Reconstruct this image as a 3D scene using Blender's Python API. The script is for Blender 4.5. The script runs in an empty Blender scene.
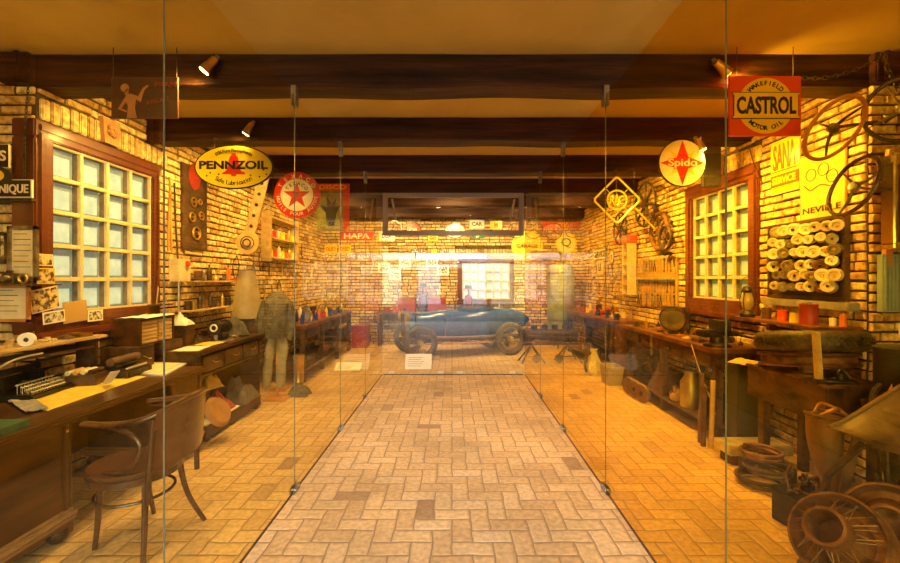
import bpy, bmesh, math, random
from mathutils import Vector, Matrix, noise
R = math.radians; PI = math.pi
rnd = random.Random(7)
S = bpy.context.scene
COL = S.collection

# ------------------------------------------------------------------ camera, world, exposure
FPX, HX, HY, EYE = 425.0, 452.0, 279.0, 1.56
cam_d = bpy.data.cameras.new('camera'); cam = bpy.data.objects.new('camera', cam_d); COL.objects.link(cam)
cam_d.sensor_width = 36; cam_d.lens = 36 * FPX / 900
cam_d.shift_x = -2 / 900; cam_d.shift_y = -2.5 / 900
cam.location = (0, 0, EYE); cam.rotation_euler = (R(90), 0, 0)
cam_d.clip_start = 0.05; cam_d.clip_end = 200
S.camera = cam

def at(px, py, Y):
    return Vector(((px - HX) * Y / FPX, Y, EYE - (py - HY) * Y / FPX))

w = bpy.data.worlds.new('daylight'); S.world = w; w.use_nodes = True
bg = w.node_tree.nodes['Background']
bg.inputs[0].default_value = (0.86, 0.93, 1.0, 1); bg.inputs[1].default_value = 8.0

S.view_settings.view_transform = 'Standard'; S.view_settings.look = 'None'
S.view_settings.exposure = 0.32; S.view_settings.gamma = 1.0
S.view_settings.use_curve_mapping = False
cy = S.cycles
cy.use_denoising = True; cy.transparent_max_bounces = 48
cy.max_bounces = 7; cy.diffuse_bounces = 4; cy.glossy_bounces = 4; cy.transmission_bounces = 4
cy.sample_clamp_indirect = 6.0; cy.caustics_reflective = False; cy.caustics_refractive = False
cy.use_adaptive_sampling = True; cy.adaptive_threshold = 0.02

# daylight comes in through the open shop front behind the camera; this portal only guides sampling
FRONT_Y = -1.7
pl = bpy.data.lights.new('shop_front_portal', 'AREA'); pl.shape = 'RECTANGLE'; pl.size = 5.4; pl.size_y = 2.45
pl.cycles.is_portal = True
po = bpy.data.objects.new('shop_front_portal', pl); COL.objects.link(po)
po.location = (0, FRONT_Y - 0.02, 1.3); po.rotation_euler = (R(90), 0, 0)

# ------------------------------------------------------------------ materials
def nn(t, typ, x=0, **kw):
    n = t.nodes.new(typ)
    for k, v in kw.items(): setattr(n, k, v)
    return n
MATS = {}
def mat(name, col, rough=0.6, metal=0.0, col2=None, scale=6.0, bump=0.0, bscale=40.0, stretch=(1, 1, 1), emit=None, estr=0.0, spec=0.5, coat=0.0, detail=4, thresh=(0.35, 0.65)):
    if name in MATS: return MATS[name]
    m = bpy.data.materials.new(name); m.use_nodes = True; t = m.node_tree
    b = t.nodes['Principled BSDF']
    b.inputs['Base Color'].default_value = (*col, 1); b.inputs['Roughness'].default_value = rough
    b.inputs['Metallic'].default_value = metal; b.inputs['Specular IOR Level'].default_value = spec
    if coat: b.inputs['Coat Weight'].default_value = coat; b.inputs['Coat Roughness'].default_value = 0.15
    if emit: b.inputs['Emission Color'].default_value = (*emit, 1); b.inputs['Emission Strength'].default_value = estr
    if col2 or bump:
        tc = nn(t, 'ShaderNodeTexCoord'); mp = nn(t, 'ShaderNodeMapping'); mp.inputs['Scale'].default_value = stretch
        oi = nn(t, 'ShaderNodeObjectInfo'); ad = nn(t, 'ShaderNodeVectorMath', operation='ADD')
        sc_ = nn(t, 'ShaderNodeVectorMath', operation='SCALE'); sc_.inputs['Scale'].default_value = 7.0
        t.links.new(oi.outputs['Location'], sc_.inputs[0])
        t.links.new(tc.outputs['Object'], ad.inputs[0]); t.links.new(sc_.outputs[0], ad.inputs[1])
        t.links.new(ad.outputs[0], mp.inputs[0])
    if col2:
        n = nn(t, 'ShaderNodeTexNoise'); n.inputs['Scale'].default_value = scale; n.inputs['Detail'].default_value = detail
        n.inputs['Roughness'].default_value = 0.62
        r = nn(t, 'ShaderNodeValToRGB')
        r.color_ramp.elements[0].position = thresh[0]; r.color_ramp.elements[1].position = thresh[1]
        r.color_ramp.elements[0].color = (*col, 1); r.color_ramp.elements[1].color = (*col2, 1)
        t.links.new(mp.outputs[0], n.inputs['Vector']); t.links.new(n.outputs['Fac'], r.inputs[0])
        t.links.new(r.outputs[0], b.inputs['Base Color'])
    if bump:
        n2 = nn(t, 'ShaderNodeTexNoise'); n2.inputs['Scale'].default_value = bscale; n2.inputs['Detail'].default_value = 3
        bp = nn(t, 'ShaderNodeBump'); bp.inputs['Strength'].default_value = bump; bp.inputs['Distance'].default_value = 0.01
        t.links.new(mp.outputs[0], n2.inputs['Vector']); t.links.new(n2.outputs['Fac'], bp.inputs['Height'])
        t.links.new(bp.outputs[0], b.inputs['Normal'])
    MATS[name] = m
    return m

M_plaster = mat('ochre_plaster', (0.50, 0.35, 0.075), 0.8, col2=(0.60, 0.43, 0.11), scale=1.3, bump=0.25, bscale=9, detail=6)
M_beam = mat('dark_beam', (0.018, 0.007, 0.004), 0.55, col2=(0.075, 0.028, 0.011), scale=3, bump=0.6, bscale=14, stretch=(0.35, 3, 4), spec=0.2)
M_mortar = mat('dark_mortar', (0.05, 0.028, 0.012), 0.95, col2=(0.11, 0.07, 0.03), scale=9, bump=0.5)
M_deskwood = mat('walnut_desk', (0.030, 0.012, 0.004), 0.3, col2=(0.105, 0.042, 0.011), scale=2.6, bump=0.15, bscale=20, stretch=(3, 0.6, 3), coat=0.25)
M_chairwood = mat('bentwood', (0.042, 0.018, 0.009), 0.25, col2=(0.10, 0.044, 0.02), scale=5, bump=0.08, coat=0.4)
M_redwood = mat('red_brown_frame', (0.085, 0.018, 0.007), 0.45, col2=(0.14, 0.032, 0.012), scale=4, bump=0.2, stretch=(2, 2, .5), coat=0.2)
M_oldwood = mat('worn_bench_wood', (0.022, 0.011, 0.006), 0.55, col2=(0.13, 0.062, 0.024), scale=5, bump=0.6, bscale=18, stretch=(2, .7, 2))
M_benchtop = mat('oily_bench_top', (0.06, 0.024, 0.01), 0.4, col2=(0.26, 0.10, 0.03), scale=4, bump=0.5, bscale=25)
M_palewood = mat('pale_plank', (0.42, 0.27, 0.10), 0.6, col2=(0.62, 0.44, 0.2), scale=4, bump=0.3, stretch=(3, .6, 3))
M_orangewood = mat('orange_wood', (0.45, 0.18, 0.04), 0.5, col2=(0.62, 0.3, 0.08), scale=5, bump=0.2)
M_cream = mat('cream_paint', (0.72, 0.62, 0.42), 0.45, col2=(0.6, 0.48, 0.28), scale=8)
M_steel = mat('worn_steel', (0.42, 0.40, 0.37), 0.32, 0.9, col2=(0.2, 0.17, 0.14), scale=12, bump=0.15)
M_chrome = mat('chrome', (0.75, 0.74, 0.72), 0.14, 1.0)
M_iron = mat('black_iron', (0.035, 0.03, 0.028), 0.45, 0.6, col2=(0.10, 0.07, 0.05), scale=14, bump=0.3)
M_rust = mat('rust', (0.07, 0.03, 0.016), 0.6, 0.35, col2=(0.24, 0.11, 0.05), scale=9, bump=0.6, bscale=35)
M_rustgrey = mat('rusty_grey_steel', (0.13, 0.10, 0.085), 0.45, 0.55, col2=(0.24, 0.13, 0.07), scale=6, bump=0.3)
M_brass = mat('brass', (0.72, 0.47, 0.12), 0.3, 0.9, col2=(0.5, 0.3, 0.08), scale=10)
M_rubber = mat('tyre_rubber', (0.028, 0.019, 0.014), 0.55, col2=(0.10, 0.07, 0.05), scale=14, bump=0.4)
M_leather = mat('grey_brown_hide', (0.055, 0.035, 0.028), 0.42, col2=(0.17, 0.115, 0.085), scale=5, bump=0.4, bscale=12)
M_paper = mat('cream_paper', (0.78, 0.70, 0.50), 0.8, col2=(0.68, 0.56, 0.34), scale=9)
M_white = mat('white_paper', (0.85, 0.83, 0.78), 0.8)
M_yellowpaper = mat('yellow_paper', (0.80, 0.60, 0.10), 0.75, col2=(0.66, 0.46, 0.06), scale=6)
M_sepia = mat('sepia_print', (0.08, 0.045, 0.02), 0.5, col2=(0.75, 0.58, 0.3), scale=28, detail=3, thresh=(0.42, 0.58))
M_greyprint = mat('grey_print', (0.06, 0.05, 0.05), 0.5, col2=(0.75, 0.7, 0.6), scale=32, detail=3, thresh=(0.42, 0.58))
M_black = mat('black_enamel', (0.012, 0.012, 0.013), 0.3)
M_offblack = mat('dull_black', (0.03, 0.027, 0.025), 0.6, bump=0.2)
M_ywl = mat('yellow_enamel', (0.90, 0.66, 0.02), 0.28, coat=0.5)
M_red = mat('red_enamel', (0.62, 0.03, 0.015), 0.28, coat=0.5)
M_orred = mat('orange_red_enamel', (0.80, 0.085, 0.01), 0.28, coat=0.5)
M_whe = mat('cream_enamel', (0.86, 0.80, 0.62), 0.28, coat=0.5)
M_green = mat('green_enamel', (0.03, 0.20, 0.08), 0.35)
M_blue = mat('racing_blue', (0.004, 0.035, 0.17), 0.2, col2=(0.01, 0.08, 0.30), scale=3, coat=0.6)
M_barrelblue = mat('pale_blue_steel', (0.22, 0.33, 0.5), 0.4, 0.3, col2=(0.4, 0.5, 0.62), scale=3)
M_greyframe = mat('grey_metal_frame', (0.30, 0.26, 0.26), 0.5, 0.1)
M_clothred = mat('red_cloth', (0.42, 0.05, 0.03), 0.9, col2=(0.2, 0.025, 0.02), scale=12, bump=0.6)
M_clothgrey = mat('grey_green_cloth', (0.24, 0.22, 0.15), 0.9, col2=(0.36, 0.33, 0.22), scale=8, bump=0.6)
M_clothdark = mat('dark_cloth', (0.07, 0.06, 0.05), 0.9, col2=(0.16, 0.14, 0.11), scale=12, bump=0.6)
M_clothwhite = mat('pale_rag', (0.7, 0.66, 0.55), 0.9, col2=(0.45, 0.4, 0.3), scale=9, bump=0.6)
M_clothyellow = mat('ochre_rag', (0.62, 0.42, 0.10), 0.9, col2=(0.5, 0.3, 0.06), scale=9, bump=0.5)
M_purple = mat('purple_cloth', (0.12, 0.07, 0.2), 0.9, col2=(0.22, 0.14, 0.3), scale=10, bump=0.5)
M_canred = mat('old_red_tin', (0.36, 0.035, 0.02), 0.4, col2=(0.24, 0.03, 0.02), scale=12)
M_orangeglass = mat('amber_glass', (0.7, 0.18, 0.02), 0.15)
M_greenbook = mat('green_cloth_board', (0.04, 0.11, 0.07), 0.6, col2=(0.02, 0.07, 0.05), scale=12)
M_canister = mat('cream_canister', (0.72, 0.64, 0.50), 0.5, col2=(0.55, 0.44, 0.30), scale=14, bump=0.15)
M_slate = mat('grey_stone', (0.20, 0.18, 0.18), 0.7, col2=(0.32, 0.28, 0.26), scale=9, bump=0.4)
M_alu = mat('scuffed_aluminium', (0.78, 0.74, 0.68), 0.35, 0.5, col2=(0.5, 0.4, 0.3), scale=8, bump=0.2)
M_milk = mat('dull_tin', (0.5, 0.48, 0.42), 0.35, 0.8, col2=(0.36, 0.3, 0.24), scale=5, bump=0.1)
M_lens = mat('lamp_lens', (1, 0.85, 0.5), 0.4, emit=(1, 0.72, 0.28), estr=30)
M_glazed = mat('backlit_glass_block', (0.16, 0.22, 0.24), 0.2, col2=(0.3, 0.38, 0.4), scale=7, emit=(0.56, 0.78, 0.90), estr=0.55)
M_blockside = mat('glass_block_side', (0.16, 0.13, 0.10), 0.25, col2=(0.3, 0.24, 0.18), scale=10)
M_pavement = mat('street_paving', (0.07, 0.065, 0.06), 0.9, col2=(0.11, 0.10, 0.09), scale=3)
M_glazedrim = mat('glass_block_rim', (0.12, 0.15, 0.16), 0.15, col2=(0.22, 0.26, 0.27), scale=9, emit=(0.45, 0.66, 0.78), estr=0.20)
M_glazedback = mat('backlit_white_block', (0.6, 0.6, 0.55), 0.3, emit=(0.85, 0.9, 0.9), estr=0.3)
M_seam = mat('glass_seam', (0.22, 0.23, 0.20), 0.2, 0.5)
M_yglow = mat('yellow_tube_painted_glow', (0.9, 0.68, 0.03), 0.3, coat=0.5, emit=(1, 0.7, 0.05), estr=0.25)  # yellow paint with a faint glow put in for the nearby lamplight
M_bluetool = mat('blue_plastic', (0.03, 0.06, 0.5), 0.4)
M_terracotta = mat('terracotta_key', (0.45, 0.22, 0.09), 0.8, col2=(0.55, 0.3, 0.13), scale=14, bump=0.4)

def brick_material():
    m = bpy.data.materials.new('ochre_wall_brick'); m.use_nodes = True; t = m.node_tree; b = t.nodes['Principled BSDF']
    g = nn(t, 'ShaderNodeNewGeometry'); r = nn(t, 'ShaderNodeValToRGB'); e = r.color_ramp.elements
    e[0].color = (0.34, 0.19, 0.055, 1); e[1].color = (0.88, 0.72, 0.34, 1)
    e[1].position = 0.8; k = e.new(0.4); k.color = (0.70, 0.48, 0.19, 1)
    k = e.new(0.12); k.color = (0.58, 0.37, 0.13, 1)
    t.links.new(g.outputs['Random Per Island'], r.inputs[0])
    tc = nn(t, 'ShaderNodeTexCoord'); n = nn(t, 'ShaderNodeTexNoise'); n.inputs['Scale'].default_value = 22; n.inputs['Detail'].default_value = 5
    t.links.new(tc.outputs['Object'], n.inputs['Vector'])
    mx = nn(t, 'ShaderNodeMix', data_type='RGBA', blend_type='MULTIPLY'); mx.inputs[0].default_value = 1
    r2 = nn(t, 'ShaderNodeValToRGB'); r2.color_ramp.elements[0].position = 0.3; r2.color_ramp.elements[0].color = (0.42, 0.33, 0.22, 1)
    r2.color_ramp.elements[1].position = 0.62; r2.color_ramp.elements[1].color = (1, 1, 1, 1)
    t.links.new(n.outputs['Fac'], r2.inputs[0]); t.links.new(r.outputs[0], mx.inputs[6]); t.links.new(r2.outputs[0], mx.inputs[7])
    t.links.new(mx.outputs[2], b.inputs['Base Color'])
    bp = nn(t, 'ShaderNodeBump'); bp.inputs['Strength'].default_value = 0.7; bp.inputs['Distance'].default_value = 0.012
    t.links.new(n.outputs['Fac'], bp.inputs['Height']); t.links.new(bp.outputs[0], b.inputs['Normal'])
    b.inputs['Roughness'].default_value = 0.75
    return m
M_brick = brick_material()

def floor_material():
    # herringbone brick paving, 22 x 11 cm bricks
    m = bpy.data.materials.new('herringbone_brick_paving'); m.use_nodes = True; t = m.node_tree; b = t.nodes['Principled BSDF']
    L = t.links.new
    def mth(op, a, bb=None, c=None):
        n = nn(t, 'ShaderNodeMath', operation=op)
        for i, v in enumerate((a, bb, c)):
            if v is None: continue
            if isinstance(v, (int, float)): n.inputs[i].default_value = v
            else: L(v, n.inputs[i])
        return n.outputs[0]
    tc = nn(t, 'ShaderNodeTexCoord')
    wob = nn(t, 'ShaderNodeTexNoise'); wob.inputs['Scale'].default_value = 7; wob.inputs['Detail'].default_value = 2
    L(tc.outputs['Object'], wob.inputs['Vector'])
    sb = nn(t, 'ShaderNodeVectorMath', operation='SUBTRACT'); sb.inputs[1].default_value = (.5, .5, .5); L(wob.outputs['Color'], sb.inputs[0])
    sc = nn(t, 'ShaderNodeVectorMath', operation='SCALE'); sc.inputs['Scale'].default_value = 0.028; L(sb.outputs[0], sc.inputs[0])
    ad = nn(t, 'ShaderNodeVectorMath', operation='ADD'); L(tc.outputs['Object'], ad.inputs[0]); L(sc.outputs[0], ad.inputs[1])
    sep = nn(t, 'ShaderNodeSeparateXYZ'); L(ad.outputs[0], sep.inputs[0])
    W = 0.12
    x = mth('DIVIDE', sep.outputs[0], W); y = mth('DIVIDE', sep.outputs[1], W)
    i = mth('FLOOR', x); j = mth('FLOOR', y); fx = mth('SUBTRACT', x, i); fy = mth('SUBTRACT', y, j)
    k = mth('FLOORED_MODULO', mth('SUBTRACT', i, j), 4.0)
    def eq(v): return mth('COMPARE', k, float(v), 0.3)
    k0, k1, k2, k3 = eq(0), eq(1), eq(2), eq(3)
    dl = mth('MULTIPLY_ADD', k1, 9.0, fx); dr = mth('MULTIPLY_ADD', k0, 9.0, mth('SUBTRACT', 1.0, fx))
    db = mth('MULTIPLY_ADD', k2, 9.0, fy); dt = mth('MULTIPLY_ADD', k3, 9.0, mth('SUBTRACT', 1.0, fy))
    d = mth('MINIMUM', mth('MINIMUM', dl, dr), mth('MINIMUM', db, dt))
    ci = mth('SUBTRACT', i, k1); cj = mth('ADD', j, k3)
    cb = nn(t, 'ShaderNodeCombineXYZ'); L(ci, cb.inputs[0]); L(cj, cb.inputs[1])
    wn = nn(t, 'ShaderNodeTexWhiteNoise'); L(cb.outputs[0], wn.inputs['Vector'])
    cr = nn(t, 'ShaderNodeValToRGB'); e = cr.color_ramp.elements
    e[0].color = (0.30, 0.18, 0.10, 1); e[1].color = (0.70, 0.50, 0.29, 1)
    q = e.new(0.03); q.color = (0.58, 0.38, 0.195, 1); q = e.new(0.5); q.color = (0.67, 0.455, 0.235, 1)
    L(wn.outputs['Value'], cr.inputs[0])
    n1 = nn(t, 'ShaderNodeTexNoise'); n1.inputs['Scale'].default_value = 30; n1.inputs['Detail'].default_value = 6; L(tc.outputs['Object'], n1.inputs['Vector'])
    n2 = nn(t, 'ShaderNodeTexNoise'); n2.inputs['Scale'].default_value = 1.4; n2.inputs['Detail'].default_value = 4; L(tc.outputs['Object'], n2.inputs['Vector'])
    def ramp(fac, p0, c0, p1, c1):
        r = nn(t, 'ShaderNodeValToRGB'); r.color_ramp.elements[0].position = p0; r.color_ramp.elements[1].position = p1
        r.color_ramp.elements[0].color = (c0, c0, c0, 1); r.color_ramp.elements[1].color = (c1, c1, c1, 1); L(fac, r.inputs[0]); return r.outputs[0]
    def mul(a, bb):
        mx = nn(t, 'ShaderNodeMix', data_type='RGBA', blend_type='MULTIPLY'); mx.inputs[0].default_value = 1; L(a, mx.inputs[6]); L(bb, mx.inputs[7]); return mx.outputs[2]
    c = mul(cr.outputs[0], ramp(n1.outputs['Fac'], 0.3, 0.72, 0.65, 1.1))
    c = mul(c, ramp(n2.outputs['Fac'], 0.3, 0.74, 0.6, 1.05))
    jw = mth('MULTIPLY_ADD', n1.outputs['Fac'], 0.07, 0.02)
    jn = nn(t, 'ShaderNodeMapRange'); L(d, jn.inputs['Value']); L(jw, jn.inputs['From Max']); jn.inputs['From Min'].default_value = 0.02
    mj = nn(t, 'ShaderNodeMix', data_type='RGBA'); L(jn.outputs[0], mj.inputs[0]); mj.inputs[6].default_value = (0.29, 0.19, 0.115, 1); L(c, mj.inputs[7])
    L(mj.outputs[2], b.inputs['Base Color'])
    hh = nn(t, 'ShaderNodeMapRange', interpolation_type='SMOOTHSTEP'); L(d, hh.inputs['Value']); hh.inputs['From Min'].default_value = 0.0; hh.inputs['From Max'].default_value = 0.16
    h2 = mth('MULTIPLY_ADD', n1.outputs['Fac'], 0.45, hh.outputs[0]); h3 = mth('MULTIPLY_ADD', wn.outputs['Value'], 0.25, h2)
    bp = nn(t, 'ShaderNodeBump'); bp.inputs['Strength'].default_value = 0.7; bp.inputs['Distance'].default_value = 0.006
    L(h3, bp.inputs['Height']); L(bp.outputs[0], b.inputs['Normal'])
    b.inputs['Roughness'].default_value = 0.5; b.inputs['Specular IOR Level'].default_value = 0.4
    return m
M_floor = floor_material()

def glass_material(name, tint, ior=1.5):
    # clear or tinted sheet glass: looks through it and mirrors at a glance, two faces per pane
    m = bpy.data.materials.new(name); m.use_nodes = True; t = m.node_tree; t.nodes.clear()
    o = nn(t, 'ShaderNodeOutputMaterial'); tr = nn(t, 'ShaderNodeBsdfTransparent'); tr.inputs[0].default_value = (*[v ** .5 for v in tint], 1)
    gl = nn(t, 'ShaderNodeBsdfGlossy'); gl.inputs['Roughness'].default_value = 0.0; gl.inputs['Color'].default_value = (1, 1, 1, 1)
    fr = nn(t, 'ShaderNodeFresnel'); fr.inputs[0].default_value = ior
    g = nn(t, 'ShaderNodeNewGeometry')
    mx = nn(t, 'ShaderNodeMixShader')
    mm = nn(t, 'ShaderNodeMath', operation='MULTIPLY')
    inv = nn(t, 'ShaderNodeMath', operation='SUBTRACT'); inv.inputs[0].default_value = 1.0
    t.links.new(g.outputs['Backfacing'], inv.inputs[1])
    t.links.new(fr.outputs[0], mm.inputs[0]); t.links.new(inv.outputs[0], mm.inputs[1])
    t.links.new(mm.outputs[0], mx.inputs[0]); t.links.new(tr.outputs[0], mx.inputs[1]); t.links.new(gl.outputs[0], mx.inputs[2])
    t.links.new(mx.outputs[0], o.inputs[0])
    return m
M_glassL = glass_material('yellowish_sheet_glass', (1.0, 0.89, 0.50), 1.33)
M_glassR = glass_material('amber_sheet_glass', (1.0, 0.72, 0.11), 1.33)
M_glassB = glass_material('clear_sheet_glass', (0.98, 0.98, 0.97), 1.95)

# ------------------------------------------------------------------ mesh builder
def mtx(loc=(0, 0, 0), rot=(0, 0, 0), sc=(1, 1, 1)):
    from mathutils import Euler
    return Matrix.Translation(loc) @ Euler(rot).to_matrix().to_4x4() @ Matrix.Diagonal((*sc, 1))
def align(a, b):
    a = Vector(a); b = Vector(b); d = b - a
    q = d.to_track_quat('Z', 'Y'); return Matrix.Translation(a) @ q.to_matrix().to_4x4(), d.length
class MB:
    def __init__(s): s.v = []; s.f = []; s.mi = []; s.cur = 0
    def add(s, vs, fs, M=None):
        o = len(s.v)
        s.v += [tuple(M @ Vector(v)) if M is not None else tuple(v) for v in vs]
        s.f += [tuple(i + o for i in f) for f in fs]; s.mi += [s.cur] * len(fs); return s
    def box(s, a, b, M=None, bev=0.0):
        x0, y0, z0 = a; x1, y1, z1 = b
        if x0 > x1: x0, x1 = x1, x0
        if y0 > y1: y0, y1 = y1, y0
        if z0 > z1: z0, z1 = z1, z0
        if bev > 0:
            bev = min(bev, .45 * (x1 - x0), .45 * (y1 - y0), .45 * (z1 - z0))
            bm = bmesh.new(); bmesh.ops.create_cube(bm, size=1)
            for v in bm.verts: v.co = Vector(((x0 + x1) / 2 + v.co.x * (x1 - x0), (y0 + y1) / 2 + v.co.y * (y1 - y0), (z0 + z1) / 2 + v.co.z * (z1 - z0)))
            bmesh.ops.bevel(bm, geom=bm.edges[:], offset=bev, segments=2, affect='EDGES')
            s.frombm(bm, M); return s
        vs = [(x0, y0, z0), (x1, y0, z0), (x1, y1, z0), (x0, y1, z0), (x0, y0, z1), (x1, y0, z1), (x1, y1, z1), (x0, y1, z1)]
        return s.add(vs, [(0, 3, 2, 1), (4, 5, 6, 7), (0, 1, 5, 4), (1, 2, 6, 5), (2, 3, 7, 6), (3, 0, 4, 7)], M)
    def frombm(s, bm, M=None):
        bm.verts.index_update(); s.add([v.co[:] for v in bm.verts], [[v.index for v in f.verts] for f in bm.faces], M); bm.free(); return s
    def lathe(s, prof, M=None, n=24, arc=2 * PI, rfun=None):
        full = abs(arc - 2 * PI) < 1e-6; k = n if full else n + 1; vs = []; fs = []
        for i in range(k):
            a = arc * i / n
            for (r, z) in prof:
                rr = max(r, 1e-5) * (rfun(a, z) if rfun else 1); vs.append((rr * math.cos(a), rr * math.sin(a), z))
        p = len(prof)
        for i in range(n):
            j = (i + 1) % k
            for q in range(p - 1): fs.append((i * p + q, j * p + q, j * p + q + 1, i * p + q + 1))
        return s.add(vs, fs, M)
    def cyl(s, a, b, r, r2=None, n=16):
        M, L = align(a, b); r2 = r if r2 is None else r2
        return s.lathe([(0, 0), (r, 0), (r2, L), (0, L)], M, n)
    def ring(s, R_, r, M=None, n=40, m=10, arc=2 * PI):
        return s.lathe([(R_ + r * math.cos(2 * PI * q / m), r * math.sin(2 * PI * q / m)) for q in range(m + 1)], M, n, arc)
    def tube(s, pts, r, n=8, closed=False, sub=6, flat=1.0):
        P = [Vector(p) for p in pts]
        if sub > 1 and len(P) > 2:
            Q = []; N = len(P); rng = range(N if closed else N - 1)
            for i in rng:
                if closed: a, b, c, d = P[(i - 1) % N], P[i], P[(i + 1) % N], P[(i + 2) % N]
                else: a, b, c, d = P[max(i - 1, 0)], P[i], P[i + 1], P[min(i + 2, N - 1)]
                for k in range(sub):
                    t = k / sub
                    Q.append(0.5 * ((2 * b) + (c - a) * t + (2 * a - 5 * b + 4 * c - d) * t * t + (3 * b - a - 3 * c + d) * t ** 3))
            if not closed: Q.append(P[-1])
            rr = r if not callable(r) else r
            P = Q
        N = len(P); vs = []; fs = []; up = None
        for i in range(N):
            if closed: d = P[(i + 1) % N] - P[i - 1]
            else: d = P[min(i + 1, N - 1)] - P[max(i - 1, 0)]
            if d.length < 1e-9: d = Vector((0, 0, 1))
            d.normalize()
            if up is None:
                up = d.orthogonal().normalized()
                z = Vector((0, 0, 1)) - d * d.z
                if z.length > 0.1: up = z.normalized()
            up = (up - d * up.dot(d)).normalized(); sd = d.cross(up)
            rad = r(i / max(N - 1, 1)) if callable(r) else r
            for k in range(n):
                a = 2 * PI * k / n; vs.append(P[i] + up * (math.cos(a) * rad) + sd * (math.sin(a) * rad * flat))
        for i in range(N if closed else N - 1):
            j = (i + 1) % N
            for k in range(n): fs.append((i * n + k, i * n + (k + 1) % n, j * n + (k + 1) % n, j * n + k))
        if not closed: fs.append(tuple(reversed(range(n)))); fs.append(tuple((N - 1) * n + k for k in range(n)))
        return s.add(vs, fs)
    def prism(s, outline, d, M=None, z0=0.0):
        n = len(outline); vs = [(x, y, z0) for x, y in outline] + [(x, y, z0 + d) for x, y in outline]
        fs = [tuple(reversed(range(n))), tuple(range(n, 2 * n))] + [(i, (i + 1) % n, n + (i + 1) % n, n + i) for i in range(n)]
        return s.add(vs, fs, M)
    def sphere(s, c, r, sc=(1, 1, 1), n=16, m=10, fn=None):
        prof = [(r * math.sin(PI * i / m), -r * math.cos(PI * i / m)) for i in range(m + 1)]
        return s.lathe(prof, mtx(c, (0, 0, 0), sc), n)
    def grid(s, nx, ny, fn, thick=0.0):
        vs = [fn(i / nx, j / ny) for j in range(ny + 1) for i in range(nx + 1)]
        fs = [(j * (nx + 1) + i, j * (nx + 1) + i + 1, (j + 1) * (nx + 1) + i + 1, (j + 1) * (nx + 1) + i) for j in range(ny) for i in range(nx)]
        if thick:
            bm = bmesh.new(); V = [bm.verts.new(v) for v in vs]
            for f in fs: bm.faces.new([V[k] for k in f])
            bm.normal_update(); bmesh.ops.solidify(bm, geom=bm.faces[:], thickness=thick); return s.frombm(bm)
        return s.add(vs, fs)
    def build(s, name, m, parent=None, loc=None, rotz=0.0, smooth=True):
        me = bpy.data.meshes.new(name); me.from_pydata([tuple(v) for v in s.v], [], s.f)
        for x in (m if isinstance(m, (list, tuple)) else [m]): me.materials.append(x)
        bm = bmesh.new(); bm.from_mesh(me)
        for f, q in zip(bm.faces, s.mi): f.material_index = q
        bmesh.ops.remove_doubles(bm, verts=bm.verts[:], dist=2e-6)
        bmesh.ops.recalc_face_normals(bm, faces=bm.faces[:])
        if smooth:
            for f in bm.faces: f.smooth = True
            for e in bm.edges:
                if len(e.link_faces) != 2 or e.calc_face_angle(0) > 0.62: e.smooth = False
        bm.to_mesh(me); bm.free()
        o = bpy.data.objects.new(name, me); COL.objects.link(o)
        if parent is not None: o.parent = parent
        if loc is not None: o.location = loc; o.rotation_euler = (0, 0, rotz)
        return o

def tag(o, label=None, cat=None, group=None, kind=None):
    if label: o['label'] = label
    if cat: o['category'] = cat
    if group: o['group'] = group
    if kind: o['kind'] = kind
    return o
def thing(name, label, cat, loc=(0, 0, 0), rotz=0.0, group=None):
    o = bpy.data.objects.new(name, None); COL.objects.link(o); o.empty_display_size = 0.05
    o.location = loc; o.rotation_euler = (0, 0, rotz) if not isinstance(rotz, (tuple, list)) else rotz
    return tag(o, label, cat, group)
KIDS = {}
def struct(name, mb, m, parent=None, smooth=True):
    o = mb.build(name, m, parent, smooth=smooth)
    if parent is None: o['kind'] = 'structure'
    return o
def copy_tree(o, parent=None):
    c = o.copy(); COL.objects.link(c)
    if parent is not None: c.parent = parent
    for ch in [x for x in o.children]: copy_tree(ch, c)
    return c
ORD = ['first', 'second', 'third', 'fourth', 'fifth', 'sixth', 'seventh', 'eighth', 'ninth', 'tenth', 'eleventh', 'twelfth', 'thirteenth', 'fourteenth', 'fifteenth', 'sixteenth', 'seventeenth', 'eighteenth', 'nineteenth', 'twentieth']

# text as real letters; returned in a frame x right, z up, front towards -y
def glyphs(mb, txt, size=1.0, depth=0.004, bold=0.0, M=None, fitw=None, fith=None, y=0.0, align_='C', shear=0.0):
    cu = bpy.data.curves.new('t', 'FONT'); cu.body = txt; cu.size = 1.0; cu.extrude = 0.5; cu.offset = bold; cu.shear = shear
    cu.resolution_u = 3; cu.align_x = 'LEFT'
    ob = bpy.data.objects.new('t', cu); me = bpy.data.meshes.new_from_object(ob)
    if len(me.vertices) == 0: return 0
    xs = [v.co.x for v in me.vertices]; ys = [v.co.y for v in me.vertices]
    x0, x1, y0, y1 = min(xs), max(xs), min(ys), max(ys)
    sx = fitw / (x1 - x0) if fitw else size; sy = fith / (y1 - y0) if fith else size
    if fitw is None and fith is not None: sx = sy
    if fith is None and fitw is not None: sy = sx
    cx, cz = (x0 + x1) / 2, (y0 + y1) / 2
    if fith is None and fitw is None: cz = 0
    vs = [((v.co.x - cx) * sx, y + v.co.z * depth, (v.co.y - cz) * sy) for v in me.vertices]
    mb.add(vs, [list(p.vertices) for p in me.polygons], M)
    wd = (x1 - x0) * sx
    bpy.data.objects.remove(ob); bpy.data.curves.remove(cu); bpy.data.meshes.remove(me)
    return wd
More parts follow.
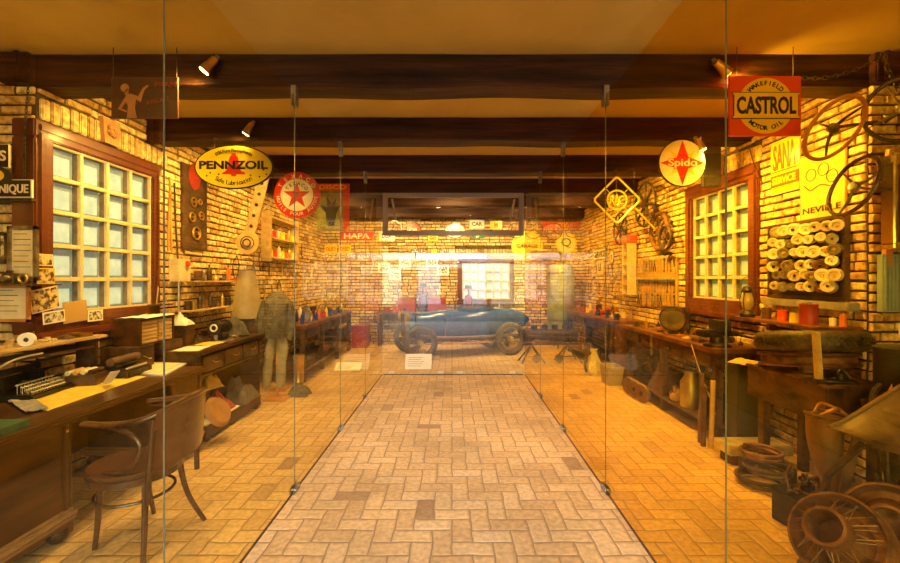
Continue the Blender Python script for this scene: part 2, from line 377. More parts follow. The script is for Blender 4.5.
def arc_text(mb, txt, rad, size, a0, a1, y=0.0, depth=0.004, bold=0.01, inward=False, rx=1.0, M=None):
    # letters spread from angle a0 to a1 (degrees, 90 = top); inward: bottom arcs read left to right
    n = len(txt)
    for i, ch in enumerate(txt):
        if ch == ' ': continue
        a = R(a0 + (a1 - a0) * (i / max(n - 1, 1)))
        p = (rad * rx * math.cos(a), 0, rad * math.sin(a))
        tn = math.atan2(rad * math.cos(a), -rad * rx * math.sin(a))
        rot = tn + (0 if inward else PI)
        T = Matrix.Translation(p) @ Matrix.Rotation(-rot, 4, 'Y') @ Matrix.Translation((0, 0, -size * 0.35))
        glyphs(mb, ch, size, depth, bold, (M @ T) if M is not None else T, y=y)
def disc(mb, r, y0, y1, n=48, rx=1.0, c=(0, 0)):
    mb.prism([(c[0] + r * rx * math.cos(2 * PI * k / n), c[1] + r * math.sin(2 * PI * k / n)) for k in range(n)], y1 - y0, mtx(rot=(R(90), 0, 0)) , z0=-y1)
def star(mb, r, ri, pts, y0, y1, c=(0, 0), a0=90):
    o = []
    for k in range(pts * 2):
        a = R(a0) + PI * k / pts; q = r if k % 2 == 0 else ri; o.append((c[0] + q * math.cos(a), c[1] + q * math.sin(a)))
    mb.prism(o, y1 - y0, mtx(rot=(R(90), 0, 0)), z0=-y1)
def plate(mb, x0, x1, z0, z1, y0, y1, bev=0): mb.box((x0, y0, z0), (x1, y1, z1), bev=bev)
# ------------------------------------------------------------------ the room
XW, YB, ZC = 3.08, 10.15, 3.21          # side walls, back wall, ceiling
NY = 3.15                                # where the side walls step out towards the camera
XN = 3.75                                # side walls of the wider front bay

mb = MB(); mb.box((-4.2, FRONT_Y, -0.15), (4.2, YB + .3, 0)); struct('floor', mb, M_floor, smooth=False)
mb = MB(); mb.box((-4.2, FRONT_Y - .3, ZC), (4.2, YB + .3, ZC + .2)); struct('ceiling', mb, M_plaster, smooth=False)
mb = MB(); mb.box((-14, -16, -0.2), (14, FRONT_Y, -0.03)); struct('trim_9', mb, M_pavement, smooth=False)

def bricks(mb, o, u, v, n, ul, vl, holes=(), L=0.225, H=0.0735, prot=0.024, seed=1, gap=0.017, skip=None):
    rg = random.Random(seed); o, u, v, n = Vector(o), Vector(u), Vector(v), Vector(n)
    rows = int(vl / H)
    for r in range(rows):
        v0, v1 = r * H, (r + 1) * H; x = -L * (0.5 if r % 2 else 0) - rg.random() * .03
        while x < ul:
            ln = L * rg.choice((1, 1, 1, 1, .52)) * rg.uniform(.93, 1.06); a, b = max(x, 0), min(x + ln, ul); x += ln
            segs = [(a, b)]
            for (h0, h1, g0, g1) in holes:
                if v1 > g0 + .004 and v0 < g1 - .004:
                    ns = []
                    for (p, q) in segs:
                        if q <= h0 or p >= h1: ns.append((p, q)); continue
                        if p < h0: ns.append((p, h0))
                        if q > h1: ns.append((h1, q))
                    segs = ns
            for (p, q) in segs:
                if q - p < .03: continue
                j = lambda s=.0035: rg.uniform(-s, s)
                g = gap / 2; d = prot * rg.uniform(.6, 1.25); ins = .006
                base = [(p + g, v0 + g), (q - g, v0 + g), (q - g, v1 - g), (p + g, v1 - g)]
                vs = []
                bj = [(j(), j(.004)) for _ in base]
                for (a_, b_), (e, f) in zip(base, bj): vs.append(o + u * (a_ + e) + v * (b_ + f) - n * .004)
                for (a_, b_), (e, f) in zip(base, bj): vs.append(o + u * (a_ + e) + v * (b_ + f) + n * (d * .6))
                cx, cy_ = (p + q) / 2, (v0 + v1) / 2
                for (a_, b_), (e, f) in zip(base, bj):
                    vs.append(o + u * (a_ + e + (ins if a_ < cx else -ins)) + v * (b_ + f + (ins if b_ < cy_ else -ins)) + n * (d + j(.002)))
                fs = []
                for k in (0, 4):
                    for i in range(4): fs.append((k + i, k + (i + 1) % 4, k + 4 + (i + 1) % 4, k + 4 + i))
                fs.append((8, 9, 10, 11))
                mb.cur = 1; mb.add(vs, fs); mb.cur = 0
def wall_with_holes(mb, x0, x1, y0, y1, z1, holes):
    # box wall along y with rectangular openings (y0,y1,z0,z1)
    ys = sorted({y0, y1, *[h[0] for h in holes], *[h[1] for h in holes]})
    for a, b in zip(ys, ys[1:]):
        hs = [h for h in holes if h[0] <= a and h[1] >= b]
        if hs: mb.box((x0, a, 0), (x1, b, hs[0][2])); mb.box((x0, a, hs[0][3]), (x1, b, z1))
        else: mb.box((x0, a, 0), (x1, b, z1))

WL = (3.10, 4.44, 1.15, 2.74)            # left window opening y0 y1 z0 z1
WR = (4.23, 5.56, 1.17, 2.73)            # right window opening
for side, W in ((-1, WL), (1, WR)):
    mb = MB(); s = side
    y0h = max(W[0], NY)
    wall_with_holes(mb, s * XW, s * (XW + .25), NY, YB + .3, ZC, [(y0h, W[1], W[2], W[3])])
    az = W[3]                            # a soldier course sits on the window head
    bricks(mb, (s * XW, NY, 0), (0, 1, 0), (0, 0, 1), (-s, 0, 0), YB - NY, ZC, holes=[(W[0] - NY, W[1] - NY, W[2], W[3]), (W[0] - NY - .02, W[1] - NY + .06, az, az + .2)], seed=3 + s)
    rg = random.Random(5); y = W[0] - .02; n_s = 0
    while y < W[1] + .05:
        ww = .078 * rg.uniform(.9, 1.1)
        if abs((y + ww / 2) - (W[0] + W[1]) / 2) > .09:
            y_ = max(y, NY - .0)
            if y + ww > NY + .03:
                lift = .03 * math.sin(PI * (y - W[0]) / (W[1] - W[0]))
                mb.cur = 1; mb.box((s * (XW + .004), y_ + .006, az + .012), (s * (XW - .024 - rg.random() * .006), y + ww - .006, az + .165 + lift), bev=.008); mb.cur = 0
        y += ww
    # the stepped-out front bay: a pier face towards the camera and the bay's own side wall
    mb.box((s * (XW + .25), NY, 0), (s * (XN + .3), NY + .25, ZC))
    bricks(mb, (s * XW if s > 0 else -XN, NY, 0), (1, 0, 0), (0, 0, 1), (0, -1, 0), XN - XW, ZC, seed=11 + s, H=.073)
    mb.box((s * XN, FRONT_Y, 0), (s * (XN + .3), NY, ZC))
    bricks(mb, (s * XN, FRONT_Y, 0), (0, 1, 0), (0, 0, 1), (-s, 0, 0), NY - FRONT_Y, ZC, seed=15 + s)
    struct('wall_left' if s < 0 else 'wall_right', mb, [M_mortar, M_brick], smooth=False)
    # keystone
    ym = (W[0] + W[1]) / 2
    mb = MB(); mb.prism([(-.075, 0), (.075, 0), (.095, .22), (-.095, .22)], .06, mtx((s * (XW - .035), ym, az + .01), (R(90), 0, R(90) if s > 0 else R(90))) , z0=-.03)
    for i in range(5): mb.sphere((s * (XW - .075), ym + .035 * math.cos(i * 1.26), az + .13 + .035 * math.sin(i * 1.26)), .03, n=8, m=6)
    mb.sphere((s * (XW - .085), ym, az + .13), .035, n=8, m=6)
    struct('trim_1' if s < 0 else 'trim_2', mb, M_terracotta)

BWX = (0.14, 1.47, 1.0, 2.10)            # back wall window
mb = MB()
mb.box((-XW - .3, YB, 0), (BWX[0], YB + .3, ZC)); mb.box((BWX[1], YB, 0), (XW + .3, YB + .3, ZC))
mb.box((BWX[0], YB, 0), (BWX[1], YB + .3, BWX[2])); mb.box((BWX[0], YB, BWX[3]), (BWX[1], YB + .3, ZC))
bricks(mb, (-XW, YB, 0), (1, 0, 0), (0, 0, 1), (0, -1, 0), 2 * XW, ZC, holes=[(BWX[0] + XW, BWX[1] + XW, BWX[2], BWX[3]), (BWX[0] + XW - .05, BWX[1] + XW + .05, BWX[3], BWX[3] + .2)], seed=31)
for k in range(19):
    x = BWX[0] - .04 + k * .0745
    mb.cur = 1; mb.box((x, YB + .004, BWX[3] + .012), (x + .062, YB - .022, BWX[3] + .17), bev=.007); mb.cur = 0
struct('wall_back', mb, [M_mortar, M_brick], smooth=False)
# shop front behind the camera: piers and lintel round a wide opening to the street
mb = MB()
mb.box((-4.2, FRONT_Y - .25, 0), (-2.7, FRONT_Y, ZC)); mb.box((2.7, FRONT_Y - .25, 0), (4.2, FRONT_Y, ZC)); mb.box((-2.7, FRONT_Y - .25, 2.52), (2.7, FRONT_Y, ZC))
bricks(mb, (-XN, FRONT_Y, 0), (1, 0, 0), (0, 0, 1), (0, 1, 0), 2 * XN, ZC, holes=[(XN - 2.7, XN + 2.7, 0, 2.55)], seed=41)
struct('wall_front', mb, [M_mortar, M_brick], smooth=False)

# ---- windows of glass block: wooden frame, cream grid, deep block sides, lit panes
def block_window(name, y0, y1, z0, z1, gy0, gy1, gz0, gz1, s, cols=4, rows=5, deep=.055):
    # built in a local frame: u along the wall, n into the room; s=-1 left wall, s=1 right wall, s=0 back wall
    def T(u, z, n):
        if s == 0: return (u, YB - n, z)
        return (s * (XW - n), u, z)
    def bx(mb, u0, u1, za, zb, n0, n1, bev=0.0):
        a = T(u0, za, n0); b = T(u1, zb, n1); mb.box(a, b, bev=bev)
    f = MB()
    bx(f, y0, y1, gz1, z1, -.14, .035, .01); bx(f, y0, y1, z0, gz0, -.14, .035, .01)
    bx(f, y0, gy0, gz0, gz1, -.14, .035, .01); bx(f, gy1, y1, gz0, gz1, -.14, .035, .01)
    bx(f, y0 + .03, y1 - .03, gz1 + .05, z1 - .03, .03, .05, .008)
    bx(f, y0 + .03, gy0 - .045, gz0, gz1 + .04, .03, .05, .008); bx(f, gy1 + .045, y1 - .03, gz0, gz1 + .04, .03, .05, .008)
    bx(f, y0 - .02, y1 + .02, z0 - .05, z0 + .01, 0, .09, .01)
    fr = struct(name, f, M_redwood)
    du, dz = (gy1 - gy0) / cols, (gz1 - gz0) / rows
    g = MB(); t = .017
    for i in range(cols + 1): bx(g, gy0 + i * du - t, gy0 + i * du + t, gz0 - t, gz1 + t, -.02, .012, .004)
    for j in range(rows + 1): bx(g, gy0, gy1, gz0 + j * dz - t, gz0 + j * dz + t, -.02, .009, .004)
    struct('window_grid', g, M_cream, fr)
    p = MB(); sd = MB()
    for i in range(cols):
        for j in range(rows):
            ua, ub, za, zb = gy0 + i * du + .008, gy0 + (i + 1) * du - .008, gz0 + j * dz + .008, gz0 + (j + 1) * dz - .008
            w_ = .013
            for (a, b, c, d) in ((ua, ua + w_, za, zb), (ub - w_, ub, za, zb), (ua, ub, za, za + w_), (ua, ub, zb - w_, zb)): bx(sd, a, b, c, d, -deep, -.012)
            bx(p, ua + w_, ub - w_, za + w_, zb - w_, -deep - .01, -deep + .006, .004)
    q = MB()
    for i in range(cols):
        for j in range(rows):
            uc, zc = gy0 + (i + .5) * du, gz0 + (j + .5) * dz - .02; bx(q, uc - du * .31, uc + du * .31, zc - dz * .30, zc + dz * .30, -deep - .005, -deep + .009, .003)
    if s != 0: struct('pane_core', q, M_glazed, fr)
    struct('block_side', sd, M_blockside, fr); struct('pane', p, M_glazedback if s == 0 else M_glazedrim, fr)
    return fr
block_window('window_1', WL[0], WL[1], WL[2], WL[3], 3.256, 4.334, 1.295, 2.605, -1)
block_window('window_2', WR[0], WR[1], WR[2], WR[3], 4.385, 5.40, 1.325, 2.575, 1)
block_window('window_3', BWX[0], BWX[1], BWX[2], BWX[3], BWX[0] + .1, BWX[1] - .1, BWX[2] + .08, BWX[3] - .14, 0, 6, 4)

# ---- ceiling beams
def beam(y, z0=2.975, d=.24, xl=XW, xr=XW, seed=0):
    mb = MB(); rg = random.Random(seed); n = 40
    def prof(k):
        a = -xl + (xl + xr) * k / n; o = .006 * noise.noise(Vector((a * 1.3, seed, 0))) * 3
        return a, o
    vs = []; fs = []
    for k in range(n + 1):
        a, o = prof(k); b = .018
        ring_ = [(y + b, z0 + o), (y + d - b, z0 + o), (y + d, z0 + b + o), (y + d, ZC + .01), (y + o * .4, ZC + .01), (y + o * .4, z0 + b + o)]
        vs += [(a, q[0], q[1]) for q in ring_]
    for k in range(n):
        for i in range(6): fs.append((k * 6 + i, k * 6 + (i + 1) % 6, (k + 1) * 6 + (i + 1) % 6, (k + 1) * 6 + i))
    fs += [tuple(range(5, -1, -1)), tuple(n * 6 + i for i in range(6))]
    mb.add(vs, fs)
    o = mb.build('ceiling_beam', M_beam); o['kind'] = 'structure'
    return o
BEAMS = [3.12, 4.34, 5.66, 6.98, 8.30, 9.80]
for i, y in enumerate(BEAMS): beam(y, seed=i)
# wall blocks the near beam rests on
for s in (-1, 1):
    mb = MB(); mb.box((s * (XW - .02), NY - .09, 2.985), (s * (XW + .20), NY + .0, 3.20), bev=.01); mb.box((s * (XW + .03), NY - .11, 3.0), (s * (XW + .07), NY - .08, 3.20), bev=.006)
    struct('trim_3' if s < 0 else 'trim_4', mb, M_beam)
for i, y in enumerate((4.34,)):
    mb = MB(); mb.box((-XW + .0, y - .08, 2.93), (-XW + .14, y - .0, 3.20), bev=.01); mb.box((-XW + .04, y - .10, 2.93), (-XW + .08, y - .07, 3.20), bev=.008)
    struct('trim_5', mb, M_beam)

# ------------------------------------------------------------------ glass walls of the visitors' corridor
GY = [0.46, 1.72, 3.125, 4.385, 5.61, 6.91]
def gx(s, y): return -1.171 + .0048 * y if s < 0 else 1.08 + .0155 * y
GT, GB = 2.90, 0.012
for s in (-1, 1):
    sd = 'left' if s < 0 else 'right'
    for i in range(5):
        a, b = GY[i] + .004, GY[i + 1] - .004
        t = thing('glass_divider', '', 'glass panel', (gx(s, (a + b) / 2), (a + b) / 2, 0), 0, 'glass panels along the corridor')
        pos = ['nearest the camera', 'second from the camera', 'middle of five', 'fourth from the camera', 'farthest one'][i]
        t['label'] = ('yellowish' if s < 0 else 'amber') + f' sheet glass panel of the corridor\'s {sd} side, {pos}'
        m_ = MB(); hl = (b - a) / 2; dx = gx(s, b) - gx(s, a)
        vs = []
        for yy, xx in ((-hl, -dx / 2), (hl, dx / 2)):
            for tt in (-.003, .003): vs += [(xx + tt, yy, GB), (xx + tt, yy, GT)]
        m_.add(vs, [(0, 1, 5, 4), (2, 6, 7, 3), (0, 4, 6, 2), (1, 3, 7, 5), (0, 2, 3, 1), (4, 5, 7, 6)])
        m_.build('pane', M_glassL if s < 0 else M_glassR, t, smooth=False)
        m_ = MB(); m_.box((dx / 2 - .0032, hl - .001, GB), (dx / 2 + .0032, hl + .002, GT)); m_.build('edge_strip', M_seam, t, smooth=False)
    for i in (1, 2, 3, 4):
        y = GY[i]; x = gx(s, y)
        for lvl in (0, 1):
            c = thing('glass_clamp', '', 'clamp', (x, y, 0 if lvl == 0 else 2.976), 0, 'steel clamps holding the glass')
            c['label'] = f'small steel glass clamp {"on the floor" if lvl == 0 else "under a ceiling beam"}, {sd} glass wall, ' + ['joint nearest the camera', 'second joint from the camera', 'third joint from the camera', 'fourth joint from the camera'][i - 1]
            m_ = MB(); q = 1 if lvl == 0 else -1
            if lvl == 0:
                m_.box((-.017, -.06, 0), (-.0065, .06, .05), bev=.004); m_.box((.0065, -.06, 0), (.017, .06, .05), bev=.004); m_.box((-.015, -.058, 0), (.015, .058, .011))
            else:
                m_.box((-.02, -.03, -.15), (-.0065, .03, 0), bev=.004); m_.box((.0065, -.03, -.15), (.02, .03, 0), bev=.004); m_.box((-.018, -.028, -.06), (.018, .028, 0))
            m_.build('plate', M_steel, c)
            for yy in (-.035, .035) if lvl == 0 else (0,):
                m_ = MB(); zz = .027 if lvl == 0 else -.11
                m_.cyl((-.022, yy, zz), (.022, yy, zz), .009, n=10)
                m_.build('bolt', M_chrome, c)
# end screen with its grey transom frame
t = thing('glass_screen', 'clear sheet glass screen closing the far end of the corridor in front of the car', 'glass panel', (0.02, 6.92, 0))
for (a, b) in ((-1.15, -.022), (-.018, 1.15)):
    m_ = MB(); m_.box((a, -.005, GB), (b, .005, 2.26)); m_.build('pane', M_glassB, t, smooth=False)
m_ = MB(); m_.box((-.0218, -.005, GB), (-.0182, .005, 2.26)); m_.build('edge_strip', M_seam, t, smooth=False)
t = thing('transom_frame', 'grey metal transom frame above the far glass screen', 'window frame', (0.02, 6.9, 0))
m_ = MB(); A, B_, z0, z1, q = -1.145, 1.145, 2.265, 2.955, .075
for (a, b, c, d) in ((A, B_, z1 - q, z1), (A, B_, z0, z0 + q), (A, A + q * 1.1, z0 + q, z1 - q), (B_ - q * 1.1, B_, z0 + q, z1 - q)): m_.box((a, -.03, c), (b, .03, d), bev=.006)
m_.build('frame', M_greyframe, t)
for s in (-1, 1):
    m_ = MB(); m_.tube([(s * 1.0, .04, z1 - .09), (s * .93, .10, z0 + .2)], .018, sub=1); m_.build('stay', M_cream, t)
m_ = MB(); m_.box((-1.1, -.004, z0 + .07), (1.1, .004, z1 - .07)); m_.build('pane', M_glassB, t, smooth=False)

# ------------------------------------------------------------------ lamps: spotlights seen on the beams, plus hidden ones added for fill
WARM = (1.0, 0.66, 0.22)
def spot(loc, aim, power, label, size=150, col=None, seen=True):
    col = col or WARM; sg = 1
    for y_ in BEAMS:
        if abs(loc[1] - (y_ + .31)) < .02: sg = -1
    loc = Vector(loc); aim = Vector(aim); d = (aim - loc).normalized()
    t = thing('spotlight', label, 'spotlight', loc, 0, 'spotlights on the beams')
    b = MB(); q = d * .05
    b.cyl(-d * .075, d * .05, .026, .040, n=18); b.build('lamp_shade', M_brass, t)
    b = MB(); b.cyl(-d * .055, (-d * .055) + Vector((0, .0, .0)) + Vector((0, .055 * sg, .045)), .008, n=8); q_ = d * .055; b.cyl(Vector((0, .04 * sg, .045)) - q_, Vector((0, (.0621 * sg + q_.y), .045)) - q_, .02, n=12); 
    if loc.z < 2.98: b.cyl((0, 0, .02), (0, 0, 2.99 - loc.z), .008, n=8)
    if loc.y < 1.0: b.cyl((0, 0, .0), (0, 0, 3.215 - loc.z), .008, n=8)
    b.build('bracket', M_steel, t)
    b = MB(); b.cyl(d * .051, d * .0525, .034, n=18); b.build('lens', M_lens, t)
    L = bpy.data.lights.new('spot', 'SPOT'); L.energy = power; L.color = col; L.spot_size = R(size); L.spot_blend = 0.9; L.shadow_soft_size = 0.05
    o = bpy.data.objects.new('bulb', L); COL.objects.link(o); o.parent = t; o.location = d * .07; o.rotation_euler = d.to_track_quat('-Z', 'Y').to_euler()
    return t
LP = 1.5
lampspec = [
 ((-2.3, 0.7, 3.12), (-2.9, 2.9, 1.6), 38, 'added unseen fill spotlight over the front bay by the walnut desk'),  # this pair is out of view, added to brighten the front bay
 ((2.2, 0.7, 3.12), (3.0, 3.3, 2.4), 22, 'added unseen fill spotlight over the front bay by the rusty hubs'),
 ((0.0, 0.3, 3.12), (0.0, 2.2, 0), 85, 'added unseen fill spotlight over the near end of the corridor', 130, (1, .84, .6)),  # corridor spots, unseen, added to warm and brighten the floor
 ((0.45, 3.430, 3.15), (0.3, 2.9, 0), 95, 'added hidden fill spotlight behind the near beam over the corridor', 110, (1, .84, .62)),
 ((-0.3, 4.650, 3.15), (-0.1, 4.9, 0), 75, 'added hidden fill spotlight behind the second beam over the corridor', 110, (1, .82, .58)),
 ((0.2, 5.970, 3.15), (0.1, 6.4, 0), 50, 'added hidden fill spotlight behind the third beam over the corridor', 110, (1, .8, .5)),
 ((-1.75, 3.055, 3.09), (-3.0, 2.6, 1.3), 55, 'small brass spotlight on the near beam right of the hanging dark poster'),
 ((-2.05, 4.275, 3.06), (-3.0, 4.2, 1.5), 60, 'small spotlight behind the yellow oval sign, left end of second beam'),
 ((-2.05, 3.430, 3.15), (-3.05, 3.6, 1.5), 60, 'added hidden fill spotlight behind the near beam, left side'),  # from here hidden behind the beams, added as fill on the left
 ((-2.10, 4.650, 3.15), (-3.05, 5.1, 1.3), 75, 'added hidden fill spotlight behind the second beam, left side'),
 ((-2.10, 5.970, 3.15), (-3.05, 6.4, 1.3), 85, 'added hidden fill spotlight behind the third beam, left side'),
 ((-1.9, 7.290, 3.15), (-2.8, 8.6, 1.4), 110, 'added hidden fill spotlight behind the fourth beam, left side'),
 ((-1.3, 8.610, 3.15), (-1.8, 10.0, 1.5), 120, 'added hidden fill spotlight behind the fifth beam, left side'),
 ((2.05, 3.430, 3.15), (3.05, 3.7, 1.5), 95, 'added hidden fill spotlight behind the near beam, right side'),  # hidden behind the beam, added as fill for the right wall
 ((1.95, 3.055, 3.07), (3.05, 3.25, 2.3), 60, 'small spotlight on the near beam behind the square red sign'),
 ((2.50, 4.275, 2.90), (3.0, 4.0, 1.6), 80, 'glowing spotlight beside the round sign with the star'),
 ((2.10, 4.650, 3.15), (3.05, 5.2, 1.3), 110, 'added hidden fill spotlight behind the second beam, right side'),  # added fill, hidden behind the beam
 ((2.22, 5.74, 2.62), (3.05, 5.6, 1.5), 70, 'glowing spotlight just above the yellow diamond sign'),
 ((2.10, 5.970, 3.15), (3.05, 6.4, 1.3), 110, 'added hidden fill spotlight behind the third beam, right side'),  # these right-hand ones too are hidden and added as fill
 ((1.9, 7.290, 3.15), (2.9, 8.4, 1.4), 130, 'added hidden fill spotlight behind the fourth beam, right side'),
 ((1.5, 8.610, 3.15), (2.0, 10.0, 1.5), 130, 'added hidden fill spotlight behind the fifth beam, right side'),
 ((0.1, 8.610, 3.15), (0.1, 10.0, 1.6), 110, 'added hidden fill spotlight behind the fifth beam above the car'),  # hidden fill added to lift the back wall
 ((0.0, 7.290, 3.15), (0.0, 8.6, 2.0), 130, 'small spotlight behind the fourth beam above the car'),
]
for a in lampspec: spot(*a[:2], a[2] * LP, a[3], *a[4:])

# slim steel posts of the open shop front behind the camera, and thin base channels under the glass
mb = MB()
for x in (-2.68, -1.35, 1.35, 2.68): mb.box((x - .03, FRONT_Y - .2, 0), (x + .03, FRONT_Y - .12, 2.52))
mb.box((-2.7, FRONT_Y - .2, 2.12), (2.7, FRONT_Y - .12, 2.18)); struct('door_1', mb, M_greyframe, smooth=False)
for s in (-1, 1):
    mb = MB(); a, b = GY[0], GY[-1]; vs = []
    for yy in (a, b):
        for tt in (-.0045, .0045): vs += [(gx(s, yy) + tt, yy, 0), (gx(s, yy) + tt, yy, .0118)]
    mb.add(vs, [(0, 1, 5, 4), (2, 6, 7, 3), (0, 4, 6, 2), (1, 3, 7, 5), (0, 2, 3, 1), (4, 5, 7, 6)]); struct('trim_6' if s < 0 else 'trim_7', mb, M_oldwood, smooth=False)
mb = MB(); mb.box((-1.12, 6.914, 0), (1.16, 6.926, .0118)); struct('trim_8', mb, M_iron, smooth=False)

# the pale building across the street, seen in the far glass
t = thing('street_building', 'pale plastered building across the street mirrored in the far glass screen', 'building', (0, -13.0, -.03))
m_ = MB(); m_.box((-13, -3, 0), (13, 0, 2.75)); m_.box((-13.1, -3, 2.75), (13.1, .15, 2.85)); m_.build('facade', mat('pale_render', (.72, .72, .7), .9, col2=(.8, .8, .78), scale=1), t)
for k in range(9):
    x = -10.6 + k * 2.65
    for z in (.8,):
        if k % 3 == 1 and z < 2: m_ = MB(); m_.box((x - .7, 0, 0), (x + .7, .06, 2.3), bev=.01); m_.build('door', M_redwood, t); continue
        m_ = MB(); m_.box((x - .65, 0, z), (x + .65, .07, z + 1.5), bev=.01); fr = m_.build('window_frame', M_white, t)
        m_ = MB(); m_.box((x - .55, .065, z + .1), (x - .03, .08, z + 1.4)); m_.box((x + .03, .065, z + .1), (x + .55, .08, z + 1.4)); m_.build('pane', M_blue, fr)
# ------------------------------------------------------------------ hanging signs
def hang_chain(t, pts, back=.10):
    for (x, z0, z1) in pts:
        m_ = MB(); m_.tube([(x, 0, z0), (x, 0, z1)] + ([(x, back, z1 + .012)] if back else []), .003, n=6, sub=1); m_.build('hanger_wire', M_iron, t)
def sign_pos(px, py, Y): return at(px, py, Y)
# yellow oval oil sign
p = at(234, 167, 4.27); t = thing('enamel_sign', 'yellow oval enamel sign with bold black lettering over a red bell', 'sign', p, 0)
a, b = .395, .222
m_ = MB(); disc(m_, b, -.002, .012, 64, a / b); m_.build('rim', M_black, t)
m_ = MB(); disc(m_, b - .013, -.006, 0, 64, (a - .013) / (b - .013)); m_.build('panel', M_ywl, t)
m_ = MB()
bell = [(-.022, .135), (.022, .135), (.022, .115), (.04, .1), (.05, .06), (.055, .0), (.075, -.04), (.115, -.06), (.115, -.075), (.03, -.075), (.018, -.095), (-.018, -.095), (-.03, -.075), (-.115, -.075), (-.115, -.06), (-.075, -.04), (-.055, 0), (-.05, .06), (-.04, .1), (-.022, .115)]
m_.prism([(x, z) for x, z in bell], .003, mtx(rot=(R(90), 0, 0)), z0=.005); m_.build('bell_emblem', M_red, t)
m_ = MB(); glyphs(m_, 'PENNZOIL', fitw=.69, fith=.085, bold=.035, y=-.011, depth=.004, M=Matrix.Translation((0, 0, .018))); m_.build('lettering', M_black, t); m_ = MB()
arc_text(m_, '100% Pure Pennsylvania', .168, .05, 132, 48, y=-.008, bold=.004, rx=1.6)
m_.build('small_lettering', M_black, t); m_ = MB(); arc_text(m_, 'Safe Lubrication', .160, .064, 226, 314, y=-.008, bold=.006, inward=True, rx=1.5)
m_.build('small_lettering', M_black, t); m_ = MB()
for (x, z) in ((-.27, -.09), (-.235, -.06), (-.15, -.075), (.26, -.10), (.3, -.03), (.33, -.075), (.17, -.085)): m_.box((x - .008, -.009, z - .008), (x + .008, -.006, z + .008), bev=.003)
m_.build('enamel_chips', M_black, t)['kind'] = 'stuff'; hang_chain(t, [(-.2, .19, p.z * 0 + (2.98 - p.z)), (.2, .19, 2.98 - p.z)])

# round red and white star sign
p = at(297, 195, 5.60); t = thing('enamel_sign', 'round red-rimmed enamel sign with a five-pointed red star on cream', 'sign', p, 0)
r_ = .305
m_ = MB(); disc(m_, r_, -.002, .014); m_.build('rim', M_red, t)
m_ = MB(); disc(m_, r_ * .70, -.006, 0); m_.build('panel', M_whe, t)
m_ = MB(); star(m_, r_ * .60, r_ * .235, 5, -.010, -.005, c=(0, -.01)); m_.build('star', M_red, t)
m_ = MB(); arc_text(m_, 'TEXACO', .25, .072, 150, 30, y=-.006, bold=.012); m_.build('rim_lettering', M_whe, t); m_ = MB(); arc_text(m_, 'HUILE POUR AUTOS', .25, .062, 188, 352, y=-.006, bold=.01, inward=True); m_.build('rim_lettering', M_whe, t)
m_ = MB(); arc_text(m_, 'TEXACO', .15, .06, 145, 35, y=-.013, bold=.015); m_.build('lettering', M_black, t)
m_ = MB(); glyphs(m_, 'T', fitw=.05, fith=.07, bold=.03, y=-.013, M=Matrix.Translation((0, 0, .0))); m_.build('letter_emblem', M_green, t)
hang_chain(t, [(-.12, .27, 2.98 - p.z), (.12, .27, 2.98 - p.z)])

# square red and yellow oil sign
p = at(765, 106, 3.02); hw, hh = .256, .213
t = thing('enamel_sign', 'rectangular orange-red enamel sign with a yellow disc and banner', 'sign', p, 0)
m_ = MB(); m_.box((-hw, -.004, -hh), (hw, .014, hh), bev=.004); m_.build('panel', M_orred, t)
m_ = MB(); disc(m_, hh * .93, -.007, -.003); m_.build('disc', M_ywl, t)
bo = [(-hw * .96, .095), (-hw * .90, .075), (-hw * .90, -.075), (-hw * .96, -.095), (hw * .96, -.095), (hw * .90, -.075), (hw * .90, .075), (hw * .96, .095)]
m_ = MB(); m_.prism(bo, .003, mtx(rot=(R(90), 0, 0)), z0=.007); m_.build('banner_outline', M_black, t)
m_ = MB(); m_.prism([(x * .975, z * .94) for x, z in bo], .003, mtx(rot=(R(90), 0, 0)), z0=.0095); m_.build('banner', M_ywl, t)
m_ = MB(); glyphs(m_, 'CASTROL', fitw=.42, fith=.125, bold=.03, y=-.014, M=Matrix.Translation((0, 0, 0)))
m_.build('lettering', M_black, t); m_ = MB(); arc_text(m_, 'WAKEFIELD', .160, .044, 133, 47, y=-.009, bold=.012); m_.build('small_lettering', M_black, t); m_ = MB(); arc_text(m_, 'MOTOR OIL', .158, .044, 229, 311, y=-.009, bold=.012, inward=True); m_.build('lettering', M_black, t)
hang_chain(t, [(-.2, hh - .01, 3.212 - p.z), (.2, hh - .01, 3.212 - p.z)], 0)

# round cream sign with four pointed star
p = at(682, 163, 4.27); r_ = .238
t = thing('enamel_sign', 'round cream enamel sign with a four-pointed red star and white script', 'sign', p, 0)
m_ = MB(); disc(m_, r_, -.002, .014); m_.build('rim', M_black, t)
m_ = MB(); disc(m_, r_ * .96, -.006, 0); m_.build('panel', M_whe, t)
m_ = MB(); star(m_, r_ * .74, r_ * .28, 4, -.009, -.005, a0=45); m_.build('back_star', M_ywl, t)
m_ = MB(); star(m_, r_ * .93, r_ * .34, 4, -.012, -.008); m_.build('star', M_red, t)
m_ = MB(); glyphs(m_, 'Spido', fitw=.302, fith=.112, bold=.05, y=-.0125, depth=.002, M=Matrix.Translation((0, 0, -.008))); m_.build('letter_outline', M_red, t)
m_ = MB(); glyphs(m_, 'Spido', fitw=.29, fith=.10, bold=.02, y=-.015, M=Matrix.Translation((0, 0, -.008))); m_.build('lettering', M_whe, t)
hang_chain(t, [(-.1, .2, 2.98 - p.z), (.1, .2, 2.98 - p.z)])
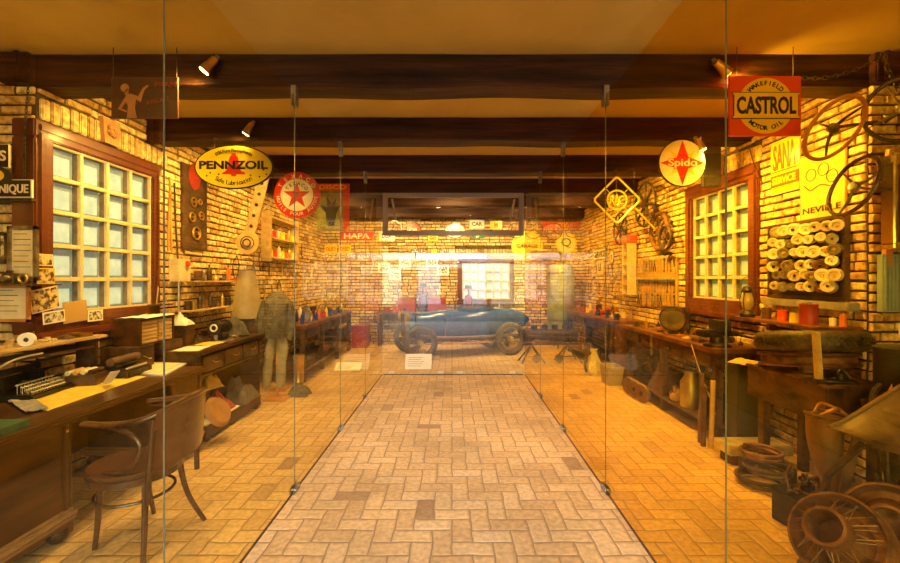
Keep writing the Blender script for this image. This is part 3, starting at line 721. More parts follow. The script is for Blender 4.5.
# dark speaker panel behind it
p = at(707, 163, 4.55); m_ = MB(); m_.box((-.05, -.04, -.26), (.13, .04, .26), bev=.008); o = m_.build('loudspeaker', M_offblack, None, p); tag(o, 'narrow black box hanging behind the round sign with the red star', 'loudspeaker')
m_ = MB(); m_.cyl((.04, 0, .25), (.04, 0, 3.205 - p.z), .008); m_.build('hanging_rod', M_iron, o)

# yellow diamond sign with round monogram
p = at(617, 200, 5.56)
t = thing('diamond_sign', 'yellow diamond outline sign with a round three-letter monogram', 'sign', p, 0)
h = .30; cr = []
for k in range(4):
    a = R(90 * k); c = Vector((math.cos(a), 0, math.sin(a))) * h
    for d in (-28, -10, 10, 28): cr.append(tuple(c * .80 + Vector((math.cos(a + R(d * 1.5)), 0, math.sin(a + R(d * 1.5)))) * h * .16))
m_ = MB(); m_.tube(cr, .013, closed=True, sub=3); m_.build('outline', M_yglow, t)
m_ = MB(); m_.ring(.125, .012, mtx(rot=(R(90), 0, 0))); m_.build('ring', M_yglow, t)
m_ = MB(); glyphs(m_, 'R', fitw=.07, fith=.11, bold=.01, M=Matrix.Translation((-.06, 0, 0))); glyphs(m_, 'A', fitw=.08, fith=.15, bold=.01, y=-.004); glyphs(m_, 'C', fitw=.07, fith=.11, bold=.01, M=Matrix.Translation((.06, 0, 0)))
m_.box((-.15, .0, .105), (-.135, .006, .108)); m_.build('lettering', M_yglow, t)
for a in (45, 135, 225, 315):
    m_ = MB(); c = Vector((math.cos(R(a)), 0, math.sin(R(a)))); m_.tube([c * .13, c * .195], .004, n=6, sub=1); m_.build('spacer', M_yglow, t)
hang_chain(t, [(0, .28, 2.99 - p.z)])

# dark hanging poster with a simple figure
p = at(145, 98, 3.03); hw, hh = .236, .147
t = thing('hanging_poster', 'dark brown hanging board painted with a slim woman raising one arm', 'sign', p, 0)
m_ = MB(); m_.box((-hw, -.003, -hh), (hw, .008, hh)); m_.build('panel', mat('dark_poster', (.045, .016, .008), .5, col2=(.07, .028, .012), scale=5), t)
m_ = MB()
for q in ((-hw, hh - .005, hw, hh), (-hw, -hh, hw, -hh + .005), (-hw, -hh, -hw + .005, hh), (hw - .005, -hh, hw, hh)): m_.box((q[0], -.0045, q[1]), (q[2], -.002, q[3]))
m_.build('border', M_redwood, t)
m_ = MB(); X = mtx(rot=(R(90), 0, 0))
fig = [(-.125, -.145), (-.055, -.145), (-.07, -.07), (-.062, -.01), (-.03, -.03), (.0, .06), (.028, .085), (.02, .092), (-.012, .07), (-.045, .01), (-.10, .03), (-.128, .02), (-.19, -.08), (-.13, -.105), (-.128, -.09), (-.165, -.075), (-.13, -.03), (-.118, -.06)]
m_.prism(fig, .003, X, z0=.003); disc(m_, .03, -.006, -.003, 20, c=(-.14, .07)); m_.box((-.14, -.006, .02), (-.115, -.003, .06)); m_.build('painted_figure', mat('poster_skin', (.36, .16, .06), .6), t)
m_ = MB(); glyphs(m_, 'FRAM', fitw=.15, fith=.035, bold=.02, y=-.005, M=Matrix.Translation((.15, 0, .095)))
glyphs(m_, 'ABSOLU', fitw=.16, fith=.03, y=-.005, M=Matrix.Translation((.09, 0, -.02)) @ Matrix.Rotation(R(-14), 4, 'Y')); m_.build('lettering', mat('poster_red', (.2, .03, .02), .5), t)
hang_chain(t, [(-hw + .01, hh - .005, 3.212 - p.z), (hw - .01, hh - .005, 3.212 - p.z)], 0)

# sign by the left edge
p = at(2, 190, 3.04); t = thing('enamel_sign', 'black plate with cream capitals below an oval badge, at the photo\'s left edge', 'sign', p, 0)
m_ = MB(); m_.box((-.20, -.004, -.055), (.215, .012, .075)); m_.build('rim', M_whe, t)
m_ = MB(); m_.box((-.195, -.007, -.048), (.208, -.003, .068)); m_.build('panel', M_black, t)
m_ = MB(); glyphs(m_, 'TECHNIQUE', fitw=.385, fith=.075, bold=.02, y=-.010, M=Matrix.Translation((.004, 0, .002))); m_.build('lettering', M_whe, t)
m_ = MB(); disc(m_, .075, -.014, -.006, 40, 1.9, c=(-.06, .095)); m_.build('badge', M_black, t)
m_ = MB(); disc(m_, .05, -.018, -.013, 40, 1.8, c=(-.06, .10)); m_.build('badge_centre', M_ywl, t)
m_ = MB(); m_.box((-.3, .012, -.075), (.20, .06, -.055)); m_.box((-.3, .05, -.075), (.1, .095, .03)); m_.build('backing_bracket', M_iron, t)
p = at(-6, 156, 3.04); t = thing('enamel_sign', 'small black sign with a cream letter S above the yellow oval badge', 'sign', p, 0)
m_ = MB(); m_.box((-.15, -.004, -.088), (.115, .012, .088), bev=.01); m_.build('rim', M_whe, t)
m_ = MB(); m_.box((-.14, -.007, -.08), (.107, -.003, .08)); m_.build('panel', M_black, t)
m_ = MB(); glyphs(m_, 'GAS', fitw=.2, fith=.075, bold=.02, y=-.01, M=Matrix.Translation((-.005, 0, 0))); m_.build('lettering', M_whe, t)
m_ = MB(); m_.box((-.1, .012, -.02), (-.06, .10, .02)); m_.build('bracket', M_iron, t)

# ---- picture frames and prints at the left edge
def framed(name, label, x0, y0, x1, y1, Y, fw, mfr, mprint, cat='picture frame', lines=0, tilt=0, wallY=NY):
    A = at(x0, y0, Y); B = at(x1, y1, Y); c = (A + B) / 2; hw = abs(B.x - A.x) / 2; hh = abs(A.z - B.z) / 2
    t = thing(name, label, cat, c, (0, R(tilt), 0))
    m_ = MB(); q = fw
    for (a, b, cc, d) in ((-hw, hw, hh - q, hh), (-hw, hw, -hh, -hh + q), (-hw, -hw + q, -hh, hh), (hw - q, hw, -hh, hh)): m_.box((a, -.012, cc), (b, .012, d), bev=.003)
    m_.build('frame', mfr, t)
    m_ = MB(); m_.box((-hw + q * .8, -.002, -hh + q * .8), (hw - q * .8, .008, hh - q * .8)); m_.build('sheet', mprint, t)
    if lines:
        m_ = MB(); rg = random.Random(int(x0 + y0))
        for i in range(lines):
            z = hh * .7 - i * (hh * 1.4 / lines); m_.box((-hw * .6, -.0035, z), (-hw * .6 + hw * 1.2 * rg.uniform(.6, 1), -.001, z + .004))
        m_.build('writing', M_iron, t)
    if wallY and Y < wallY - .02:
        m_ = MB(); m_.box((-.02, .008, -.02), (.02, wallY - Y - .025, .02)); m_.build('wall_mount', M_iron, t)
    return t
framed('picture_frame', 'grey-framed cream document hanging left of the window', 8, 226, 38, 281, 3.02, .03, M_steel, M_paper, lines=7)
framed('picture_frame', 'brown-framed yellowish letter below the grey-framed document', -12, 285, 30, 322, 3.02, .022, M_orangewood, M_paper, lines=5)
def card_w(name, label, x0, y0, x1, y1, m, tilt=0, cat='photograph', border=M_paper, off=.055):
    X = XW - off; Y0, Y1 = X * FPX / (HX - x0), X * FPX / (HX - x1); Ym = (Y0 + Y1) / 2; z1 = EYE - (y0 - HY) * Ym / FPX; z0 = EYE - (y1 - HY) * Ym / FPX; hw, hh = (Y1 - Y0) / 2, (z1 - z0) / 2
    t = thing(name, label, cat, (-X, Ym, (z0 + z1) / 2), (0, R(tilt), R(90))); m_ = MB(); m_.box((-hw, 0, -hh), (hw, .003, hh)); m_.build('card', border, t)
    m_ = MB(); q = .01; m_.box((-hw + q, -.0015, -hh + q), (hw - q, .0005, hh - q)); m_.build('print', m, t); return t
def card(name, label, x0, y0, x1, y1, Y, m, tilt=0, cat='photograph', border=M_paper):
    A = at(x0, y0, Y); B = at(x1, y1, Y); c = (A + B) / 2; hw = abs(B.x - A.x) / 2; hh = abs(A.z - B.z) / 2
    t = thing(name, label, cat, c, (0, R(tilt), 0)); m_ = MB(); m_.box((-hw, 0, -hh), (hw, .003, hh)); m_.build('card', border, t)
    m_ = MB(); q = .008; m_.box((-hw + q, -.0012, -hh + q), (hw - q, .0005, hh - q)); m_.build('print', m, t)
    return t
card_w('photograph', 'small sepia photograph pinned to the window frame, upper of two', 36, 254, 53, 266, M_sepia)
card_w('photograph', 'small yellowed photograph pinned below another on the window frame', 37, 268, 55, 284, M_sepia, border=M_yellowpaper)
card_w('photograph', 'large tilted sepia photograph on the lower left of the window frame', 30, 288, 59, 311, M_sepia, -10, off=.062)
card_w('photograph', 'small white-bordered dark photograph below the large tilted sepia one', 43, 311, 65, 323, M_greyprint, -4, border=M_white, off=.070)
card_w('card', 'plain brown cardboard sheet leaning on the window sill', 63, 301, 87, 322, mat('brown_card', (.5, .32, .12), .8), -3, 'card', border=mat('brown_card', (.5, .32, .12), .8))
card_w('photograph', 'small white-bordered photograph at the bottom of the window beside the brown card', 88, 310, 103, 321, M_greyprint, 0, border=M_white)
# narrow wall shelf under the first frame with a box camera
p = at(18, 284, 2.97); m_ = MB(); m_.box((-.22, -.06, -.012), (.19, .06, .0)); m_.box((-.2, .06, -.012), (.15, .17, -.002)); o = m_.build('wall_shelf', M_oldwood, None, p); tag(o, 'short dark shelf carrying an old camera left of the window', 'shelf')
t = thing('folding_camera', 'old brown folding camera standing on the short dark shelf', 'camera', (p.x - .03, p.y, p.z))
m_ = MB(); m_.box((-.07, -.02, 0), (.03, .03, .075), bev=.006); m_.build('body', M_iron, t)
m_ = MB(); m_.cyl((-.02, -.02, .038), (-.02, -.055, .038), .026, .02); m_.build('lens', M_steel, t)
m_ = MB(); m_.box((-.05, -.01, .075), (-.01, .015, .095), bev=.004); m_.build('viewfinder', M_iron, t)
m_ = MB(); m_.ring(.03, .008, mtx((.065, 0, .038), (R(90), 0, 0)), n=20); o = m_.build('brass_ring', M_brass, None, (p.x - .03, p.y, p.z)); tag(o, 'small round ring standing right of the old camera', 'ring')
framed('picture_frame', 'small upright slatted brown panel behind the camera shelf', -2, 233, 8, 262, 3.04, .02, M_oldwood, M_sepia)

# ------------------------------------------------------------------ near desk
DX, DY0, DY1, DZ = -2.26, 1.55, 3.92, .76
t = thing('writing_desk', 'long dark walnut desk with panelled pedestals along the left edge of the photo', 'desk', (-2.66, 2.6, 0))
def dbox(m_, x0, x1, y0, y1, z0, z1, bev=.004): m_.box((x0 + 2.66, y0 - 2.6, z0), (x1 + 2.66, y1 - 2.6, z1), bev=bev)
m_ = MB(); dbox(m_, -3.04, DX + .015, DY0, DY1, DZ - .03, DZ, .01); dbox(m_, -3.03, DX - .0, DY0 + .01, DY1 - .01, DZ - .05, DZ - .03); dbox(m_, -3.55, -3.04, DY0, 3.10, DZ - .03, DZ, .004); dbox(m_, -3.52, -3.48, DY0, DY0 + .04, 0, DZ - .03); dbox(m_, -3.52, -3.48, 3.04, 3.08, 0, DZ - .03); m_.build('desk_top', M_deskwood, t)
for (a, b, nm) in ((DY0 + .03, 2.56, 'near'), (3.46, DY1 - .03, 'far')):
    m_ = MB(); dbox(m_, -3.0, DX - .03, a, b, .12, DZ - .05)
    dbox(m_, DX - .035, DX - .018, b - .06, b - .025, .19, DZ - .06, .005); dbox(m_, DX - .035, DX - .018, a, a + .05, .19, DZ - .06, .005)
    dbox(m_, DX - .035, DX - .026, b - .02, b, .16, DZ - .05, .004)
    m_.build('pedestal', M_deskwood, t)
    m_ = MB(); dbox(m_, -3.02, DX - .01, a - .01, b + .01, .12, .145, .006); dbox(m_, -3.03, DX - .0, a - .015, b + .015, .145, .17, .008); dbox(m_, -3.01, DX - .02, a - .005, b + .005, .17, .195, .006); m_.build('base_moulding', mat('worn_moulding', (.20, .11, .05), .4, col2=(.32, .2, .1), scale=8), t)
    m_ = MB(); pr = [(a, .125), (b, .125), (b, .05), (b - .03, .045), (b - .07, .085), (b - .16, .10), (b - .22, .09), (a + .22, .09), (a + .16, .10), (a + .07, .085), (a + .03, .045), (a, .05)]
    m_.prism([(y - 2.6, z) for y, z in pr], .02, Matrix(((0, 0, 1, DX - .04 + 2.66), (1, 0, 0, 0), (0, 1, 0, 0), (0, 0, 0, 1)))); m_.build('skirt', M_deskwood, t)
    for (x, y) in ((DX - .07, a + .06), (DX - .07, b - .05), (-2.95, a + .06), (-2.95, b - .05)):
        m_ = MB(); m_.sphere((x + 2.66, y - 2.6, .06), .058, (1, 1, 1.03), n=16); m_.box((x + 2.64, y - 2.62, .1), (x + 2.68, y - 2.58, .125)); m_.build('bun_foot', M_iron, t)
m_ = MB(); dbox(m_, -2.98, -2.96, 2.56, 3.46, .2, DZ - .05); m_.build('back_panel', M_deskwood, t)
m_ = MB(); m_.cyl((DX - .03 + 2.66, 2.515 - 2.6, .66), (DX - .012 + 2.66, 2.515 - 2.6, .66), .008, n=10); m_.build('keyhole_plate', M_brass, t)

# ------------------------------------------------------------------ bentwood armchair
CX, CY = -1.915, 2.575
t = thing('bentwood_armchair', 'dark bentwood armchair with curled arms drawn up to the long walnut desk', 'chair', (CX, CY, 0))
L_ = lambda x, y, z: (x - CX, y - CY, z)
def seat_r(a): return .238 + .012 * math.cos(2 * a)
m_ = MB(); m_.lathe([(0, .452), (.6, .452), (.8, .456), (.96, .462), (1.0, .455), (1.0, .44), (.97, .428), (0, .432)], mtx(sc=(.245, .235, 1)), 48); m_.build('seat', M_chairwood, t)
m_ = MB(); m_.lathe([(.226, .395), (.240, .395), (.240, .432), (.226, .432)], None, 40); m_.build('seat_apron', M_chairwood, t)
legs = [((-2.06, 2.45), (-2.045, 2.47)), ((-1.69, 2.325), (-1.72, 2.385)), ((-1.60, 2.75), (-1.745, 2.72)), ((-1.985, 2.83), (-1.985, 2.765))]
for i, ((bx_, by_), (tx, ty)) in enumerate(legs):
    m_ = MB(); mx_, my_ = tx + (bx_ - tx) * (.28), ty + (by_ - ty) * .28
    m_.tube([L_(tx, ty, .43), L_(tx + (bx_ - tx) * .12, ty + (by_ - ty) * .12, .30), L_(mx_ + (bx_ - tx) * .12, my_ + (by_ - ty) * .12, .16), L_(bx_, by_, .0)], lambda u: .019 - .006 * u, n=10); m_.build('leg', M_chairwood, t)
m_ = MB(); m_.ring(.2, .009, mtx((0.0, 0.0, .285)), n=48); m_.build('stretcher_ring', M_chairwood, t)
for (x, y, zt) in ((-1.685, 2.36, .78), (-1.68, 2.80, .80)):
    m_ = MB(); m_.tube([L_(x, y, .31), L_(x, y, .45), L_(x + .015, y, .60), L_(x + .03, y, zt)], .016, n=10); m_.build('back_post', M_chairwood, t)
m_ = MB()
def bk(u, v):
    a = -1 + 2 * u; x = -1.655 + .055 * (1 - a * a) + .03 * v; y = 2.58 + .235 * a; z = .49 + v * (.33 + .05 * (1 - a * a)); return L_(x, y, z)
m_.grid(16, 6, bk, .010); m_.build('backrest', M_chairwood, t)
m_ = MB(); m_.tube([L_(-2.08, 2.40, .742), L_(-1.95, 2.375, .745), L_(-1.78, 2.345, .765), L_(-1.66, 2.37, .80), L_(-1.58, 2.48, .85), L_(-1.56, 2.58, .86), L_(-1.58, 2.70, .855), L_(-1.66, 2.81, .81), L_(-1.80, 2.835, .775), L_(-2.0, 2.80, .755)], .017, n=10, flat=1.5); m_.build('arm_rail', M_chairwood, t)
for s_, yy, y2 in ((-1, 2.385, 2.36), (1, 2.80, 2.79)):
    m_ = MB(); m_.tube([L_(-1.98, yy, .73), L_(-1.82, y2, .715), L_(-1.735, y2, .64), L_(-1.76, y2, .54), L_(-1.86, yy, .475), L_(-1.98, yy + (.03 if s_ < 0 else -.03), .455)], .0125, n=10); m_.build('arm_scroll', M_chairwood, t)

# ------------------------------------------------------------------ things on the near desk
def sheet(label, x0, x1, y0, y1, z, m, rot=0.0, amp=.006, name='paper_sheet', cat='paper', thick=.002, lines=0, seed=1):
    cx, cy_ = (x0 + x1) / 2, (y0 + y1) / 2; hx, hy = (x1 - x0) / 2, (y1 - y0) / 2
    m_ = MB(); m_.grid(10, 10, lambda u, v: ((2 * u - 1) * hx, (2 * v - 1) * hy, abs(noise.noise(Vector((u * 3 + seed, v * 3, seed)))) * amp + .001), thick)
    if lines:
        t = thing(name, label, cat, (cx, cy_, z), rot, None); m_.build('sheet', m, t); q = MB(); rg = random.Random(seed)
        for i in range(lines):
            v = -.8 + 1.6 * i / lines
            for k in range(3):
                if rg.random() < .6: q.box((-hx * .7 + k * hx * .45, hy * v, amp + .0022), (-hx * .7 + k * hx * .45 + hx * .3, hy * v + .006, amp + .003))
        q.build('print', M_iron, t); return t
    o = m_.build(name, m, None, (cx, cy_, z), rot); return tag(o, label, cat)
def sheetP(label, pts, z, m, name='paper_sheet', cat='paper', thick=.003, seed=1, amp=.004, group=None, Mz=0):
    # four pixel corners dropped on a table of height z
    def tp(px, py): Y = FPX * (EYE - z) / (py - HY); return Vector(((px - HX) * Y / FPX, Y, 0))
    P = [tp(*q) for q in pts]; c = sum(P, Vector()) / 4
    def f(u, v):
        a = P[0].lerp(P[1], u); b = P[3].lerp(P[2], u); q = a.lerp(b, v) - c; return (q.x, q.y, .0005 + abs(noise.noise(Vector((u * 4 + seed, v * 4, seed)))) * amp)
    m_ = MB(); m_.grid(14, 8, f, thick); mn = min(v[2] for v in m_.v)
    o = m_.build(name, m, None, (c.x, c.y, z - mn + Mz)); return tag(o, label, cat, group)
sheetP('long yellow printed paper lying along the front edge of the walnut desk', [(14, 404), (122, 374), (146, 377), (48, 411)], DZ, M_yellowpaper, seed=3)
sheetP('crumpled bluish rag at the near end of the yellow paper', [(5, 401), (30, 398), (48, 410), (26, 414)], DZ, mat('blue_rag', (.18, .2, .28), .9, col2=(.4, .35, .28), scale=9), seed=6, amp=.03, name='rag', cat='rag', Mz=.008)
sheetP('white paper stack at the far end of the walnut desk', [(118, 373), (140, 362), (187, 364), (165, 376)], DZ, M_white, thick=.012, seed=8, amp=.002)
sheetP('cream printed sheet on top of the white stack on the walnut desk', [(122, 372), (141, 362), (184, 363), (160, 373)], DZ + .016, M_paper, thick=.002, seed=9, amp=.002)
p = Vector((-2.335, 2.19, DZ)); m_ = MB(); t = thing('book', 'dark green book at the near end of the walnut desk', 'book', p, R(6))
m_.box((-.1, -.14, 0), (.05, .12, .004)); m_.box((-.1, -.14, .036), (.05, .12, .04)); m_.box((.044, -.14, 0), (.052, .12, .04), bev=.003); m_.build('cover', M_greenbook, t)
m_ = MB(); m_.box((-.095, -.135, .004), (.044, .115, .036)); m_.build('pages', M_paper, t)

# typewriter
p = Vector((-2.93, 2.93, DZ + .001)); t = thing('typewriter', 'old black typewriter with round cream keys on the walnut desk', 'typewriter', p, R(98))
m_ = MB(); m_.box((-.19, -.17, .0), (.19, .17, .04), bev=.01); m_.box((-.19, .02, .04), (-.15, .17, .15), bev=.01); m_.box((.15, .02, .04), (.19, .17, .15), bev=.01); m_.box((-.15, .1, .04), (.15, .17, .13), bev=.01); m_.build('frame', M_black, t)
m_ = MB()
for r_ in range(4):
    for k in range(11 - (r_ == 0)): x = -.15 + k * .029 + r_ * .006; y = -.15 + r_ * .036; z = .052 + r_ * .014; m_.cyl((x, y, z), (x, y, z + .006), .011, n=10); m_.cyl((x, y, .03), (x, y, z), .002, n=5)
m_.build('key', M_cream, t, smooth=True)['kind'] = 'stuff'
m_ = MB(); m_.cyl((-.21, .11, .165), (.21, .11, .165), .022); m_.cyl((-.23, .11, .165), (-.21, .11, .165), .03); m_.cyl((.21, .11, .165), (.23, .11, .165), .03); m_.build('platen', M_offblack, t)
m_ = MB()
for k in range(20): a = R(200 + k * 7.4); m_.tube([(0, .03, .1), (.10 * math.cos(a), .03 + .09 * abs(math.sin(a)) * -1, .085)], .0018, n=5, sub=1)
m_.build('type_basket', M_steel, t)
# second machine beside it
p = Vector((-2.70, 3.54, DZ + .001)); t = thing('adding_machine', 'dark hand-cranked office machine behind the yellow paper on the walnut desk', 'office machine', p, R(95))
m_ = MB(); m_.box((-.15, -.11, 0), (.15, .12, .07), bev=.015); m_.box((-.14, -.02, .07), (.14, .11, .12), bev=.02); m_.build('body', M_iron, t)
m_ = MB(); m_.cyl((-.16, .03, .135), (.17, .03, .135), .032); m_.build('roller', M_rustgrey, t)
m_ = MB(); m_.tube([(.17, .03, .135), (.2, .03, .135), (.2, -.05, .10), (.23, -.05, .1)], .007, sub=1); m_.build('crank', M_chrome, t)
m_ = MB()
for k in range(9): m_.cyl((-.12 + k * .03, -.07, .07), (-.12 + k * .03, -.07, .083), .009, n=8)
m_.build('key_row', M_cream, t)
card_ = MB(); card_.box((-.03, -.09, 0), (.03, .09, .003), mtx((0, 0, .07), (R(-38), 0, 0))); o = card_.build('paper_tag', M_white, None, (-2.52, 3.14, DZ + .0), R(60)); tag(o, 'narrow white paper strip leaning beside the typewriter', 'paper')
# leaning boxes and papers behind
for i, (y, hgt, m, lb) in enumerate(((2.30, .06, M_sepia, 'brown mottled carton at the near end of the walnut desk'), (3.245, .08, M_oldwood, 'dark wooden tray with rolled papers between the typewriter and the office machine'))):
    t = thing('wooden_tray' if i else 'carton', lb, 'box', (-2.78, y, DZ), R(4 + 8 * i)); m_ = MB(); m_.box((-.1, -.09, 0), (.1, .09, hgt), bev=.004); m_.build('body', m, t)
    for k in range(4): q = MB(); q.cyl((-.09 + k * .045, -.08 + .01 * k, hgt + .018), (-.08 + k * .045, .08, hgt + .018), .018, n=10); q.build('paper_roll', [M_paper, M_clothyellow, M_paper, M_oldwood][k], t)
# hutch shelves above the desk
t = thing('hutch_shelf', 'two-tier pale plank shelf over the back of the walnut desk below the window', 'shelf', (-2.9, 2.9, DZ))
m_ = MB(); m_.box((-.12, -.75, .335), (.13, .52, .355), bev=.003); m_.build('upper_plank', M_palewood, t)
m_ = MB(); m_.box((-.12, -.75, .268), (.11, .42, .28), bev=.003); m_.build('lower_plank', M_oldwood, t)
for y in (-.6, .5): m_ = MB(); m_.box((-.1, y - .012, 0), (.06, y + .012, .335)); m_.build('support', M_oldwood, t)
SZ = DZ + .355
# ------------------------------------------------------------------ kit of small workshop things (base at z=0 of their own frame)
def k_wrench(t, m, L=.22):
    b = MB(); b.box((-.009, -L * .36, .0), (.009, L * .36, .007), bev=.002); b.build('shank', m, t)
    b = MB()
    for s in (-1, 1):
        o = []; r = .024 if s > 0 else .019; cy_ = s * L * .42
        for k in range(14): a = R(90 * s + 40 + k * (280 / 13)); o.append((r * math.cos(a), cy_ + r * math.sin(a)))
        o += [(r * .45 * math.cos(R(90 * s - 40)), cy_ + r * .3 * math.sin(R(90 * s - 40))), (0, cy_ - s * r * .15), (r * .45 * math.cos(R(90 * s + 40)), cy_ + r * .3 * math.sin(R(90 * s + 40)))]
        b.prism(o, .009)
    b.build('jaw', m, t)
def k_hammer(t, m, L=.28):
    b = MB(); b.tube([(0, -L / 2, .014), (0, 0, .014), (0, L * .42, .014)], .011, n=8); b.build('handle', M_palewood, t)
    b = MB(); b.cyl((-.05, L * .42, .016), (.01, L * .42, .016), .015, n=12); b.cyl((.01, L * .42, .016), (.06, L * .42, .016), .014, .004, n=8); b.build('head', m, t)
def k_pliers(t, m, L=.2):
    for s in (-1, 1):
        b = MB(); b.tube([(s * .035, -L / 2, .008), (s * .03, -.02, .008), (0, .03, .008), (-s * .008, L * .45, .008)], .007, n=7); b.build('lever', m, t)
    b = MB(); b.cyl((0, .03, 0), (0, .03, .018), .012, n=12); b.build('pivot', m, t)
def k_driver(t, m, L=.22):
    b = MB(); b.tube([(0, -L / 2, .013), (0, -.01, .013)], .0125, n=8, sub=1); b.build('handle', M_orangewood, t)
    b = MB(); b.cyl((0, -.01, .013), (0, L / 2, .013), .004, n=8); b.build('blade', m, t)
def k_file(t, m, L=.26):
    b = MB(); b.box((-.011, -.04, .004), (.011, L / 2, .010)); b.build('blade', m, t)
    b = MB(); b.tube([(0, -L / 2, .012), (0, -.04, .012)], .012, n=8, sub=1); b.build('handle', M_palewood, t)
def k_saw(t, m, L=.3):
    b = MB(); b.tube([(-L / 2, 0, .008), (-L / 2, .09, .008), (L / 2, .09, .008), (L / 2, 0, .008)], .006, sub=1); b.build('bow', m, t)
    b = MB(); b.box((-L / 2, -.006, .006), (L / 2, .006, .009)); b.build('blade', M_steel, t)
    b = MB(); b.tube([(L / 2, 0, .012), (L / 2 + .09, -.03, .012)], .014, sub=1); b.build('handle', M_orangewood, t)
def k_can(t, m, r=.045, h=.11, band=None):
    b = MB(); b.lathe([(0, 0), (r, 0), (r, .004), (r * .97, .008), (r * .97, h - .008), (r, h - .004), (r, h), (r * .9, h), (r * .88, h - .004), (0, h - .004)], None, 24); b.build('body', m, t)
    b = MB(); b.lathe([(0, 0), (r * .35, 0), (r * .35, .014), (0, .016)], mtx((0, 0, h - .004)), 16); b.build('cap', M_steel, t)
    if band: b = MB(); b.lathe([(r * .985, h * .3), (r * .99, h * .3), (r * .99, h * .7), (r * .985, h * .7)], None, 24); b.build('label_band', band, t)
def k_oilcan(t, m, r=.05):
    b = MB(); b.lathe([(0, 0), (r, 0), (r, .03), (r * .8, .055), (r * .25, .085), (r * .18, .1), (0, .1)], None, 20); b.build('body', m, t)
    b = MB(); b.tube([(0, 0, .095), (.01, 0, .15), (.07, 0, .22)], lambda u: .008 - .005 * u, n=8); b.build('spout', m, t)
def k_bottle(t, m, h=.2, r=.03):
    b = MB(); b.lathe([(0, 0), (r, 0), (r, h * .6), (r * .9, h * .68), (r * .35, h * .8), (r * .33, h * .95), (0, h * .95)], None, 18); b.build('body', m, t)
    b = MB(); b.lathe([(0, 0), (r * .4, 0), (r * .4, h * .08), (0, h * .08)], mtx((0, 0, h * .93)), 12); b.build('stopper', M_iron, t)
def k_gear(t, m, r=.07, n=16, h=.02):
    o = []
    for k in range(n * 4):
        a = 2 * PI * k / (n * 4); q = r if k % 4 in (0, 1) else r * .86; o.append((q * math.cos(a), q * math.sin(a)))
    b = MB(); b.prism(o, h); b.build('toothed_wheel', m, t)
    b = MB(); b.lathe([(r * .12, 0), (r * .3, 0), (r * .3, h * 2), (r * .12, h * 2), (r * .12, 0)], None, 16); b.build('hub', m, t)
def k_box(t, m, w_=.12, d=.16, h=.09):
    b = MB(); b.box((-w_ / 2, -d / 2, 0), (w_ / 2, d / 2, h * .72), bev=.004); b.build('body', m, t)
    b = MB(); b.box((-w_ / 2 - .003, -d / 2 - .003, h * .72), (w_ / 2 + .003, d / 2 + .003, h), bev=.004); b.build('lid', m, t)
    b = MB(); b.tube([(-w_ / 2 - .003, -.02, h * .75), (-w_ / 2 - .02, -.02, h * .75), (-w_ / 2 - .02, .02, h * .75), (-w_ / 2 - .003, .02, h * .75)], .003, n=6, sub=1); b.build('handle', M_steel, t)
def k_vise(t, m, s=1.0):
    b = MB(); b.lathe([(0, 0), (.09 * s, 0), (.09 * s, .015 * s), (.05 * s, .03 * s), (.045 * s, .07 * s), (0, .07 * s)], None, 20); b.box((-.045 * s, -.02 * s, .07 * s), (.045 * s, .13 * s, .12 * s), bev=.01); b.box((-.075 * s, -.02 * s, .11 * s), (.075 * s, .02 * s, .19 * s), bev=.008); b.build('body', m, t)
    b = MB(); b.box((-.075 * s, -.06 * s, .11 * s), (.075 * s, -.03 * s, .19 * s), bev=.008); b.box((-.035 * s, -.14 * s, .075 * s), (.035 * s, -.03 * s, .115 * s), bev=.01); b.build('moving_jaw', m, t)
    b = MB(); b.cyl((0, -.2 * s, .095 * s), (0, -.12 * s, .095 * s), .012 * s, n=10); b.cyl((-.09 * s, -.19 * s, .095 * s), (.09 * s, -.19 * s, .095 * s), .006 * s, n=8); b.build('screw_handle', M_steel, t)
def k_pulley(t, m, r=.16, sp=5, h=.05, rt=.02):
    b = MB(); b.ring(r, rt, mtx((0, 0, h / 2)), n=40, m=8); b.build('rim', m, t)
    b = MB(); b.lathe([(0, 0), (r * .22, 0), (r * .22, h), (r * .1, h), (0, h)], None, 18); b.build('hub', m, t)
    for k in range(sp):
        a = 2 * PI * k / sp + .3; b = MB(); b.tube([(r * .15 * math.cos(a), r * .15 * math.sin(a), h / 2), (r * .98 * math.cos(a), r * .98 * math.sin(a), h / 2)], r * .055, sub=1); b.build('spoke', m, t)
def k_tray(t, m, w_=.2, d=.14, h=.04):
    b = MB(); b.box((-w_ / 2, -d / 2, 0), (w_ / 2, d / 2, .005))
    for (a, c, e, f) in ((-w_ / 2, -d / 2, w_ / 2, -d / 2 + .006), (-w_ / 2, d / 2 - .006, w_ / 2, d / 2), (-w_ / 2, -d / 2, -w_ / 2 + .006, d / 2), (w_ / 2 - .006, -d / 2, w_ / 2, d / 2)): b.box((a, c, 0), (e, f, h))
    b.build('tray', m, t)
    b = MB(); rg = random.Random(int(w_ * 999))
    for k in range(26):
        x, y = rg.uniform(-.4, .4) * w_, rg.uniform(-.38, .38) * d; z = rg.uniform(.008, h * .8); b.cyl((x, y, z), (x + rg.uniform(-.02, .02), y + rg.uniform(-.02, .02), z + .006), .006, n=6)
    b.build('small_parts', M_steel, t)['kind'] = 'stuff'
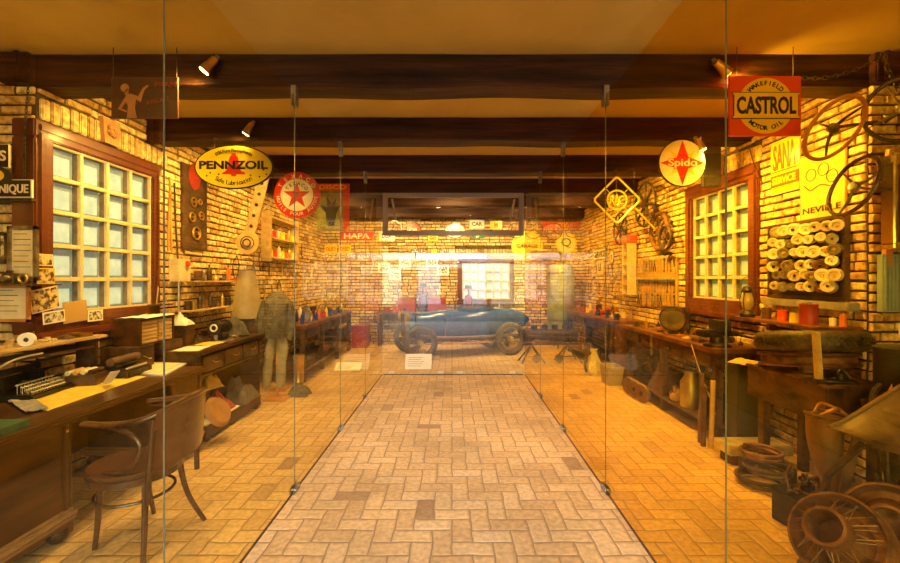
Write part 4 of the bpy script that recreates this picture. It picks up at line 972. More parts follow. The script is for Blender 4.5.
def k_block(t, m, w_=.1, d=.14, h=.07):
    b = MB(); b.box((-w_ / 2, -d / 2, 0), (w_ / 2, d / 2, h), bev=.012); b.cyl((-w_ * .2, 0, h), (-w_ * .2, 0, h + .035), .026, n=14); b.cyl((w_ * .2, d * .2, h), (w_ * .2, d * .2, h + .05), .014, n=12); b.build('casting', m, t)
    b = MB(); b.tube([(w_ * .2, d * .2, h + .04), (w_ * .5, d * .1, h + .06), (w_ * .75, -d * .3, h * .5), (w_ * .55, -d * .5, h * .4)], .007, n=8); b.build('pipe', M_steel, t)
def k_lampshell(t, m, r=.12):
    b = MB(); X = mtx((0, 0, r + .03), (R(90), 0, R(-35))); b.lathe([(r * 1.02, .0), (r * 1.05, .015), (r, .03), (r * .9, -.05), (r * .55, -.15), (0, -.18)], X, 28); b.build('shell', m, t)
    b = MB(); b.lathe([(0, .012), (r * .6, .02), (r * .98, .005), (r * .98, 0)], X, 28); b.build('glass', mat('headlamp_glass', (.35, .33, .27), .08, .7), t)
    b = MB(); b.box((-.05, -.05, 0), (.05, .05, .02), bev=.005); b.cyl((0, 0, .015), (0, 0, .07), .014); b.build('foot', M_iron, t)
def k_rag(t, m, w_=.16, d=.14, h=.05):
    b = MB(); sd = rnd.random() * 50
    def f(u, v):
        e = math.sin(PI * u) ** .6 * math.sin(PI * v) ** .6; return ((u - .5) * w_ * (1 + .2 * noise.noise(Vector((u * 3, v * 3, sd)))), (v - .5) * d * (1 + .2 * noise.noise(Vector((v * 3, u * 2, sd + 4)))), .002 + e * h * (.7 + .55 * noise.noise(Vector((u * 2.6, v * 2.6, sd))) + .22 * noise.noise(Vector((u * 8, v * 8, sd)))))
    b.grid(16, 14, f, .004)
    mn = min(v[2] for v in b.v); b.v = [(x, y, z - mn) for x, y, z in b.v]; b.build('cloth', m, t)
def k_spring(t, m, r=.025, h=.12):
    b = MB(); b.tube([(r * math.cos(k * .7), r * math.sin(k * .7), .005 + k * h / 60) for k in range(60)], .0045, n=6, sub=1); b.build('coil', m, t)
def k_hook(t, m, L=.2):
    b = MB(); b.tube([(0, L / 2, .01), (0, 0, .01), (0, -L * .3, .01), (.03, -L * .45, .01), (.055, -L * .36, .01)], .006, n=7); b.build('hook', m, t)
def k_caliper(t, m, L=.28):
    for s in (-1, 1): b = MB(); b.tube([(0, L / 2, .006), (s * L * .24, L * .2, .006), (s * L * .22, -L * .2, .006), (s * .008, -L / 2, .006)], .006, n=7); b.build('leg', m, t)
    b = MB(); b.cyl((0, L / 2, 0), (0, L / 2, .014), .013, n=12); b.build('pivot', m, t)
def k_plane(t, m, L=.2):
    b = MB(); b.box((-.025, -L / 2, 0), (.025, L / 2, .045), bev=.006); b.build('body', M_orangewood, t)
    b = MB(); b.box((-.02, -.02, 0), (.02, -.012, .09), mtx((0, .01, .01), (R(35), 0, 0))); b.build('iron', m, t)

KIT = {'wrench': (k_wrench, 'double-ended spanner', 'spanner'), 'hammer': (k_hammer, 'pale-handled hammer', 'hammer'), 'pliers': (k_pliers, 'pair of pliers', 'pliers'),
 'screwdriver': (k_driver, 'wooden-handled screwdriver', 'screwdriver'), 'file': (k_file, 'hand file', 'file'), 'hacksaw': (k_saw, 'hacksaw', 'saw'), 'tin_can': (k_can, 'tin can', 'can'),
 'oil_can': (k_oilcan, 'long-spouted oil can', 'oil can'), 'bottle': (k_bottle, 'narrow bottle', 'bottle'), 'gear': (k_gear, 'toothed gear wheel', 'gear'), 'tool_box': (k_box, 'lidded box', 'box'),
 'bench_vise': (k_vise, 'bench vise', 'vise'), 'pulley': (k_pulley, 'spoked pulley wheel', 'wheel'), 'parts_tray': (k_tray, 'tray of small parts', 'tray'), 'engine_casting': (k_block, 'metal casting with a bent pipe', 'machine part'),
 'headlamp': (k_lampshell, 'round headlamp', 'headlamp'), 'rag': (k_rag, 'crumpled rag', 'rag'), 'coil_spring': (k_spring, 'coil spring', 'spring'), 'hook': (k_hook, 'iron hook', 'hook'),
 'caliper': (k_caliper, 'pair of calipers', 'calipers'), 'wood_plane': (k_plane, 'small wooden plane', 'plane')}
MN = {M_steel.name: 'grey steel', M_rust.name: 'rusty', M_iron.name: 'black', M_brass.name: 'brass', M_rustgrey.name: 'rusty grey', M_canred.name: 'red', M_ywl.name: 'yellow', M_milk.name: 'dull tin',
 M_orangeglass.name: 'amber', M_barrelblue.name: 'pale blue', M_green.name: 'green', M_bluetool.name: 'blue', M_clothyellow.name: 'ochre', M_clothwhite.name: 'pale', M_clothred.name: 'red', M_clothdark.name: 'dark', M_clothgrey.name: 'grey green',
 M_orangewood.name: 'orange wood', M_oldwood.name: 'dark wood', M_palewood.name: 'pale wood', M_cream.name: 'cream', M_white.name: 'white', M_purple.name: 'purple', M_orred.name: 'orange', M_chrome.name: 'chrome', M_blue.name: 'dark blue'}
SHR = []; SHRINK = [False]
def put(kind, m, loc, rot=0.0, label=None, place='', group=None, sc=1.0, **kw):
    fn, ds, cat = KIT[kind]
    lb = label or f'{MN.get(m.name, "dark")} {ds} {place}'
    loc = (loc[0], loc[1], loc[2] + (.0015 if not isinstance(rot, tuple) else 0))
    t = thing(kind, lb, cat, loc, rot, group); fn(t, m, **kw)
    if SHRINK[0] or isinstance(rot, tuple): SHR.append(t)
    if sc != 1.0: t.scale = (sc, sc, sc)
    return t
def wall_rot(s, ang=0.0):
    # lies a flat tool against a wall: local z into the room, local y up.  s=-1 left wall, 1 right wall, 0 back wall
    if s == 0: B = Matrix(((1, 0, 0), (0, 0, -1), (0, 1, 0)))
    elif s < 0: B = Matrix(((0, 0, 1), (1, 0, 0), (0, 1, 0)))
    else: B = Matrix(((0, 0, -1), (-1, 0, 0), (0, 1, 0)))
    return tuple((B @ Matrix.Rotation(ang, 3, 'Z')).to_euler())
WOFF = .022
def on_wall(kind, m, s, u, z, ang=0.0, place='', group=None, off=WOFF, label=None, sc=1.0, **kw):
    loc = (u, YB - off, z) if s == 0 else (s * (XW - off), u, z)
    t = put(kind, m, loc, wall_rot(s, ang), label, place, group, sc, **kw)
    b = MB(); return t

# ------------------------------------------------------------------ left: second desk and its clutter
BX, B0, B1, BZ = -2.36, 3.97, 5.30, .88
t = thing('work_desk', 'tall brown desk with drawers standing beyond the walnut desk on the left', 'desk', (-2.7, 4.5, 0))
def d2(m_, x0, x1, y0, y1, z0, z1, bev=.004): m_.box((x0 + 2.7, y0 - 4.5, z0), (x1 + 2.7, y1 - 4.5, z1), bev=bev)
m_ = MB(); d2(m_, -3.03, BX + .02, B0, B1, BZ - .04, BZ, .008); m_.build('desk_top', M_deskwood, t)
m_ = MB(); d2(m_, -3.0, BX - .02, B0 + .03, B0 + .06, .0, BZ - .04); d2(m_, -3.0, BX - .02, B1 - .05, B1 - .03, .0, BZ - .04); d2(m_, -3.0, -2.96, B0 + .06, B1 - .06, .1, BZ - .04); d2(m_, -3.0, BX - .02, B0 + .06, B1 - .06, BZ - .26, BZ - .24); m_.build('carcass', M_deskwood, t)
for k in range(3):
    y = B0 + .08 + k * .39; m_ = MB(); d2(m_, BX - .05, BX - .01, y, y + .365, BZ - .225, BZ - .06, .006); dr = m_.build('drawer', M_deskwood, t)
    m_ = MB(); m_.tube([(BX - .01 + 2.7, y + .16 - 4.5, BZ - .13), (BX + .012 + 2.7, y + .18 - 4.5, BZ - .145), (BX + .012 + 2.7, y + .26 - 4.5, BZ - .145), (BX - .01 + 2.7, y + .28 - 4.5, BZ - .13)], .005, n=8); m_.build('handle', M_brass, dr)
# dark low box the chest of drawers stands on, and the chest
m_ = MB(); m_.box((-.19, -.02, .0005), (.15, .26, .0845), bev=.004); o = m_.build('wooden_riser', M_oldwood, None, (-2.86, 4.02, BZ)); tag(o, 'dark low wooden riser under the small chest of drawers', 'box')
m_ = MB(); m_.box((-.19, 0, .0005), (.13, .22, .2045), bev=.004); o = m_.build('wooden_block', M_oldwood, None, (-2.86, 3.68, DZ)); tag(o, 'dark wooden block at the far end of the walnut desk under the small chest', 'block')
t = thing('drawer_chest', 'small brown chest of flat drawers below the right end of the left window', 'chest of drawers', (-2.865, 3.98, BZ + .085))
m_ = MB(); m_.box((-.13, -.23, 0), (.115, -.21, .235)); m_.box((-.13, .21, 0), (.115, .23, .235)); m_.box((-.13, -.21, .22), (.115, .21, .235)); m_.box((-.13, -.21, 0), (.115, .21, .012)); m_.box((-.13, -.21, 0), (-.12, .21, .22)); m_.box((-.14, -.24, .235), (.125, .24, .243), bev=.002); m_.build('case', M_deskwood, t)
for k in range(6):
    m_ = MB(); m_.box((-.10, -.205, .016 + k * .034), (.11, .205, .046 + k * .034), bev=.003); dr = m_.build('drawer', M_palewood if k % 1 == 0 else M_oldwood, t)
    m_ = MB(); m_.cyl((.11, 0, .031 + k * .034), (.122, 0, .031 + k * .034), .007, n=8); m_.build('knob', M_brass, dr)
sheet('loose white papers on top of the small chest of drawers', -2.99, -2.73, 3.76, 4.22, BZ + .085 + .244, M_white, R(5), .018, seed=4)
sheet('white paper lying on the brown desk beside the small chest', -2.66, -2.42, 4.0, 4.3, BZ, M_white, R(8), .008, seed=5)
sheet('yellow-cream folded map on the brown desk beyond the white paper', -2.66, -2.44, 4.33, 4.60, BZ, M_yellowpaper, R(-6), .012, seed=6)
m_ = MB(); m_.box((-.012, 0, 0), (.012, .006, .2), mtx((0, 0, 0), (0, R(25), 0))); m_.box((-.1, 0, 0), (.1, .006, .012)); 
t = thing('set_square', 'pale wooden set square leaning at the right end of the left window', 'set square', (-2.98, 4.36, 1.31), R(80))
m_ = MB(); m_.tube([(-.06, 0, .0), (.07, 0, .0), (-.04, 0, .17)], .009, closed=True, sub=1, n=4); m_.build('frame', M_palewood, t)
m_ = MB(); m_.box((-.09, -.1, 0), (.07, .07, .012)); o = m_.build('wall_shelf', M_oldwood, None, (-2.99, 4.38, 1.29)); tag(o, 'small dark bracket shelf under the wooden set square', 'shelf')
# white crumpled paper standing
t = put('rag', M_white, (-2.80, 4.42, BZ + .20), 0, 'crumpled white paper heaped on a carton beside the left window', w_=.16, d=.16, h=.16)
m_ = MB(); m_.box((-.08, -.08, 0), (.08, .08, .2), bev=.004); o = m_.build('carton', M_oldwood, None, (-2.80, 4.42, BZ)); tag(o, 'dark brown box under the crumpled white paper', 'box')
# grey switch box on the wall
p = Vector((-3.0, 4.70, 1.66)); t = thing('switch_box', 'cream electrical box with a red button on the left brick wall', 'electrical box', p)
m_ = MB(); m_.box((-.07, -.10, -.13), (.05, .10, .12), bev=.008); m_.build('case', M_cream, t)
m_ = MB(); m_.cyl((.05, .03, .07), (.075, .03, .07), .03, n=16); m_.build('button', M_red, t)
m_ = MB(); m_.tube([(-.02, 0, -.13), (-.02, .0, -.5), (-.03, .02, -.7)], .012); m_.build('conduit', M_milk, t)
m_ = MB(); m_.tube([(-.03, .0, .12), (-.035, -.03, .5), (-.03, -.06, .95)], .01); m_.build('cable', M_iron, t)
# tall dark display board with a red oval, on the left wall
p = Vector((-3.06, 5.02, 2.40)); t = thing('display_board', 'tall dark board with a red oval badge and brass fittings on the left wall', 'board', p)
m_ = MB(); m_.box((0, -.24, -.50), (.03, .24, .48), bev=.004); m_.build('board', mat('dark_board', (.02, .012, .008), .5, col2=(.10, .05, .02), scale=8), t)
m_ = MB(); disc(m_, .15, 0, .012, 32, .75); 
q = MB(); q.add([(-y + .035, x, z) for (x, y, z) in m_.v], m_.f, Matrix.Translation((0, -.02, .36))); q.build('oval_badge', mat('faded_red', (.28, .03, .02), .4), t)
for (y, z, r_) in ((-.05, .06, .05), (.07, .08, .03), (.1, -.08, .045), (-.08, -.12, .05), (.0, -.3, .07)):
    m_ = MB(); m_.ring(r_, .01, mtx((.045, y, z), (0, R(90), 0)), n=20, m=6); m_.cyl((.03, y, z), (.07, y, z), r_ * .3); m_.build('fitting', M_brass, t)
# two ladders / planks leaning near the window
for i, (y, l, lb) in enumerate(((4.56, .62, 'pale wooden rule hanging upright beside the left window, nearer one'), (4.62, .8, 'pale wooden rule hanging upright beside the left window, farther one'))):
    m_ = MB(); m_.box((0, -.012, 0), (.012, .012, l), mtx((0, 0, 0), (R(-3 + 5 * i), 0, 0))); o = m_.build('wooden_rule', M_orangewood, None, (-3.055, y, 1.86)); tag(o, lb, 'rule')
# wall shelf with tools beyond the switch box
for i, (z, y0, y1, dp) in enumerate(((1.52, 4.9, 5.9, .18), (1.19, 4.7, 5.7, .20))):
    m_ = MB(); m_.box((-XW + .01, y0, z), (-XW + dp, y1, z + .02), bev=.003); m_.box((-XW + .01, y0 + .1, z - .1), (-XW + .03, y0 + .12, z)); m_.box((-XW + .01, y1 - .12, z - .1), (-XW + .03, y1 - .1, z))
    o = m_.build('wall_shelf', M_palewood); tag(o, ['upper', 'lower'][i] + ' pale plank shelf of tools on the left wall beyond the electrical box', 'shelf')
PL = ['nearest', *[f'{ORD[i]} away' for i in range(1, 20)]]
def row(s, kinds, mats, p0, p1, place, jit=.01, seed=1, **kw):
    rg = random.Random(seed); n = len(kinds); a, b = Vector(p0), Vector(p1)
    SHRINK[0] = True
    for i, (k, m) in enumerate(zip(kinds, mats)):
        c = a.lerp(b, (i + .5) / n) + Vector((rg.uniform(-jit, jit), rg.uniform(-jit, jit), 0))
        put(k, m, c, rg.uniform(-.8, .8) + (s or 0), place=f'{place}, {PL[i]}', sc=rg.uniform(.85, 1.12), **kw)
    SHRINK[0] = False
row(0, ['tin_can', 'coil_spring', 'bottle', 'oil_can', 'gear', 'tin_can', 'bottle', 'rag'], [M_rust, M_steel, M_iron, M_brass, M_iron, M_steel, M_orangeglass, M_clothred], (-XW + .1, 4.95, 1.54), (-XW + .1, 5.85, 1.54), 'on upper shelf, left wall', seed=3)
row(0, ['tin_can', 'tin_can', 'bottle', 'tin_can', 'bottle', 'tin_can', 'oil_can', 'bottle', 'tin_can'], [M_iron, M_brass, M_iron, M_rust, M_iron, M_iron, M_rust, M_brass, M_iron], (-XW + .11, 4.75, 1.21), (-XW + .11, 5.65, 1.21), 'on lower shelf, left wall', seed=4)
# desk two top
row(0, ['engine_casting', 'gear', 'bench_vise', 'parts_tray', 'engine_casting', 'tin_can'], [M_iron, M_steel, M_iron, M_rust, M_iron, M_brass], (-2.84, 4.62, BZ), (-2.80, 5.2, BZ), 'at back of brown desk', seed=6)
row(PI / 2, ['file', 'wrench', 'hammer', 'parts_tray', 'wrench'], [M_steel, M_steel, M_iron, M_iron, M_rust], (-2.47, 4.62, BZ), (-2.46, 5.2, BZ), 'at front of brown desk', seed=7)
# grinder head with a white-rimmed wheel
p = Vector((-2.62, 4.80, BZ)); t = thing('bench_grinder', 'black bench grinder with a white-rimmed wheel on the brown desk', 'grinder', p, R(0))
m_ = MB(); m_.box((-.06, -.07, 0), (.06, .07, .03), bev=.01); m_.cyl((0, 0, .02), (0, 0, .1), .03); m_.cyl((0, -.09, .14), (0, .09, .14), .055, n=20); m_.build('motor', M_black, t)
for s in (-1, 1):
    m_ = MB(); m_.cyl((0, s * .10, .14), (0, s * .125, .14), .075, n=24); wq = m_.build('grinding_wheel', M_iron, t)
    m_ = MB(); m_.ring(.035, .01, mtx((0, s * .128, .14), (R(90), 0, 0)), n=20, m=6); m_.build('washer', M_white, wq)

# hanging tools: calipers, bent pipes and saws on the left wall
rg = random.Random(12); kk = ['caliper', 'hacksaw', 'pliers', 'caliper', 'hook', 'wrench', 'hammer', 'caliper', 'hook', 'hacksaw', 'file', 'wrench', 'pliers', 'gear']
for i, k in enumerate(kk):
    on_wall(k, rg.choice([M_cream, M_steel, M_rust, M_iron, M_brass]), -1, 6.0 + i * .27, 1.72 + (i % 2) * .14, rg.uniform(-.25, .25) + (PI if k == 'hammer' else 0), f'in upper row, left wall, {PL[i]}', sc=1.25)
kk = ['wrench', 'wrench', 'hammer', 'file', 'pliers', 'caliper', 'wrench', 'screwdriver', 'screwdriver', 'hook', 'wrench', 'hammer']
for i, k in enumerate(kk):
    on_wall(k, rg.choice([M_iron, M_steel, M_rust, M_iron, M_brass]), -1, 6.0 + i * .3, 1.36, rg.uniform(-.2, .2) + (PI if k == 'hammer' else 0), f'in lower row, left wall, {PL[i]}', sc=1.2)
# round yellow pulley on a post with holes
p = at(248, 243, 5.3); t = thing('pulley', 'flat yellowish disc pulley at the foot of the drilled bar', 'wheel', p)
m_ = MB(); m_.lathe([(0, -.02), (.14, -.02), (.145, 0), (.14, .02), (.06, .02), (.055, .035), (.0, .035)], mtx(rot=(R(90), 0, 0)), 32); m_.build('disc', mat('ochre_disc', (.62, .42, .14), .5, col2=(.5, .3, .08), scale=12), t)
m_ = MB(); m_.ring(.08, .006, mtx((0, -.022, 0), (R(90), 0, 0))); m_.ring(.045, .01, mtx((0, -.034, 0), (R(90), 0, 0))); m_.build('ring', M_iron, t); m_ = MB(); m_.tube([(0, 0, .14), (0, 0, 3.0 - t.location.z), (0, .38, 3.02 - t.location.z)], .003, sub=1, n=6); m_.build('hanger', M_iron, t)
t = thing('drilled_bar', 'long pale drilled metal bar hanging tilted above the yellowish disc', 'bar', at(257, 205, 5.42))
m_ = MB(); m_.box((-.07, -.012, -.38), (.07, .012, .38), mtx(rot=(0, R(14), 0)), bev=.004); m_.build('bar', M_palewood, t)
m_ = MB()
for z in (-.28, -.14, 0, .14, .28): m_.add(*(lambda q: (q.v, q.f))(MB().cyl((0, -.018, z), (0, -.011, z), .022, n=14)), mtx(rot=(0, R(14), 0)))
m_.build('hole_plug', M_black, t)
m_ = MB(); m_.tube([(.09, 0, .37), (.09, 0, 3.0 - t.location.z), (.09, .26, 3.02 - t.location.z)], .004, sub=1, n=6); m_.tube([(-.08, 0, -.37), (-.11, -.04, -.43)], .004, sub=1, n=6); m_.build('hanger', M_iron, t)
# the pair of diagonal stays
for s, m, a, b, lb in ((-1, M_cream, (273, 200), (246, 228), 'pale diagonal metal stay beside the round red-rimmed sign'), (1, M_ywl, (634, 207), (655, 229), 'yellow diagonal metal stay right of the diamond sign')):
    A, B_ = at(*a, 5.5), at(*b, 5.5); m_ = MB(); m_.tube([(0, 0, 0), B_ - A], .012, n=8, sub=1); o = m_.build('diagonal_stay', m, None, A); tag(o, lb, 'bar')
    m_ = MB(); m_.tube([(0, 0, 0), (0, .0, 3.0 - A.z), (0, .18, 3.01 - A.z)], .004, n=6, sub=1); m_.build('hanger', M_iron, o)

# ------------------------------------------------------------------ low shelf with rags on the floor, boots, book
t = thing('low_platform', 'long low wooden platform on the floor in front of the brown desk', 'platform', (-2.5, 4.6, 0))
m_ = MB(); m_.box((-.3, -.55, .12), (.16, .60, .15), bev=.004); m_.box((.13, -.55, .03), (.16, .60, .12), bev=.003); m_.build('deck', M_oldwood, t)
for x in (-.25, .1):
    for y in (-.53, -.05, .5): m_ = MB(); m_.box((x, y, 0), (x + .05, y + .05, .12)); m_.build('foot', M_oldwood, t)
m_ = MB(); m_.box((-.2, -.28, 0.001), (.2, .35, .015)); o = m_.build('slatted_mat', M_white, None, (-2.55, 4.35, .15)); tag(o, 'white striped cloth strip lying on the low platform', 'cloth')
t = thing('cushion', 'round tan leather cushion leaning at the near end of the low platform', 'cushion', (-2.18, 4.06, .165), (R(0), R(62), R(-10)))
m_ = MB(); m_.lathe([(0, -.03), (.12, -.03), (.15, 0), (.12, .04), (0, .05)], mtx((-.14, 0, 0), sc=(1, 1, 1)), 28); m_.build('pad', mat('tan_leather', (.30, .14, .04), .5, col2=(.42, .22, .07), scale=5, bump=.3), t)
put('rag', M_clothred, (-2.52, 4.46, .166), .1, 'dark red cloth heap on the low platform', w_=.36, d=.36, h=.28)
put('rag', M_clothyellow, (-2.52, 4.44, .425), 1.2, 'ochre cloth bundle on the dark red heap', w_=.2, d=.2, h=.16)
put('rag', M_clothdark, (-2.48, 4.95, .15), .0, 'dark grey crumpled cloth at the far end of the low platform', w_=.36, d=.38, h=.3)
t = thing('book', 'grey-white ledger standing aslant behind the red cloth heap', 'book', (-2.76, 4.72, .166), (0, R(8), R(15)))
m_ = MB(); m_.box((-.02, -.12, 0), (.02, .12, .32), bev=.004); m_.build('cover', mat('grey_board', (.42, .42, .4), .7), t); m_ = MB(); m_.box((-.017, -.117, .003), (.017, .125, .317)); m_.build('pages', M_white, t)
# overalls hanging from the desk end
t = thing('overalls', 'grey-green overalls and dark jacket hung on a stand beyond the brown desk', 'overalls', (-2.27, 5.52, 0))
for s in (-1, 1):
    m_ = MB(); m_.tube([(s * .05, 0, .98), (s * .07, .0, .75), (s * .085 - .02, -.02, .45), (s * .09 - .05, -.01, .16)], lambda u: .075 - .02 * u + .008 * math.sin(u * 17), n=14, flat=.65); m_.build('trouser_leg', M_clothgrey, t)
m_ = MB(); m_.tube([(0, 0, .9), (0, 0, 1.05), (0, .01, 1.2)], lambda u: .13 - .04 * u, n=16, flat=.5); m_.build('waist', M_clothgrey, t)
for s in (-1, 1):
    m_ = MB(); m_.tube([(s * .07, .0, .86), (s * .04, -.05, 1.02), (0, -.02, 1.215)], .012, n=6); m_.build('strap', M_clothdark, t)
m_ = MB(); m_.tube([(0, .0, 0), (0, .0, 1.24)], .016, sub=1); m_.box((-.14, -.12, 0), (.14, .12, .03)); m_.build('stand', M_orangewood, t)
m_ = MB(); m_.lathe([(0, .78), (.15, .80), (.19, .95), (.17, 1.1), (.18, 1.25), (.09, 1.36), (.04, 1.4), (0, 1.4)], mtx(sc=(1, .75, 1)), 28, rfun=lambda a, z: 1 + .12 * math.sin(5 * a + z * 9) + .07 * math.sin(11 * a - z * 14))
m_.tube([(-.14, 0, 1.26), (-.2, -.03, 1.05), (-.17, -.08, .85)], lambda u: .06 - .015 * u, n=12); m_.tube([(.14, 0, 1.26), (.2, -.03, 1.0), (.19, -.07, .78)], lambda u: .06 - .015 * u, n=12); m_.build('jacket', M_clothdark, t)
put('rag', M_clothdark, (-2.05, 5.70, .0), 0, 'dark boots-like cloth lump at the foot of the overalls', w_=.26, d=.24, h=.2)
# rag heap on the far left desk top and a hide bag
put('rag', M_clothdark, (-2.66, 5.16, BZ), 0, 'dark crumpled jacket heaped at the far end of the brown desk', w_=.3, d=.22, h=.3)
# orange-brown post and fire extinguisher shaped yellow cylinder
t = thing('yellow_cylinder', 'yellow upright cylinder standing on the floor left of the corridor', 'cylinder', (-2.21, 6.12, 0))
m_ = MB(); m_.lathe([(0, 0), (.072, 0), (.078, .01), (.078, .03), (.072, .04), (.072, .42), (.078, .43), (.078, .46), (.05, .475), (0, .478)], None, 28); m_.build('body', M_brass, t)
m_ = MB(); m_.cyl((0, 0, .47), (0, 0, .5), .02); m_.build('cap', M_iron, t)
m_ = MB(); m_.box((-.03, -.04, 0), (.05, .04, 1.12), bev=.005); m_.box((-.08, -.1, 0), (.1, .1, .03)); o = m_.build('wooden_post', M_orangewood, None, (-2.42, 5.98, 0)); tag(o, 'orange-brown wooden post standing behind the overalls', 'post')

# ------------------------------------------------------------------ left workbench farther back
def bench(name, label, x0, x1, y0, y1, h, m_top, nleg=3, shelf=.16, drawers=0, front=1):
    cx, cy_ = (x0 + x1) / 2, (y0 + y1) / 2; t = thing(name, label, 'workbench', (cx, cy_, 0)); hx, hy = (x1 - x0) / 2, (y1 - y0) / 2
    b = MB(); b.box((-hx, -hy, h - .05), (hx, hy, h), bev=.006); b.build('bench_top', m_top, t)
    b = MB(); b.box((-hx + .03, -hy + .03, h - .2), (hx - .03, hy - .03, h - .05)); b.build('apron', M_oldwood, t)
    for sx in (-1, 1):
        for k in range(nleg):
            y = -hy + .05 + (2 * hy - .1) * k / (nleg - 1); b = MB(); b.box((sx * (hx - .07) - .035, y - .035, 0), (sx * (hx - .07) + .035, y + .035, h - .05), bev=.004); b.build('leg', M_oldwood, t)
    if shelf: b = MB(); b.box((-hx + .02, -hy + .02, shelf - .03), (hx - .02, hy - .02, shelf), bev=.004); b.build('lower_shelf', M_oldwood, t)
    fx = -hx if front > 0 else hx
    for k in range(drawers):
        dy = (2 * hy - .1) / drawers; y = -hy + .05 + dy * (k + .5)
        b = MB(); b.box((fx + .03 * front + .001, y - dy * .45, h - .19), (fx + .012 * front, y + dy * .45, h - .065), bev=.005); dr = b.build('drawer', M_oldwood, t)
        b = MB(); b.cyl((fx + .012 * front, y, h - .125), (fx - .014 * front, y, h - .125), .008, .013, n=12); b.build('knob', M_chrome, dr)
    return t
bench('workbench', 'low dark red-brown workbench crowded with bottles, left of the car', -3.02, -2.18, 6.35, 9.3, .86, M_benchtop, 4, .2, 4, -1)
mm = [M_bluetool, M_purple, M_steel, M_bluetool, M_orangeglass, M_red, M_ywl, M_bluetool, M_purple, M_brass, M_iron, M_cream]
kk = ['bottle', 'rag', 'oil_can', 'tin_can', 'bottle', 'tin_can', 'bottle', 'tin_can', 'tool_box', 'oil_can', 'engine_casting', 'bottle']
row(0, kk, mm, (-2.32, 6.5, .86), (-2.35, 9.1, .86), 'at front of left workbench', seed=21)
kk = ['engine_casting', 'tin_can', 'bottle', 'pulley', 'tin_can', 'bottle', 'headlamp', 'oil_can', 'bench_vise', 'tin_can', 'gear']
row(0, kk, [M_iron, M_ywl, M_barrelblue, M_rust, M_red, M_white, M_brass, M_brass, M_iron, M_ywl, M_rust], (-2.78, 6.5, .86), (-2.78, 9.1, .86), 'at back of left workbench', seed=22)
row(0, ['tool_box', 'tin_can', 'tool_box', 'pulley', 'tin_can', 'tool_box', 'engine_casting', 'tool_box', 'tin_can'], [M_rust, M_iron, M_oldwood, M_rust, M_brass, M_canred, M_rust, M_iron, M_rust], (-2.42, 6.5, .2), (-2.42, 9.1, .2), 'under the left workbench', seed=23)
# tall shelves on the left wall at the back
t = thing('bottle_rack', 'cream shelf rack of bottles and tins high on the left wall', 'shelf', (-3.05, 7.4, 1.9))
for z in (0, .32, .64): m_ = MB(); m_.box((0, -.6, z), (.16, .6, z + .02), bev=.002); m_.build('shelf_board', M_palewood, t)
for y in (-.6, .6): m_ = MB(); m_.box((0, y - .015, -.05), (.165, y + .015, .75)); m_.build('side', M_palewood, t)
for j, z in enumerate((1.92, 2.24)):
    row(0, ['tin_can', 'tin_can', 'bottle', 'tin_can', 'tin_can', 'bottle', 'tin_can'], [M_ywl, M_red, M_cream, M_ywl, M_orred, M_brass, M_ywl], (-2.96, 6.84, z), (-2.96, 7.96, z), ['on lowest', 'on middle'][j] + ' board of the cream wall rack', seed=30 + j)
# large poster hung from the fourth beam, left
p = at(333, 207, 6.93); t = thing('hanging_poster', 'faded green and red poster hanging under the fourth beam, left of the transom frame', 'poster', p)
m_ = MB(); m_.box((-.27, 0, -.38), (.27, .008, .38)); m_.build('panel', mat('poster_green', (.10, .12, .03), .5, col2=(.3, .28, .06), scale=7), t)
m_ = MB(); m_.box((-.27, -.004, .27), (.27, 0, .38)); m_.box((.16, -.004, -.38), (.27, 0, .27)); m_.build('red_band', M_orred, t)
m_ = MB(); X = mtx(rot=(R(90), 0, 0)); m_.prism([(-.1, -.3), (.02, -.32), (.06, -.1), (.12, .02), (.03, .0), (.06, .15), (-.02, .05), (-.1, .17), (-.09, .0), (-.2, .02), (-.12, -.1)], .003, X, z0=.001); m_.build('dark_figure', M_offblack, t)
m_ = MB(); glyphs(m_, 'DISCO', fitw=.44, fith=.075, bold=.02, y=-.007, M=Matrix.Translation((0, 0, .325))); m_.build('lettering', M_ywl, t)
hang_chain(t, [(-.2, .37, 3.212 - p.z), (.2, .37, 3.212 - p.z)], 0)
# ------------------------------------------------------------------ right side benches
RX = 2.46
bench('workbench', 'long dark oily workbench with knobbed drawers along the right wall', RX, 3.04, 4.0, 6.15, .90, M_benchtop, 3, .17, 4, 1)
bench('workbench', 'farther dark workbench along the right wall beyond the red cabinet', RX + .0, 3.04, 6.62, 9.2, .90, M_benchtop, 3, .17, 4, 1)
t = thing('tool_cabinet', 'small rusty red cabinet between the two right-hand workbenches', 'cabinet', (2.72, 6.38, 0))
m_ = MB(); m_.box((-.2, -.2, .1), (.25, .2, .86), bev=.006); m_.build('body', M_rust, t)
m_ = MB(); m_.box((-.215, -.18, .5), (-.2, .18, .84), bev=.004); dq = m_.build('door', M_rust, t); m_ = MB(); m_.cyl((-.215, .12, .66), (-.235, .12, .66), .012); m_.build('handle', M_brass, dq)
for x in (-.17, .2):
    for y in (-.17, .15): m_ = MB(); m_.box((x, y, 0), (x + .03, y + .03, .1)); m_.build('leg', M_iron, t)
